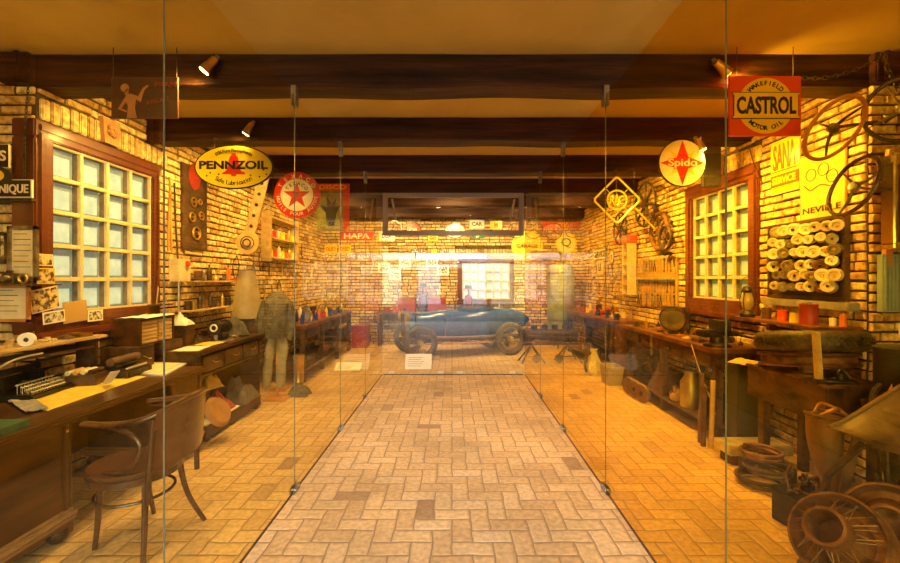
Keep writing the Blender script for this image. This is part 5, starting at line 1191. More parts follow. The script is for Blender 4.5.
# things on the near long bench
F, Bk = 2.60, 2.87
row(PI / 2, ['wrench', 'parts_tray', 'file', 'rag', 'wood_plane', 'wrench', 'hammer', 'parts_tray', 'pliers', 'wrench', 'tin_can', 'file', 'engine_casting'], [M_steel, M_rust, M_steel, M_clothyellow, M_iron, M_rust, M_iron, M_iron, M_rust, M_steel, M_brass, M_rust, M_iron], (F, 4.25, .9), (F, 6.05, .9), 'at front of right workbench', seed=41)
row(0, ['oil_can', 'engine_casting', 'tin_can', 'gear', 'engine_casting', 'bottle', 'tool_box', 'tin_can', 'gear', 'engine_casting'], [M_rust, M_iron, M_orred, M_steel, M_rust, M_iron, M_oldwood, M_red, M_rust, M_iron], (Bk, 4.15, .9), (Bk, 6.0, .9), 'at back of right workbench', seed=42)
put('headlamp', M_iron, (2.66, 5.12, .9), -.25, 'large round glass-fronted headlamp standing on the right workbench', r=.15)
put('bench_vise', M_iron, (2.60, 4.17, .9), R(90), 'heavy black bench vise at the near end of the right workbench', s=1.35)
# lower shelf: milk can, discs, buckets, cloth
t = thing('milk_can', 'tall dull tin can with a sloping shoulder under the right workbench', 'can', (2.60, 4.62, .1715))
m_ = MB(); m_.lathe([(0, 0), (.105, 0), (.11, .01), (.11, .27), (.06, .34), (.055, .37), (0, .37)], None, 32); m_.build('body', M_milk, t)
m_ = MB(); m_.lathe([(0, .37), (.07, .37), (.07, .395), (0, .4)], None, 24); m_.build('lid', M_milk, t)
for i, y in enumerate((5.36, 5.55, 5.74)):
    m_ = MB(); m_.lathe([(.03, -.025), (.11, -.025), (.12, -.01), (.12, .01), (.11, .025), (.03, .025), (.03, -.025)], mtx((0, 0, .12), (0, R(90), R(20))), 28); o = m_.build('brake_disc', M_rustgrey, None, (2.40, y, 0)); tag(o, 'rusty grey disc leaning in front of the right workbench, ' + ['nearest of three', 'middle of three', 'farthest of three'][i], 'disc', 'discs below the right workbench')
put('rag', M_purple, (2.66, 5.34, .17), 0, 'purple cloth bundle on the lower shelf of the right workbench', w_=.26, d=.30, h=.36)
put('engine_casting', M_brass, (2.6, 4.88, .17), 1.2, 'brass casting at the front of the lower shelf under the right workbench', sc=1.3)
put('tool_box', M_oldwood, (2.86, 5.64, .17), 0, 'dark wooden box at the back of the lower shelf, right workbench', sc=2)
put('engine_casting', M_iron, (2.66, 5.94, .17), 0, 'black casting at the far end of the lower shelf, right workbench', sc=1.6)
put('tin_can', M_iron, (2.76, 4.35, .17), 0, 'black drum at the near end of the lower shelf, right workbench', sc=2.1)
# rope and chain hanging from the bench front
t = thing('hanging_chain', 'short steel chain dangling from the front of the right workbench', 'chain', (RX - .012, 5.22, .9))
m_ = MB()
for k in range(11): m_.ring(.014, .004, mtx((0, 0, -.03 - k * .023), (R(90) if k % 2 else 0, R(90), 0)), n=12, m=6)
m_.build('links', M_steel, t); m_ = MB(); m_.tube([(-.0, 0, -.02), (0, 0, .005), (.05, 0, .008)], .004, n=6, sub=1); m_.build('hook', M_steel, t)
# grey bin and pale cloth sack by the far bench
t = thing('bin', 'grey-white square bin on the floor before the rusty red cabinet', 'bin', (2.38, 6.34, 0))
m_ = MB(); m_.prism([(-.11, -.15), (.11, -.15), (.11, .15), (-.11, .15)], .004); 
vs = [(-.1, -.13, 0), (.1, -.13, 0), (.1, .13, 0), (-.1, .13, 0), (-.12, -.17, .27), (.12, -.17, .27), (.12, .17, .27), (-.12, .17, .27)]
m_.add(vs, [(0, 1, 5, 4), (1, 2, 6, 5), (2, 3, 7, 6), (3, 0, 4, 7)]); m_.build('body', mat('grey_bin', (.36, .32, .27), .6), t)
m_ = MB(); m_.tube([(-.12, -.17, .27), (.12, -.17, .27), (.12, .17, .27), (-.12, .17, .27)], .008, closed=True, sub=1, n=6); m_.build('rim', M_milk, t)
t = thing('cloth_sack', 'pale yellow cloth sack slumped on the floor by the corridor glass', 'sack', (2.31, 6.92, 0))
m_ = MB(); m_.lathe([(0, 0), (.12, .0), (.13, .08), (.10, .2), (.075, .3), (.05, .38), (.06, .42), (0, .41)], None, 20, rfun=lambda a, z: 1 + .13 * math.sin(3 * a + z * 18) + .08 * math.sin(7 * a)); m_.build('bag', M_clothwhite, t)
m_ = MB(); m_.tube([(-.05, 0, .36), (-.12, -.02, .30), (-.15, -.02, .16), (-.12, 0, .05)], .022, n=8); m_.build('sleeve', mat('dark_strap', (.05, .04, .03), .8), t)
# far bench load
row(0, ['tin_can', 'oil_can', 'bench_vise', 'tin_can', 'engine_casting', 'bottle', 'gear', 'tin_can', 'tool_box', 'bottle', 'oil_can'], [M_iron, M_brass, M_iron, M_red, M_iron, M_orangeglass, M_steel, M_ywl, M_canred, M_iron, M_rust], (2.66, 6.75, .9), (2.66, 9.05, .9), 'on the farther right workbench', seed=44)
row(0, ['tool_box', 'tin_can', 'engine_casting', 'tool_box', 'tin_can', 'pulley'], [M_oldwood, M_rust, M_iron, M_iron, M_brass, M_rust], (2.62, 6.8, .17), (2.62, 9.0, .17), 'under the farther right workbench', seed=45)
# tool wall on the right: panel of hanging tools, narrow orange shelf column, racks
t = thing('tool_board', 'dark backing board of hanging tools on the right wall left of the window', 'board', (3.06, 6.35, 1.50))
m_ = MB(); m_.box((-.02, -.62, -.36), (0, .62, .36), bev=.003); m_.build('board', mat('ochre_board', (.34, .2, .05), .7, col2=(.5, .32, .09), scale=6), t)
m_ = MB(); m_.box((-.06, -.55, .03), (-.02, .55, .05)); m_.build('rail', M_blue, t)
rg = random.Random(5)
for r_, (z, kset) in enumerate(((1.76, ['wrench', 'screwdriver', 'file', 'pliers']), (1.46, ['screwdriver', 'wrench', 'file', 'hammer']), (1.24, ['screwdriver', 'wrench', 'pliers']))):
    for i in range(13):
        k = rg.choice(kset); on_wall(k, rg.choice([M_steel, M_steel, M_iron, M_rust]), 1, 5.80 + i * .092, z, rg.uniform(-.08, .08) + (PI if k in ('hammer',) else 0), f'on right tool board, {["top", "middle", "bottom"][r_]} row, {PL[i]}', off=.045, sc=.9)
t = thing('shelf_column', 'narrow orange upright rack of small tins on the right wall', 'shelf', (3.05, 7.12, 1.3))
m_ = MB(); m_.box((-.16, -.11, 0), (0, -.09, .85)); m_.box((-.16, .09, 0), (0, .11, .85)); m_.box((-.01, -.11, 0), (0, .11, .85)); m_.build('side', M_cream, t)
for k in range(6): m_ = MB(); m_.box((-.155, -.09, k * .16), (-.01, .09, k * .16 + .012)); m_.build('shelf_board', M_orangewood, t)
m_ = MB(); m_.box((-.165, -.12, .86), (0, .12, .98), bev=.004); m_.build('header', M_orred, t)
for k in range(5): put('tin_can', [M_iron, M_cream, M_blue, M_white, M_iron][k], (2.965, 7.12, 1.312 + k * .16), 0, place=f'in the narrow orange rack, {["lowest", "second from the bottom", "middle", "second from the top", "topmost"][k]}', r=.04, h=.1)
kk = ['wrench', 'file', 'pliers', 'hammer', 'wrench', 'hook', 'caliper', 'screwdriver', 'wrench', 'file', 'hammer', 'pliers', 'wrench', 'hook']
for r_, z in enumerate((1.72, 1.36)):
    for i, k in enumerate(kk):
        on_wall(k, rg.choice([M_steel, M_iron, M_rust, M_brass]), 1, 7.4 + i * .175, z, rg.uniform(-.2, .2) + (PI if k == 'hammer' else 0), f'on right wall beyond orange rack, {["upper", "lower"][r_]} row, {PL[i]}', sc=1.15)
def wheel_on_wall(label, y, z, r, s=1, tilt=None, sp=5, m=M_iron, rt=.022, off=.07, name='spoked_wheel', cat='wheel'):
    t = thing(name, label, cat, (s * (XW - off), y, z), wall_rot(s, .4) if tilt is None else tilt); k_pulley(t, m, r, sp, .05, rt)
    b = MB(); b.cyl((0, 0, -off + .0), (0, 0, .01), .012, n=8); b.build('peg', M_iron, t); return t
wheel_on_wall('dark five-spoked wheel on the right wall left of the window', 6.12, 2.25, .25, m=M_rust, rt=.03)
wheel_on_wall('smaller black spoked wheel overlapping the dark five-spoked wheel', 5.83, 2.12, .16, m=M_iron, off=.13)
wheel_on_wall('large black wheel ring high on the right wall under the third beam', 6.29, 2.66, .32, m=M_iron, rt=.018, sp=8, off=.20)
wheel_on_wall('second black wheel ring high on the right wall, farther from the camera', 7.55, 2.45, .28, m=M_iron, rt=.018, sp=6)
p = (2.97, 5.93, 1.93); t = thing('bell_lamp', 'small black round lamp on the right wall below the spoked wheels', 'lamp', p)
m_ = MB(); m_.sphere((0, 0, 0), .06, (1, 1, .75)); m_.build('body', M_black, t); m_ = MB(); m_.cyl((0, 0, 0), (.09, 0, 0), .012); m_.build('arm', M_iron, t)

# ------------------------------------------------------------------ enamel signs on the right wall and back wall
def wall_sign(label, s, u, z, w_, h, mbg, txt=None, mt=None, fw=.8, fh=.4, name='enamel_sign', rim=None, round_=False, off=WOFF + .002, bold=.03, extra=None):
    loc = (u, YB - off, z) if s == 0 else (s * (XW - off), u, z)
    rz = 0 if s == 0 else (R(90) if s > 0 else R(-90))
    rz = 0 if s == 0 else (R(-90) if s > 0 else R(90))
    t = thing(name, label, 'sign', loc, rz)
    m_ = MB()
    if round_: disc(m_, h / 2, -.012, 0, 36, w_ / h)
    else: m_.box((-w_ / 2, -.012, -h / 2), (w_ / 2, 0, h / 2), bev=.003)
    m_.build('panel', rim or mbg, t)
    if rim:
        m_ = MB()
        if round_: disc(m_, h / 2 * .88, -.015, -.011, 36, w_ / h)
        else: m_.box((-w_ / 2 + .012, -.015, -h / 2 + .012), (w_ / 2 - .012, -.011, h / 2 - .012))
        m_.build('field', mbg, t)
    if txt: m_ = MB(); glyphs(m_, txt, fitw=w_ * fw, fith=h * fh, bold=bold, y=-.018); m_.build('lettering', mt, t)
    if extra: extra(t)
    return t
def ex_sana(t):
    m_ = MB(); glyphs(m_, 'SANA', fitw=.26, fith=.24, bold=.02, y=-.018, M=Matrix.Translation((0, 0, .09))); m_.build('tall_lettering', M_orred, t)
    m_ = MB(); m_.box((-.15, -.018, -.045), (.15, -.012, -.035)); m_.build('rule_line', M_iron, t)
    m_ = MB(); m_.box((-.16, -.018, -.18), (.16, -.012, -.07)); m_.build('service_band', M_orred, t)
    m_ = MB(); glyphs(m_, 'SERVICE', fitw=.27, fith=.065, bold=.03, y=-.021, M=Matrix.Translation((0, 0, -.125))); m_.build('lettering', M_ywl, t)
wall_sign('yellow wall plaque with tall orange letters and a SERVICE band beside the right window', 1, 3.89, 2.60, .34, .50, M_ywl, extra=ex_sana, rim=M_cream)
def ex_nev(t):
    m_ = MB(); glyphs(m_, 'NEVILLE', fitw=.36, fith=.05, bold=.01, y=-.018, M=Matrix.Translation((0, 0, -.20))); m_.build('lettering', M_iron, t)
    m_ = MB()
    for a, x, z in ((20, -.1, .1), (-30, .02, .12), (10, .1, .05)): m_.ring(.05, .004, mtx((x, -.016, z), (R(90), R(a), 0)), n=20, m=5)
    m_.tube([(-.17, -.016, .02), (-.1, -.016, -.03), (0, -.016, -.0), (.12, -.016, -.05)], .004, n=5); m_.build('sketch', M_oldwood, t)
wall_sign('yellowed poster in an orange frame behind the two steering wheels', 1, 3.50, 2.34, .44, .56, M_yellowpaper, extra=ex_nev, rim=M_orangewood, name='framed_poster')
wall_sign('small red plaque on the right wall under the third beam', 1, 7.85, 2.33, .34, .24, M_red, 'TEAM', M_whe, .6, .4)
wall_sign('black-rimmed SERVICE plate on the right wall far back', 1, 8.75, 2.07, .75, .22, M_whe, 'SERVICE', M_black, .85, .6, rim=M_black)
wall_sign('small yellow plate with a black U shape under the SERVICE plate', 1, 8.75, 1.80, .36, .28, M_ywl, 'U', M_black, .35, .6)
wall_sign('round white clock-like plate on the right wall beside the SERVICE plate', 1, 8.1, 1.98, .2, .26, M_whe, 'O', M_black, .3, .4, round_=True, rim=M_black)
# back wall signs: label, px x, px y -> wall coordinates
def bw(px, py): v = at(px, py, YB - .02); return v.x, v.z
def bsign(label, px, py, w_, h, *a, **k): x, z = bw(px, py); return wall_sign(label, 0, x, z, w_ * YB / FPX, h * YB / FPX, *a, **k)
bsign('red plate with white capitals on the left part of the back wall', 357, 236, 34, 9, M_red, 'HAPA', M_whe, .75, .6)
bsign('round black and red sign on the back wall with a pale rim', 414, 230, 15, 15, M_orred, 'OIL', M_whe, .6, .25, rim=M_black, round_=True)
bsign('wide oval dark red sign on the back wall, half behind the transom frame', 455, 231, 22, 15, M_whe, 'SHELL', M_red, .7, .35, rim=M_red, round_=True)
bsign('cream sign with a dark little car left of the yellow fan-shaped plaque', 477, 224, 15, 10, M_whe, 'CAR', M_iron, .7, .4, rim=M_milk)
bsign('green plate below the cream sign on the back wall', 478, 236, 13, 5, M_green, 'BP', M_whe, .3, .7)
bsign('small black-framed plate on the back wall right of the round black and red sign', 433, 238, 11, 7, M_ywl, 'GAS', M_black, .6, .5, rim=M_black)
bsign('yellow fan-shaped plaque on the back wall near the transom corner', 496, 225, 12, 8, M_ywl, 'M', M_orred, .3, .6)
bsign('white and blue plate on the back wall at the transom\'s left corner', 387, 236, 16, 9, M_whe, 'DUX', M_bluetool, .6, .5)
bsign('round cream sign with a green letter Q at the back right', 566, 243, 21, 21, M_whe, None, None, round_=True, rim=M_ywl, extra=lambda t: (lambda m_: (glyphs(m_, 'Q', fitw=.24, fith=.24, bold=.01, y=-.018), m_.build('lettering', M_green, t)))(MB()))
bsign('round yellow sign with red and black dots at the back right', 527, 246, 31, 30, M_ywl, 'GARAGE', M_iron, .7, .14, round_=True)
bsign('long red banner plate at the back right under the beam', 562, 225, 42, 7, M_red, 'MOTUL', M_ywl, .3, .7)
for i, (px, m) in enumerate(((331, M_ywl), (345, M_ywl))): bsign('yellow script plate on the back wall below the red plate, ' + ['left one', 'right one'][i], px, 249, 12, 8, M_ywl, 'OLEO', M_orred, .8, .5)
for i, (px, m) in enumerate(((415, M_greyprint), (424, M_sepia), (434, M_ywl), (443, M_greyprint), (452, M_paper), (462, M_sepia))):
    x, z = bw(px, 252); m_ = MB(); m_.box((-.09, -.015, -.08), (.09, 0, .08), bev=.003); t = thing('small_picture', f'small picture in the row above the far window, {ORD[i]} from the left', 'picture', (x, YB - WOFF - .002, z)); m_.build('frame', M_oldwood, t)
    m_ = MB(); m_.box((-.075, -.018, -.065), (.075, -.013, .065)); m_.build('print', m, t)
for i, (px, py) in enumerate(((384, 268), (395, 275), (432, 262), (443, 270), (405, 262))):
    x, z = bw(px, py); t = thing('small_picture', f'dark photograph on a white sheet on the back wall, {ORD[i]} of five behind the car', 'picture', (x, YB - WOFF - .002, z)); m_ = MB(); m_.box((-.14, -.012, -.12), (.14, 0, .12)); m_.build('mount', M_white, t)
    m_ = MB(); m_.box((-.10, -.015, -.08), (.10, -.011, .08)); m_.build('print', M_greyprint, t)
# ------------------------------------------------------------------ the blue racing car
A_, B2 = Vector((-.60, 8.12, 0)), Vector((1.20, 8.72, 0)); fw = (A_ - B2).normalized(); ang = math.atan2(fw.y, fw.x)
wb = (A_ - B2).length; TR = .98
side = Vector((-fw.y, fw.x, 0)); side = side if side.y > 0 else -side
ctr = (A_ + B2) / 2 + side * TR / 2
t = thing('racing_car', 'dark blue vintage open racing car with wire wheels behind the far glass screen', 'car', ctr, ang)
sy = 1 if (Matrix.Rotation(ang, 3, 'Z') @ Vector((0, 1, 0))).dot(side) > 0 else -1   # far side in local y
WR_ = .335
secs = [(-1.62, .05, .62, .72), (-1.45, .16, .50, .84), (-1.15, .27, .40, .93), (-.75, .34, .34, .96), (-.3, .37, .32, .93), (.1, .36, .32, .92), (.35, .34, .32, .93), (.7, .30, .33, .90), (1.05, .25, .36, .88), (1.12, .24, .37, .87)]
vs = []; fs = []; n = 20
for (x, hw_, z0, z1) in secs:
    for k in range(n):
        a = 2 * PI * k / n; ca, sa = math.cos(a), math.sin(a); e = .62
        vs.append((x, hw_ * math.copysign(abs(ca) ** e, ca), (z0 + z1) / 2 + (z1 - z0) / 2 * math.copysign(abs(sa) ** e, sa)))
for i in range(len(secs) - 1):
    for k in range(n): fs.append((i * n + k, i * n + (k + 1) % n, (i + 1) * n + (k + 1) % n, (i + 1) * n + k))
fs += [tuple(range(n)), tuple(reversed(range((len(secs) - 1) * n, len(secs) * n)))]
m_ = MB(); m_.add(vs, fs); bd = m_.build('body', M_blue, t)
m_ = MB(); m_.tube([(-.62, -.24, .965), (-.1, -.27, .94), (-.0, 0, .955), (-.1, .27, .94), (-.62, .24, .965), (-.72, 0, .975)], .022, closed=True, n=8); m_.build('cockpit_rim', M_offblack, t)
m_ = MB(); m_.grid(8, 8, lambda u, v: (-.66 + .6 * u, (-.22 + .44 * v), .962 - .0 * u + .004 * math.sin(u * 3)), .006); m_.build('cockpit_well', M_offblack, t)
m_ = MB(); m_.ring(.17, .011, mtx((-.12, sy * -.08, 1.06), (0, R(62), 0)), n=32); m_.tube([(-.12, -.08 * sy, 1.06), (.05, -.08 * sy, .95)], .01, sub=1)
for k in range(4): a = PI / 2 * k; m_.tube([Vector((-.12, -.08 * sy, 1.06)), mtx((-.12, sy * -.08, 1.06), (0, R(62), 0)) @ Vector((.165 * math.cos(a), .165 * math.sin(a), 0))], .006, sub=1, n=6)
m_.build('steering_wheel', M_black, t)
m_ = MB(); m_.box((1.12, -.25, .36), (1.18, .25, .92), bev=.02); m_.build('radiator_shell', M_milk, t)
m_ = MB(); m_.box((1.175, -.2, .42), (1.19, .2, .86)); m_.cyl((1.15, 0, .92), (1.15, 0, .98), .028); m_.build('radiator_core', M_iron, t)
m_ = MB()
for k in range(12):
    for s in (-1, 1): m_.box((.42 + k * .045, s * .335 - .012 + s * (-.006 * k), .50), (.445 + k * .045, s * .335 + .012 + s * (-.006 * k), .72), bev=.003)
m_.build('louvre', M_blue, t)['kind'] = 'stuff'
for x in (.40, .98):
    m_ = MB(); hw_ = .335 if x < .5 else .262
    m_.tube([(x, -hw_, .42), (x, -hw_ * 1.01, .62), (x, -hw_ * .93, .84), (x, 0, .925 if x < .5 else .895), (x, hw_ * .93, .84), (x, hw_ * 1.01, .62), (x, hw_, .42)], .013, n=6); m_.build('bonnet_strap', M_leather, t)
for s in (-1, 1):
    m_ = MB(); m_.box((-1.3, s * .20 - .025, .30), (1.25, s * .20 + .025, .37), bev=.005); m_.build('chassis_rail', M_iron, t)
    m_ = MB(); m_.box((-.55, s * .40 - .07, .27), (.5, s * .40 + .07, .295), bev=.005); m_.build('running_board', M_orangewood, t)
    m_ = MB(); m_.tube([(.9, s * .28, .45), (.6, s * .42, .42), (0, s * .44, .40), (-1.2, s * .42, .40)], .028, n=10); m_.build('exhaust_pipe', M_rustgrey, t)
    m_ = MB(); m_.lathe([(0, .0), (.06, .02), (.10, .09), (.105, .10), (.1, .11), (0, .115)], mtx((1.10, s * .33, .80), (0, R(90), 0)), 22); m_.build('headlight', M_brass, t)
    m_ = MB(); m_.tube([(1.12, s * .22, .7), (1.13, s * .33, .74), (1.13, s * .33, .80)], .011, n=7); m_.build('lamp_bracket', M_iron, t)
for x in (wb / 2, -wb / 2):
    m_ = MB(); m_.cyl((x, -TR / 2, WR_), (x, TR / 2, WR_), .026); m_.box((x - .3, -.235, .29), (x + .3, -.205, .32)); m_.box((x - .3, .205, .29), (x + .3, .235, .32)); m_.build('axle', M_iron, t)
    for s in (-1, 1):
        X = mtx((x, s * TR / 2, WR_), (R(90), 0, 0)); m_ = MB(); m_.lathe([(.245, -.045), (.265, -.055), (.30, -.055), (.325, -.04), (.335, -.015), (.335, .015), (.325, .04), (.30, .055), (.265, .055), (.245, .045), (.245, -.045)], X, 44)
        for k in range(36): a = 2 * PI * k / 36; m_.box((WR_ - .008, -.008, -.038), (WR_ + .002, .008, .038), X @ Matrix.Rotation(a, 4, 'Z'))
        wq = m_.build('tyre', M_rubber, t)
        m_ = MB(); m_.lathe([(.225, -.035), (.247, -.04), (.247, .04), (.225, .035), (.225, -.035)], X, 40); m_.build('rim', M_rustgrey, wq)
        m_ = MB(); m_.lathe([(0, -.075), (.03, -.075), (.05, -.05), (.055, .05), (.03, .075), (0, .075)], X, 20); m_.build('hub', M_brass if s * sy < 0 else M_ywl, wq)
        m_ = MB()
        for k in range(32):
            a = 2 * PI * k / 32; a2 = a + (.28 if k % 2 else -.28); zz = .05 if k % 4 < 2 else -.05
            m_.tube([X @ Vector((.045 * math.cos(a2), .045 * math.sin(a2), zz)), X @ Vector((.235 * math.cos(a), .235 * math.sin(a), 0))], .0032, n=5, sub=1)
        m_.build('spokes', M_rustgrey, wq)
# straps and stakes leaning over the bonnet as in the photo: hand tools laid on the body
m_ = MB(); m_.box((-.24, -.01, -.02), (.24, .01, .02))
# ------------------------------------------------------------------ behind the car
bench('workbench', 'low workbench behind the blue car covered with toolboxes', -1.75, 1.35, 9.80, 10.10, .80, M_benchtop, 4, 0, 0, 1)
row(0, ['tool_box', 'tin_can', 'tool_box', 'bottle', 'tin_can', 'oil_can', 'tool_box', 'tin_can', 'bottle', 'bottle', 'tool_box', 'tin_can', 'engine_casting', 'rag', 'tin_can', 'bottle'],
    [M_canred, M_red, M_iron, M_purple, M_cream, M_brass, M_red, M_green, M_orangeglass, M_iron, M_canred, M_orred, M_iron, M_clothred, M_bluetool, M_brass], (-1.6, 9.93, .8), (1.2, 9.93, .8), 'on bench behind the car')
for i, (x, m) in enumerate(((-1.05, M_canred), (-.35, M_canred))):
    put('tool_box', m, (x, 9.95, .8), R(90), 'large red tool chest behind the car, ' + ['left one', 'right one'][i], w_=.22, d=.42, h=.3)
# tall tool bust silhouettes: hat stand with a dark cap
for i, (x, zt) in enumerate(((-.68, 1.42), (.38, 1.38))):
    t = thing('hat_stand', ['dark hat on a short stand behind the car, left of the window', 'dark cap on a short stand behind the car, beside the window'][i], 'hat stand', (x, 9.90, .802))
    m_ = MB(); m_.cyl((0, 0, 0), (0, 0, zt - .85), .012); m_.cyl((0, 0, 0), (0, 0, .02), .07); m_.build('stand', M_iron, t)
    m_ = MB(); m_.lathe([(.13, 0), (.14, .01), (.085, .02), (.08, .09), (.05, .11), (0, .11)], mtx((0, 0, zt - .86)), 20); m_.build('hat', M_clothdark, t)
    m_ = MB(); m_.lathe([(0, .0), (.06, .0), (.11, .12), (.08, .28), (.02, .32), (0, .32)], mtx((0, 0, .08)), 18); m_.build('coat', M_purple if i == 0 else M_canred, t)
# pale blue steel boiler at the back right
t = thing('boiler', 'pale blue-grey upright steel boiler at the back right beside the brick wall', 'boiler', (2.48, 9.70, .0))
m_ = MB(); m_.lathe([(0, .4), (.28, .4), (.3, .44), (.3, 1.75), (.25, 1.87), (0, 1.93)], None, 36); m_.build('tank', M_barrelblue, t)
for z in (.62, 1.15, 1.68): m_ = MB(); m_.lathe([(.302, z), (.312, z), (.312, z + .03), (.302, z + .03)], None, 36); m_.build('band', M_steel, t)
for k in range(3): a = k * 2.1; m_ = MB(); m_.cyl((.22 * math.cos(a), .22 * math.sin(a), 0), (.22 * math.cos(a), .22 * math.sin(a), .42), .02); m_.build('leg', M_iron, t)
m_ = MB(); m_.tube([(0, 0, 1.9), (0, 0, 2.15), (-.3, 0, 2.2), (-.55, .1, 2.2), (-.6, .4, 2.2)], .03); m_.build('flue_pipe', M_steel, t)
# black folding trestle with wheels carrying a long dark machine
t = thing('engine_trestle', 'black wheeled trestle carrying a long dark engine right of the blue car', 'trestle', (1.84, 8.0, 0), R(4))
for x in (-.35, .35):
    m_ = MB(); m_.tube([(x - .22, -.16, 0), (x, 0, .33)], .014, sub=1); m_.tube([(x + .22, -.16, 0), (x, 0, .33)], .014, sub=1); m_.tube([(x - .22, .16, 0), (x, 0, .33)], .014, sub=1); m_.tube([(x + .22, .16, 0), (x, 0, .33)], .014, sub=1); m_.tube([(x - .14, -.1, .12), (x + .14, -.1, .12)], .010, sub=1); m_.build('leg_frame', M_black, t)
m_ = MB(); m_.box((-.55, -.03, .32), (.55, .03, .36), bev=.005); m_.build('cross_bar', M_black, t)
for x in (-.3, .12): m_ = MB(); m_.cyl((x, -.20, .10), (x, -.16, .10), .075, n=20); m_.build('wheel', M_rubber, t)
m_ = MB(); m_.cyl((-.5, 0, .50), (.5, 0, .50), .12, n=24); m_.box((-.3, -.13, .36), (.3, .13, .55), bev=.02)
for k in range(4): m_.cyl((-.3 + k * .2, 0, .58), (-.3 + k * .2, 0, .70), .06, n=16)
m_.build('engine', M_iron, t)
# white information cards
for i, (px, py, Y, w_, h, lb) in enumerate(((418, 366, 7.35, .46, .22, 'white information card leaning on the floor in front of the car'), (347, 366, 7.25, .44, .16, 'white information card on the floor left of the corridor\'s far end'))):
    x = (px - HX) * Y / FPX; t = thing('information_card', lb, 'card', (x, Y, 0), (0, 0, 0))
    X = mtx((0, 0, 0), (R(-35 if i == 0 else -62), 0, 0)); m_ = MB(); m_.box((-w_ / 2, -.004, 0), (w_ / 2, .004, h * 1.3), X); m_.build('plate', M_white, t)
    m_ = MB(); m_.tube([X @ Vector((0, .0, h)), Vector((0, .16, .003))], .005, sub=1, n=6); m_.build('prop', M_iron, t)
    m_ = MB()
    for k in range(5): m_.box((-w_ * .38, -.0055, h * (.25 + .18 * k)), (w_ * (.1 + .05 * (k % 3)), -.004, h * (.25 + .18 * k) + .008), X)
    m_.build('writing', M_steel, t)
for i, x in enumerate((-1.0, -.19, .13, 1.0)):
    m_ = MB(); m_.box((-.05, -.04, 0), (.05, .04, .035), bev=.004); o = m_.build('floor_socket', M_white, None, (x * 1.0, 7.03, 0)); tag(o, 'small white block on the floor just behind the far glass screen, ' + ['leftmost', 'second from the left', 'third from the left', 'rightmost'][i], 'floor block')
    o.scale = (1, 1, .7)
# ------------------------------------------------------------------ right foreground
# canister board
t = thing('mounting_board', 'dark wooden board crowded with pale round canisters on the right brick wall', 'board', (3.06, 3.66, 1.725))
m_ = MB(); m_.box((-.02, -.385, -.325), (.0, .385, .325), bev=.003); m_.build('board', mat('dark_board2', (.03, .014, .008), .6, col2=(.07, .03, .015), scale=6), t)
m_ = MB()
for (a, b, c, d) in ((-.40, .40, .31, .34), (-.40, .40, -.34, -.31), (-.40, -.375, -.31, .31), (.375, .40, -.31, .31)): m_.box((-.05, a, c), (0, b, d), bev=.003)
m_.build('frame', M_oldwood, t)
rg = random.Random(77); rows_ = [('top', 1.985), ('second', 1.885), ('third', 1.785), ('fourth', 1.685), ('fifth', 1.59), ('bottom', 1.495)]
src = {}
for ri, (rn, z) in enumerate(rows_):
    for k in range(7):
        r_ = rg.choice([.038, .042, .046, .05, .055]) if not (ri == 5 and k % 3 == 1) else .035
        r_ = min(r_, .052); y = 3.335 + k * .098 + (.03 if ri % 2 else -.01) + rg.uniform(-.012, .012); z_ = z + rg.uniform(-.012, .012)
        ln = rg.uniform(.045, .10); mt = rg.choice([M_canister, M_whe, M_canister, M_milk, M_rust if ri > 2 else M_canister, M_whe])
        t = thing('canister', f'{ {M_canister.name: "pale", M_milk.name: "metallic", M_rust.name: "brownish", M_whe.name: "cream"}[mt.name]} round canister on the dark board, {rn} row, {ORD[k]} from the right', 'canister', (3.04 - r_ * .66, y, z_), (0, R(-90 + rg.uniform(-9, 9)), R(38 + rg.uniform(-9, 9))), 'canisters on the dark board')
        m_ = MB(); m_.lathe([(0, 0), (r_ * .93, 0), (r_, .01), (r_, ln * .5), (r_ * .97, ln * .52), (r_, ln * .56), (r_, ln - .008), (r_ * .93, ln), (r_ * .6, ln), (r_ * .55, ln - .008), (0, ln - .008)], None, 20); m_.build('body', mt, t)
        m_ = MB(); m_.lathe([(0, ln - .008), (r_ * .25, ln - .008), (r_ * .22, ln + .004), (0, ln + .005)], None, 12); m_.build('cap', M_iron if rg.random() < .4 else M_palewood, t)
m_ = MB(); m_.box((-.11, -.46, -.035), (.0, .42, .03), bev=.006); o = m_.build('stone_ledge', M_slate, None, (3.07, 3.64, 1.35)); tag(o, 'grey stone ledge on the right wall below the canister board', 'ledge')
# shelf below with tins and amber glasses, lantern
m_ = MB(); m_.box((-.17, -.48, -.025), (.18, .48, 0), bev=.004); m_.box((.1, -.4, -.12), (.18, -.36, -.025)); m_.box((.1, .36, -.12), (.18, .4, -.025)); o = m_.build('wall_shelf', M_benchtop, None, (2.885, 3.64, 1.20)); tag(o, 'brown shelf with a red tin on the right wall below the stone ledge', 'shelf')
put('tin_can', M_canred, (2.82, 3.36, 1.20), 0, 'big dark red tin on the brown shelf below the canister board', r=.062, h=.16)
for i, (x, y, m, h) in enumerate(((2.93, 3.27, M_white, .06), (2.95, 3.24 - .035, M_orangeglass, .09),)): put('tin_can', m, (x, y, 1.20), 0, ['small white pot right of the big dark red tin', 'amber pot beside the small white pot on the brown shelf'][i], r=.022, h=h)
for i, (x, y, m) in enumerate(((2.84, 3.52, M_ywl), (2.86, 3.68, M_orred), (2.84, 3.84, M_rust))): put('tin_can', m, (x, y, 1.20), 0, place=f'left of the big dark red tin on the brown shelf, {["nearest", "middle", "farthest"][i]}', r=.038, h=.08 + .01 * i)
t = thing('lantern', 'old wire-guarded lantern standing beside the right window', 'lantern', (2.80, 4.03, 1.20))
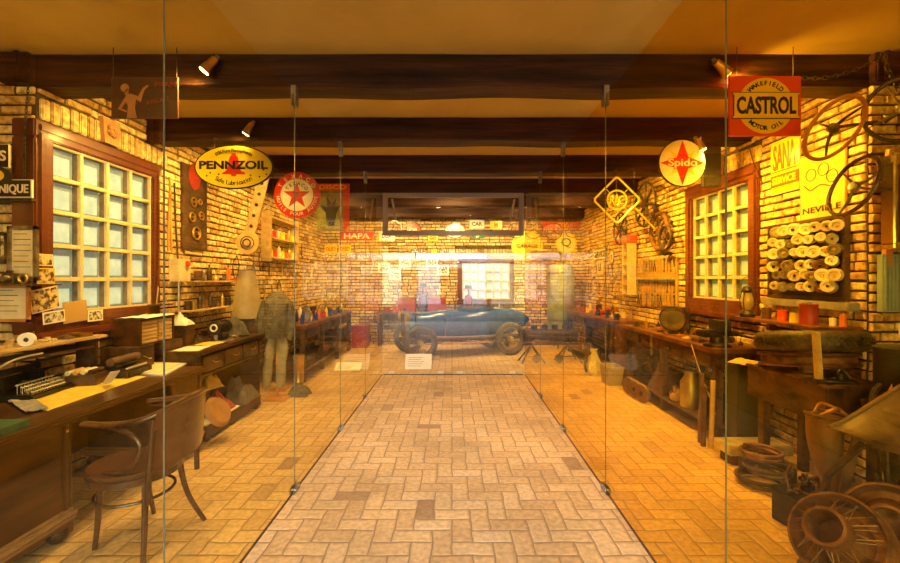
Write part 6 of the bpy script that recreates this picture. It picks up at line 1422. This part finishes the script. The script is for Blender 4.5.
m_ = MB(); m_.lathe([(0, 0), (.06, 0), (.065, .03), (.05, .06), (.03, .07), (0, .07)], None, 20); m_.lathe([(0, .23), (.035, .23), (.05, .25), (.03, .29), (0, .30)], None, 20); m_.build('base_and_cap', M_iron, t)
m_ = MB(); m_.lathe([(.03, .07), (.048, .11), (.05, .17), (.033, .23)], None, 20); m_.build('chimney', mat('lantern_glass', (.5, .4, .2), .05, .1), t)
for k in range(4): a = k * PI / 2 + .5; m_ = MB(); m_.tube([(.05 * math.cos(a), .05 * math.sin(a), .05), (.066 * math.cos(a), .066 * math.sin(a), .15), (.045 * math.cos(a), .045 * math.sin(a), .25)], .004, n=5); m_.build('guard_wire', M_iron, t)
m_ = MB(); m_.tube([(-.06, 0, .2), (-.05, 0, .34), (0, 0, .38), (.05, 0, .34), (.06, 0, .2)], .003, n=5); m_.build('bail', M_iron, t)
# wooden chest bench with tyre
t = thing('forge_trough', 'open wooden trough table heaped with metal, near end of the right wall', 'trough', (2.70, 3.17, 0))
m_ = MB(); m_.box((-.24, -.37, .60), (.22, .37, .62)); m_.box((-.24, -.37, .62), (-.215, .37, .85), bev=.004); m_.box((.2, -.37, .62), (.22, .37, .85)); m_.box((-.215, -.37, .62), (.2, -.345, .85), bev=.004); m_.box((-.215, .345, .62), (.2, .37, .85)); m_.box((-.215, -.345, .79), (.2, .345, .80)); m_.build('trough_box', M_oldwood, t)
m_ = MB(); m_.box((-.25, -.38, .835), (-.21, .38, .858), bev=.006); m_.box((-.21, -.38, .835), (.2, -.34, .858), bev=.006); m_.build('rim_board', M_rust, t)
for x in (-.19, .13):
    for y in (-.32, .26): m_ = MB(); m_.box((x, y, 0), (x + .06, y + .06, .6), bev=.004); m_.build('leg', M_oldwood, t)
def tyre(label, c, r, rt, tiltx=0, tilty=0, m=M_rubber):
    t = thing('tyre', label, 'tyre', c, (R(tiltx), R(tilty), 0))
    m_ = MB(); p = [(r - rt * 1.5, -rt * .8), (r - rt * .5, -rt * 1.05), (r - .012, -rt * .8), (r, -rt * .5), (r, rt * .5), (r - .012, rt * .8), (r - rt * .5, rt * 1.05), (r - rt * 1.5, rt * .8), (r - rt * 1.6, 0), (r - rt * 1.5, -rt * .8)]
    m_.lathe(p, None, 64)
    for k in range(60):
        a = 2 * PI * k / 60
        for zz, q in ((-rt * .34, .022), (0, -.022), (rt * .34, .022)): m_.box((r - .004, -.011, -rt * .13), (r + .007, .011, rt * .13), Matrix.Rotation(a, 4, 'Z') @ mtx((0, q * .3, zz), (R(28 if q > 0 else -28), 0, 0)))
    m_.build('tread_ring', m, t); return t
tyre('worn black tyre lying on top of the trough table', (2.70, 3.20, 1.09), .345, .066, -9, 1)
t = thing('rusty_wheel', 'rusty wheel rim lying under the worn tyre on the trough table', 'rim', (2.69, 3.22, .955), (R(-8), 0, 0))
m_ = MB(); m_.lathe([(.27, -.045), (.30, -.05), (.31, -.035), (.285, -.02), (.285, .02), (.31, .035), (.30, .05), (.27, .045), (.27, -.045)], None, 48); m_.build('rim', M_rust, t); 
for k in range(8): a = k * PI / 4; m_ = MB(); m_.tube([(.05 * math.cos(a), .05 * math.sin(a), 0), (.275 * math.cos(a), .275 * math.sin(a), 0)], .008, sub=1, n=6); m_.build('spoke', M_rust, t)
m_ = MB(); m_.cyl((0, 0, -.1), (0, 0, .02), .06); m_.build('hub', M_rust, t)
t = thing('wooden_stake', 'upright pale wooden handle standing at the near corner of the trough table', 'handle', (2.475, 2.865, .858))
m_ = MB(); m_.box((-.021, -.018, 0), (.021, .018, .345), mtx(rot=(R(-2), R(-2), 0)), bev=.006); m_.build('handle', M_palewood, t); m_ = MB(); m_.box((-.03, -.024, .0), (.03, .024, .03)); m_.build('ferrule', M_iron, t)
for i, (k, m, x, y, a, lb) in enumerate((('wrench', M_steel, 2.60, 2.88, 1.2, 'steel spanner on the near rim of the trough table'), ('engine_casting', M_iron, 2.68, 2.92, .5, 'black casting with a bent pipe in the trough near its front corner'), ('pliers', M_rust, 2.74, 2.90, 2.0, 'rusty pliers in the trough beside the black casting'), ('wrench', M_brass, 2.80, 2.90, .2, 'brass spanner in the trough near the corner'))):
    put(k, m, (x, y, .80 if i else .858), a, lb, sc=1.0)
put('rag', M_clothyellow, (2.66, 3.86, .80), .4, 'ochre rag left of the tyre at the end of the dark workbench', w_=.26, d=.16, h=.04)
m_ = MB(); m_.box((-.05, -.07, 0.0), (.24, .09, .80), bev=.008); o = m_.build('upright_locker', mat('dim_grey_tin', (.07, .07, .06), .5, .3), None, (2.60, 3.86, 0)); tag(o, 'dim grey upright tin trunk between the trough table and the dark workbench', 'trunk')
# bench-end pipes and cable
for i, (x, y, h, m) in enumerate(((2.395, 3.93, .62, M_palewood), (2.345, 3.97, .56, M_oldwood), (2.37, 4.06, .66, M_rustgrey))):
    m_ = MB(); m_.cyl((0, 0, 0), (.02, 0, h), .022, n=10); o = m_.build('standing_pole', m, None, (x, y, 0)); tag(o, 'short upright pole leaning at the near end of the dark workbench, ' + ['pale one', 'dark wooden one', 'grey metal one'][i], 'pole')
m_ = MB(); m_.tube([(0, 0, 0), (.02, -.12, -.25), (.05, -.25, -.50), (.06, -.3, -.62)], .004, n=6); o = m_.build('cable', M_cream, None, (2.42, 4.3, .9)); tag(o, 'thin pale cable hanging from the dark workbench', 'cable')
# running board, hoses, boxes on the floor
t = thing('metal_step', 'scuffed aluminium running board lying across the floor under the trough table', 'running board', (2.44, 3.56, 0))
m_ = MB(); m_.box((-.13, -.03, .085), (.40, .20, .165), bev=.008)
for k in range(3): m_.box((-.128, -.034, .1 + k * .02), (.398, -.029, .108 + k * .02))
m_.build('plank', M_alu, t); m_ = MB(); m_.box((-.1, 0, 0), (-.04, .15, .085)); m_.box((.28, 0, 0), (.34, .15, .085)); m_.build('block', M_oldwood, t)
for i, (x, y, r_, m) in enumerate(((2.34, 3.22, .15, M_rubber), (2.36, 3.18, .13, M_rubber), (2.35, 3.23, .12, M_rust))):
    m_ = MB(); m_.tube([((r_ + .012 * math.sin(k * .7)) * math.cos(k * .42), (r_ + .012 * math.sin(k * .7)) * math.sin(k * .42), .018 + i * .0 + .0016 * k) for k in range(36)], .015, n=7, sub=2); o = m_.build('hose_coil', m, None, (x, y, .0 + i * .095)); tag(o, ['black hose coil on the floor left of the grey bent funnel', 'black hose coil on top of the larger one', 'rusty cable coil behind the black hose coils'][i], 'hose')
t = thing('battery_case', 'black battery case on the floor by the rusty hub', 'battery', (2.17, 2.70, 0), R(12))
m_ = MB(); m_.box((-.07, -.09, 0), (.07, .09, .2), bev=.006); m_.build('case', M_black, t); m_ = MB(); m_.cyl((-.03, 0, .2), (-.03, 0, .225), .016); m_.cyl((.03, 0, .2), (.03, 0, .225), .016); m_.tube([(-.03, 0, .22), (0, .05, .3), (.08, .08, .34)], .007); m_.build('terminal', M_rust, t)
# bent grey funnel / boot-shaped duct
t = thing('bent_duct', 'grey-brown bent metal duct standing upright behind the rusty hub', 'duct', (2.38, 2.68, 0))
m_ = MB(); m_.tube([(-.02, 0, .70), (-.03, 0, .55), (0, 0, .38), (.06, -.01, .2), (.10, -.02, .0)], lambda u: .105 - .055 * u, n=24); m_.build('duct', M_rustgrey, t)
m_ = MB(); m_.ring(.105, .008, mtx((-.02, 0, .705))); m_.build('lip', M_rust, t)
m_ = MB(); m_.tube([(-.05, .0, .70), (0, -.03, .745), (.08, .02, .73), (.12, -.05, .66)], .012, n=8); m_.tube([(-.07, .03, .71), (.0, .06, .76), (.05, .0, .74)], .009, n=8); m_.build('wire_bundle', M_brass, t)
m_ = MB(); m_.box((-.03, -.008, 0), (.03, .008, .72), mtx((0, 0, 0), (R(-6), R(20), 0)), bev=.004); o = m_.build('flat_bar', M_rustgrey, None, (2.25, 2.52, .012)); tag(o, 'flat grey iron bar leaning between the bent duct and the big mudguard', 'bar')
for i, (a, b, m) in enumerate((((2.66, 2.60, 0), (2.68, 2.765, .78), M_oldwood),)):
    m_ = MB(); m_.tube([(0, 0, .012), Vector(b) - Vector(a)], .018, sub=1); o = m_.build('leaning_rod', m, None, a); tag(o, ['dark wooden rod'][i] + ' leaning on the trough table behind the bent duct', 'rod')
SHRINK[0] = True
for i in range(9):
    k = ['engine_casting', 'gear', 'tool_box', 'engine_casting', 'coil_spring', 'parts_tray', 'tin_can', 'engine_casting', 'gear'][i]
    put(k, [M_rust, M_iron, M_oldwood, M_iron, M_rust, M_iron, M_rustgrey, M_rust, M_rust][i], (2.62 + .10 * (i % 3), 2.98 + .15 * (i // 3), 0), i * .7, place=f'under the trough table, {ORD[i // 3]} row, {["left", "middle", "right"][i % 3]}', sc=1.45)
SHRINK[0] = False
# big hide-like mudguard at the right edge
t = thing('mudguard', 'large curved grey-brown mudguard at the right edge of the photo', 'mudguard', (2.34, 2.25, 0))
def mg(u, v):
    x = -.24 + u * .62; zt = .735 + .36 * max(0, u - .05) ** 1.35 + .05 * math.sin(u * 3); zb = .735 - .10 * math.sin(min(u * 1.8, 1) * PI * .5) - .02 * u
    c = math.sin(v * PI); return (x + .04 * c * (1 - u), .06 - .15 * c + .12 * (v - .5), zb + (zt - zb) * v)
m_ = MB(); m_.grid(26, 14, mg, .008); m_.build('wing', M_leather, t)
m_ = MB(); m_.tube([mg(i / 10, 1) for i in range(11)], .012, n=8); m_.build('wing_edge', M_rustgrey, t)
for x in (-.13, .32): m_ = MB(); m_.tube([(x, .34, 0), (x, .25, .4), (x + .0, .04, .67)], .02, sub=1); m_.build('prop', M_iron, t)
t = thing('folded_sheet', 'ochre bent tin sheet beside the big mudguard', 'sheet', (2.53, 2.52, .0))
m_ = MB(); m_.grid(8, 8, lambda u, v: (-.07 + .16 * u + .03 * v, .02 * math.sin(u * 5) + .06 * v, .66 + .10 * u + .17 * v * (0.35 + .65 * u * u)), .004); m_.build('sheet', M_clothyellow, t)
m_ = MB(); m_.cyl((.06, .01, 0), (.06, .01, .74), .014); m_.build('stake', M_iron, t)
# black pump / drum
t = thing('hand_pump', 'tall black drum-headed pump between the trough table and the mudguard', 'pump', (2.80, 2.66, 0))
m_ = MB(); m_.lathe([(0, .78), (.11, .78), (.12, .80), (.12, 1.10), (.125, 1.11), (.125, 1.13), (.1, 1.14), (0, 1.14)], None, 28); m_.build('drum', M_offblack, t)
m_ = MB(); m_.lathe([(0, 0), (.11, 0), (.11, .03), (.07, .05), (.07, .78), (0, .78)], None, 24); m_.build('column', M_iron, t)
m_ = MB(); m_.tube([(-.12, 0, .9), (-.19, -.02, .8), (-.16, -.05, .5), (-.1, -.06, .2)], .018); m_.build('hose', M_rubber, t)
# white wire fan guard
t = thing('fan_guard', 'white wire fan guard at the right edge of the photo above the mudguard', 'fan guard', (2.78, 2.42, 1.25), (R(90), 0, R(-25)))
m_ = MB(); m_.ring(.17, .006, None); m_.ring(.12, .003, mtx((0, 0, .02))); m_.ring(.07, .003, mtx((0, 0, .03))); m_.build('rings', M_white, t)
m_ = MB()
for k in range(16): a = k * PI / 8; m_.tube([(.03 * math.cos(a), .03 * math.sin(a), .035), (.11 * math.cos(a), .11 * math.sin(a), .025), (.17 * math.cos(a), .17 * math.sin(a), 0)], .0025, n=5)
m_.build('wires', M_white, t); m_ = MB(); m_.cyl((0, 0, -.06), (0, 0, .035), .035); m_.box((-.02, -.20, -.05), (.02, 0, -.02)); m_.build('fan_motor', M_cream, t)

# rusty hubs in the foreground
def hub(label, c, nrm, r, detail=True):
    t = thing('wheel_hub', label, 'wheel hub', c, Vector(nrm).to_track_quat('Z', 'Y').to_euler()[:])
    m_ = MB(); m_.lathe([(r * .80, -.05), (r * .98, -.045), (r, -.03), (r, .05), (r * .97, .062), (r * .93, .062), (r * .90, .05), (r * .86, .0), (r * .80, -.03), (r * .80, -.05)], None, 56); m_.build('drum_ring', M_rust, t)
    m_ = MB(); m_.lathe([(0, -.045), (r * .82, -.045), (r * .8, -.03), (r * .62, -.02), (r * .40, .10), (r * .37, .14), (r * .43, .145), (r * .44, .165), (r * .37, .168), (r * .35, .04), (0, .04)], None, 48); m_.build('hub_cone', M_rust, t)
    if detail:
        m_ = MB(); rg = random.Random(2)
        for k in range(30):
            a = 2 * PI * k / 30 + rg.uniform(-.05, .05); a2 = a + rg.uniform(-.35, .35); m_.tube([(r * .45 * math.cos(a), r * .45 * math.sin(a), .09), (r * .86 * math.cos(a2), r * .86 * math.sin(a2), .02 + rg.uniform(-.01, .05))], .0028, n=5, sub=1)
        m_.build('broken_spokes', M_rustgrey, t)
    return t
hub('large rusty wheel hub drum with broken spokes in the right foreground', (1.985, 2.17, .232), (-.80, -.28, .60), .215)
hub('second rusty hub drum behind the first at the right edge', (2.42, 2.34, .21), (-.7, -.6, .35), .21, False)
m_ = MB(); m_.lathe([(.10, 0), (.17, 0), (.18, .02), (.17, .045), (.10, .045), (.10, 0)], None, 36); o = m_.build('flat_flange', M_rustgrey, None, (1.97, 2.16, 0)); tag(o, 'flat grey iron flange lying on the floor under the large rusty hub', 'flange')

# steering wheels
def steering(label, c, nrm, r, m, anchor, spin=0, sp=3):
    c = Vector(c); n = Vector(nrm).normalized(); q = n.to_track_quat('Z', 'Y'); t = thing('steering_wheel', label, 'steering wheel', c, q.to_euler()[:])
    m_ = MB(); m_.ring(r, .0135, None, 56, 10); m_.build('rim', m, t)
    m_ = MB(); m_.lathe([(0, .012), (.03, .01), (.035, 0), (.03, -.03), (0, -.03)], None, 20); m_.build('hub', M_steel, t)
    for k in range(sp):
        a = spin + 2 * PI * k / sp; m_ = MB(); m_.tube([(.02 * math.cos(a), .02 * math.sin(a), -.012), (r * .5 * math.cos(a), r * .5 * math.sin(a), -.016), (r * math.cos(a), r * math.sin(a), 0)], lambda u: .014 - .006 * u, n=8, flat=.6); m_.build('spoke', M_steel if k else M_iron, t)
    m_ = MB(); inv = (q.to_matrix().to_4x4()).inverted(); m_.tube([(0, 0, -.02), inv @ (Vector(anchor) - c)], .011, n=8, sub=1); m_.build('column', M_iron, t)
    return t
steering('upper wooden-rimmed steering wheel hung on the right wall, brown thin rim', (2.52, 2.80, 2.55), (.2, -.8, -.56), .205, M_orangewood, (3.13, 3.135, 2.72), .9)
steering('lower steering wheel on the right, polished brown rim below the other', (2.64, 2.80, 2.17), (-.95, .12, .3), .195, M_chairwood, (3.12, 3.135, 2.22), 2.4)
steering('dark steering wheel rim cut by the right edge of the photo near the beam', (2.98, 2.80, 2.68), (-.5, -.8, -.2), .2, M_iron, (3.2, 3.135, 2.72), 0.5, 4)
# radiator, post and pale panel at the right edge
t = thing('radiator', 'chrome-capped vertical radiator grille at the right edge of the photo', 'radiator', (3.13, 2.98, 1.80))
m_ = MB(); m_.box((-.08, -.05, 0), (-.05, .05, .58), bev=.008); m_.box((.25, -.05, 0), (.28, .05, .58), bev=.008); m_.box((-.09, -.055, .55), (.29, .055, .64), bev=.02); m_.box((-.08, -.05, -.03), (.28, .05, .01), bev=.008); m_.build('shell', M_chrome, t)
m_ = MB(); m_.cyl((-.045, 0, .62), (-.045, 0, .67), .035); m_.build('cap', M_brass, t)
m_ = MB()
for k in range(14): m_.box((-.045 + k * .0215, -.04, .01), (-.036 + k * .0215, .0, .55))
m_.build('grille', M_steel, t)['kind'] = 'stuff'
m_ = MB(); m_.box((-.05, .0, .01), (.25, .03, .55)); m_.build('core', M_iron, t)
m_ = MB(); m_.box((.05, .05, .2), (.12, .15, .26)); m_.build('wall_bracket', M_iron, t)
m_ = MB(); m_.box((-.025, -.02, 0), (.025, .02, .78), bev=.004); o = m_.build('wooden_post', M_orangewood, None, (3.165, 3.09, 1.66)); tag(o, 'brown upright batten on the brick pier left of the radiator grille', 'batten')
t = thing('corrugated_sheet', 'pale blue-grey ribbed metal panel on the pier below the radiator grille', 'panel', (3.19, 3.08, 1.32))
m_ = MB(); m_.box((-.07, .0, 0), (.12, .045, .42), bev=.004)
for k in range(7): m_.box((-.06 + k * .026, -.012, .01), (-.048 + k * .026, .0, .41), bev=.003)
m_.build('panel', M_barrelblue, t)
# chains
def chain(label, pts, r=.016, name='chain'):
    P = [Vector(p) for p in pts]; seg = []; m_ = MB(); n = 0
    tot = []
    for a, b in zip(P, P[1:]):
        L = (b - a).length; k = max(1, int(L / (r * 1.7)))
        for i in range(k): tot.append((a.lerp(b, i / k), (b - a).normalized()))
    for i, (p, d) in enumerate(tot):
        q = d.to_track_quat('X', 'Z').to_matrix().to_4x4(); X = Matrix.Translation(p - P[0]) @ q @ Matrix.Rotation(R(90) * (i % 2), 4, 'X') @ Matrix.Diagonal((1.25, .8, 1, 1)); m_.ring(r, r * .28, X, 12, 6)
    t = thing(name, label, 'chain', P[0]); m_.build('links', M_iron, t)
def sag(a, b, s, n=8):
    a, b = Vector(a), Vector(b); return [a.lerp(b, i / n) - Vector((0, 0, s * 4 * (i / n) * (1 - i / n))) for i in range(n + 1)]
chain('black chain looped along the near beam at the right', sag((2.52, 3.08, 3.02), (3.06, 3.02, 3.15), .06))
chain('black chain hanging from the right end of the near beam down the pier', sag((3.06, 3.02, 3.15), (3.25, 3.02, 2.82), .05, 5) + [Vector((3.25, 3.03, 2.52))])
chain('black cord hanging down the corner left of the left window', [(-3.05, 3.06, 2.95), (-3.10, 3.08, 2.6), (-3.10, 3.08, 2.2)], .010, 'cord')
m_ = MB(); m_.tube(sag((0, 0, 0), (-.14, 1.0, -.05), .0, 3), .005); 
m_ = MB(); m_.tube([(0, 0, 0), (.12, .12, -.1), (.26, .2, -.24)], .005, n=6); m_.tube([(.26, .2, -.24), (.27, .2, -.36)], .01, n=6, sub=1); o = m_.build('cable', M_iron, None, (2.72, 4.1, 2.72)); tag(o, 'thin black cable running to the top corner of the right window', 'cable')
o.location = (2.80, 4.0, 2.80)
# light clutter on the pale hutch over the walnut desk
row(0, ['coil_spring', 'rag', 'parts_tray', 'tin_can', 'engine_casting', 'gear', 'rag', 'parts_tray'], [M_cream, M_clothyellow, M_brass, M_palewood, M_oldwood, M_cream, M_oldwood, M_brass], (-2.88, 2.3, SZ), (-2.88, 3.35, SZ), 'on plank shelf over walnut desk', seed=61)
t = thing('tape_reel', 'white round reel on the plank shelf by the left edge of the photo', 'reel', (-2.80, 2.80, SZ), 0)
m_ = MB(); m_.lathe([(.015, -.015), (.045, -.015), (.045, .015), (.015, .015), (.015, -.015)], mtx((0, 0, .046), (R(90), 0, R(20))), 24); m_.build('ring', M_white, t)
m_ = MB(); m_.lathe([(0, -.008), (.017, -.008), (.017, .008), (0, .008)], mtx((0, 0, .046), (R(90), 0, R(20))), 16); m_.build('core', M_iron, t)
m_ = MB(); m_.tube([(0, 0, .0), (-.12, .0, .13), (-.02, .1, .30), (.08, .22, .34)], .006); o = m_.build('cable', M_milk, None, (-2.62, 2.42, DZ)); tag(o, 'grey curved cable rising behind the typewriter at the left edge', 'cable')

# more clutter
row(PI / 2, ['wrench', 'tin_can', 'coil_spring', 'wrench', 'file', 'tin_can', 'pliers', 'wrench', 'bottle', 'screwdriver', 'gear', 'wrench'], [M_orred, M_rust, M_steel, M_iron, M_orangewood, M_iron, M_steel, M_rust, M_brass, M_steel, M_iron, M_steel], (2.735, 4.2, .9), (2.735, 6.05, .9), 'along middle of right workbench', seed=71)
row(0, ['gear', 'tin_can', 'wrench', 'oil_can', 'coil_spring', 'tin_can', 'pliers', 'rag'], [M_rust, M_cream, M_steel, M_iron, M_steel, M_iron, M_rust, M_clothyellow], (-2.64, 4.66, BZ), (-2.60, 5.1, BZ), 'in middle of brown desk', seed=72, jit=.02)
row(0, ['tin_can', 'bottle', 'gear', 'tin_can', 'rag', 'oil_can', 'tin_can', 'bottle', 'engine_casting'], [M_red, M_iron, M_rust, M_barrelblue, M_clothred, M_iron, M_brass, M_purple, M_iron], (-2.56, 6.6, .86), (-2.56, 9.0, .86), 'in middle of left workbench', seed=73)
row(0, ['bottle', 'tin_can', 'gear', 'bottle', 'tin_can', 'oil_can', 'bench_vise', 'tin_can', 'bottle'], [M_brass, M_cream, M_rust, M_iron, M_orred, M_brass, M_iron, M_barrelblue, M_ywl], (2.90, 6.8, .9), (2.90, 9.0, .9), 'at back of farther right workbench', seed=74)
t = thing('mudguard', 'rounded beige mudguard leaning at the far end of the brown desk', 'mudguard', (-2.68, 5.56, 0), R(25))
m_ = MB(); m_.box((-.1, -.1, 0), (.1, .1, 1.05), bev=.01); m_.build('crate', M_oldwood, t)
m_ = MB(); m_.grid(16, 14, lambda u, v: ((u - .5) * .34 * (1 - .5 * v * v), -.05 - .10 * math.sin(PI * u), 1.05 + v * .62), .006); m_.build('wing', mat('beige_enamel', (.5, .38, .18), .4, col2=(.36, .25, .1), scale=5), t)

# upper rows of things hung on the side walls, and hoops under the far beams
rg = random.Random(91)
for s, nm in ((-1, 'left'), (1, 'right')):
    y = 6.15 if s < 0 else 7.0
    for i in range(11):
        if s < 0 and 6.6 < y < 8.2: y += .24; continue
        k = rg.choice(['gear', 'hook', 'hacksaw', 'caliper', 'wrench', 'gear', 'hacksaw'])
        on_wall(k, rg.choice([M_steel, M_iron, M_rust, M_brass, M_cream]), s, y, 2.12 + rg.uniform(-.06, .06), rg.uniform(-.3, .3), f'high on the {nm} wall toward the back, {PL[i]}', sc=1.5)
        y += .26
for i, (x, y, z, r_, m) in enumerate(((1.45, 9.62, 2.66, .17, M_rust), (1.85, 9.62, 2.68, .20, M_iron), (2.3, 9.62, 2.64, .19, M_rust), (2.72, 9.62, 2.66, .16, M_steel), (-1.3, 9.62, 2.72, .16, M_steel))):
    t = thing('hoop', f'metal hoop hung before the last beam at the back, {ORD[i]}', 'hoop', (x, y, z)); t['label'] = ['rusty hoop under the last beam, nearest the transom frame', 'black hoop under the last beam between two rusty hoops', 'rusty hoop under the last beam above the pale blue boiler', 'small steel hoop under the last beam in the right back corner', 'steel hoop under the last beam left of the far window'][i]
    m_ = MB(); m_.ring(r_, .012, mtx(rot=(R(90), 0, 0))); m_.build('ring', m, t)
    for k in range(3): a = R(90 + 120 * k); m_ = MB(); m_.tube([(0, 0, 0), (r_ * math.cos(a), 0, r_ * math.sin(a))], .008, sub=1); m_.build('spoke', m, t)
    m_ = MB(); m_.tube([(0, 0, r_), (0, 0, 3.0 - z), (0, .19, 3.02 - z)], .004, sub=1, n=6); m_.build('hanger', M_iron, t)
# crates and sundries stacked against the side walls behind the benches' far ends, and more on the low shelves
for i, (x, y, w_, d, h, m) in enumerate(((-2.7, 9.72, .5, .5, .45, M_oldwood), (-2.72, 9.72, .4, .4, .35, M_orangewood), (-2.1, 9.78, .35, .35, .5, M_canred))):
    z = 0.0 if i != 1 else .451
    put('tool_box', m, (x, y, z), 0, ['large dark crate on the floor in the back left corner', 'orange-brown crate on top of the dark crate in the back left corner', 'tall red box on the floor beside the dark crate at the back'][i], w_=w_, d=d, h=h)
row(0, ['engine_casting', 'tin_can', 'gear', 'engine_casting', 'rag', 'tin_can'], [M_rust, M_canred, M_iron, M_iron, M_clothdark, M_cream], (-2.8, 6.6, .2), (-2.8, 9.0, .2), 'at back under the left workbench', seed=93)
# drawers and knobs of the near workbench carry a parts rack: small drawer unit beside the headlamp
t = thing('parts_rack', 'small dark rack of little drawers at the back of the right workbench', 'drawer unit', (2.90, 5.55, .9))
m_ = MB(); m_.box((-.07, -.2, 0), (.09, .2, .3), bev=.004); m_.build('case', M_oldwood, t)
for r_ in range(4):
    for k in range(4): m_ = MB(); m_.box((-.085, -.185 + k * .095, .015 + r_ * .07), (-.07, -.1 + k * .095, .075 + r_ * .07), bev=.003); dq = m_.build('drawer', M_rust, t); m_ = MB(); m_.cyl((-.085, -.1425 + k * .095, .045 + r_ * .07), (-.097, -.1425 + k * .095, .045 + r_ * .07), .008, n=8); m_.build('knob', M_brass, dq)

# ease crowded small things apart by size so that none runs into its neighbour
def aabb(t):
    T = Matrix.Translation(t.location) @ t.rotation_euler.to_matrix().to_4x4() @ Matrix.Diagonal((*t.scale, 1))
    lo, hi = [1e9] * 3, [-1e9] * 3; st = [(c, T) for c in t.children] + ([(t, None)] if t.type == 'MESH' else [])
    while st:
        c, P = st.pop()
        M = T if P is None else P @ Matrix.Translation(c.location) @ c.rotation_euler.to_matrix().to_4x4()
        if c is not t: st += [(k, M) for k in c.children]
        if c.type != 'MESH': continue
        vs = c.data.vertices
        for v in c.bound_box:
            w = M @ Vector(v)
            for i in range(3): lo[i] = min(lo[i], w[i]); hi[i] = max(hi[i], w[i])
    return lo, hi
shr = set(o.name for o in SHR); BB = {}
for o in list(COL.objects):
    if o.parent is None and 'label' in o and o.type in ('EMPTY', 'MESH'):
        lo, hi = aabb(o); d = [b - a for a, b in zip(lo, hi)]
        if max(d) < .82: BB[o.name] = [lo, hi, list(o.location)]
def hit(a, b, e=.001): return all(a[0][i] < b[1][i] - e and b[0][i] < a[1][i] - e for i in range(3))
names = sorted(BB)
for it in range(16):
    n = 0
    for i, p in enumerate(names):
        for q in names[i + 1:]:
            if (p in shr or q in shr) and hit(BB[p], BB[q]):
                vol = lambda k: math.prod(max(BB[k][1][j] - BB[k][0][j], .001) for j in range(3))
                c = q if (p not in shr or (q in shr and vol(q) > vol(p))) else p
                o = bpy.data.objects[c]
                if o.scale[0] < .5:
                    c = p if c == q else q; o = bpy.data.objects[c]
                    if c not in shr or o.scale[0] < .5: continue
                f = .92; o.scale = [v * f for v in o.scale]; L = BB[c][2]; n += 1
                for j in range(3):
                    BB[c][0][j] = L[j] + (BB[c][0][j] - L[j]) * f; BB[c][1][j] = L[j] + (BB[c][1][j] - L[j]) * f
    if not n: break
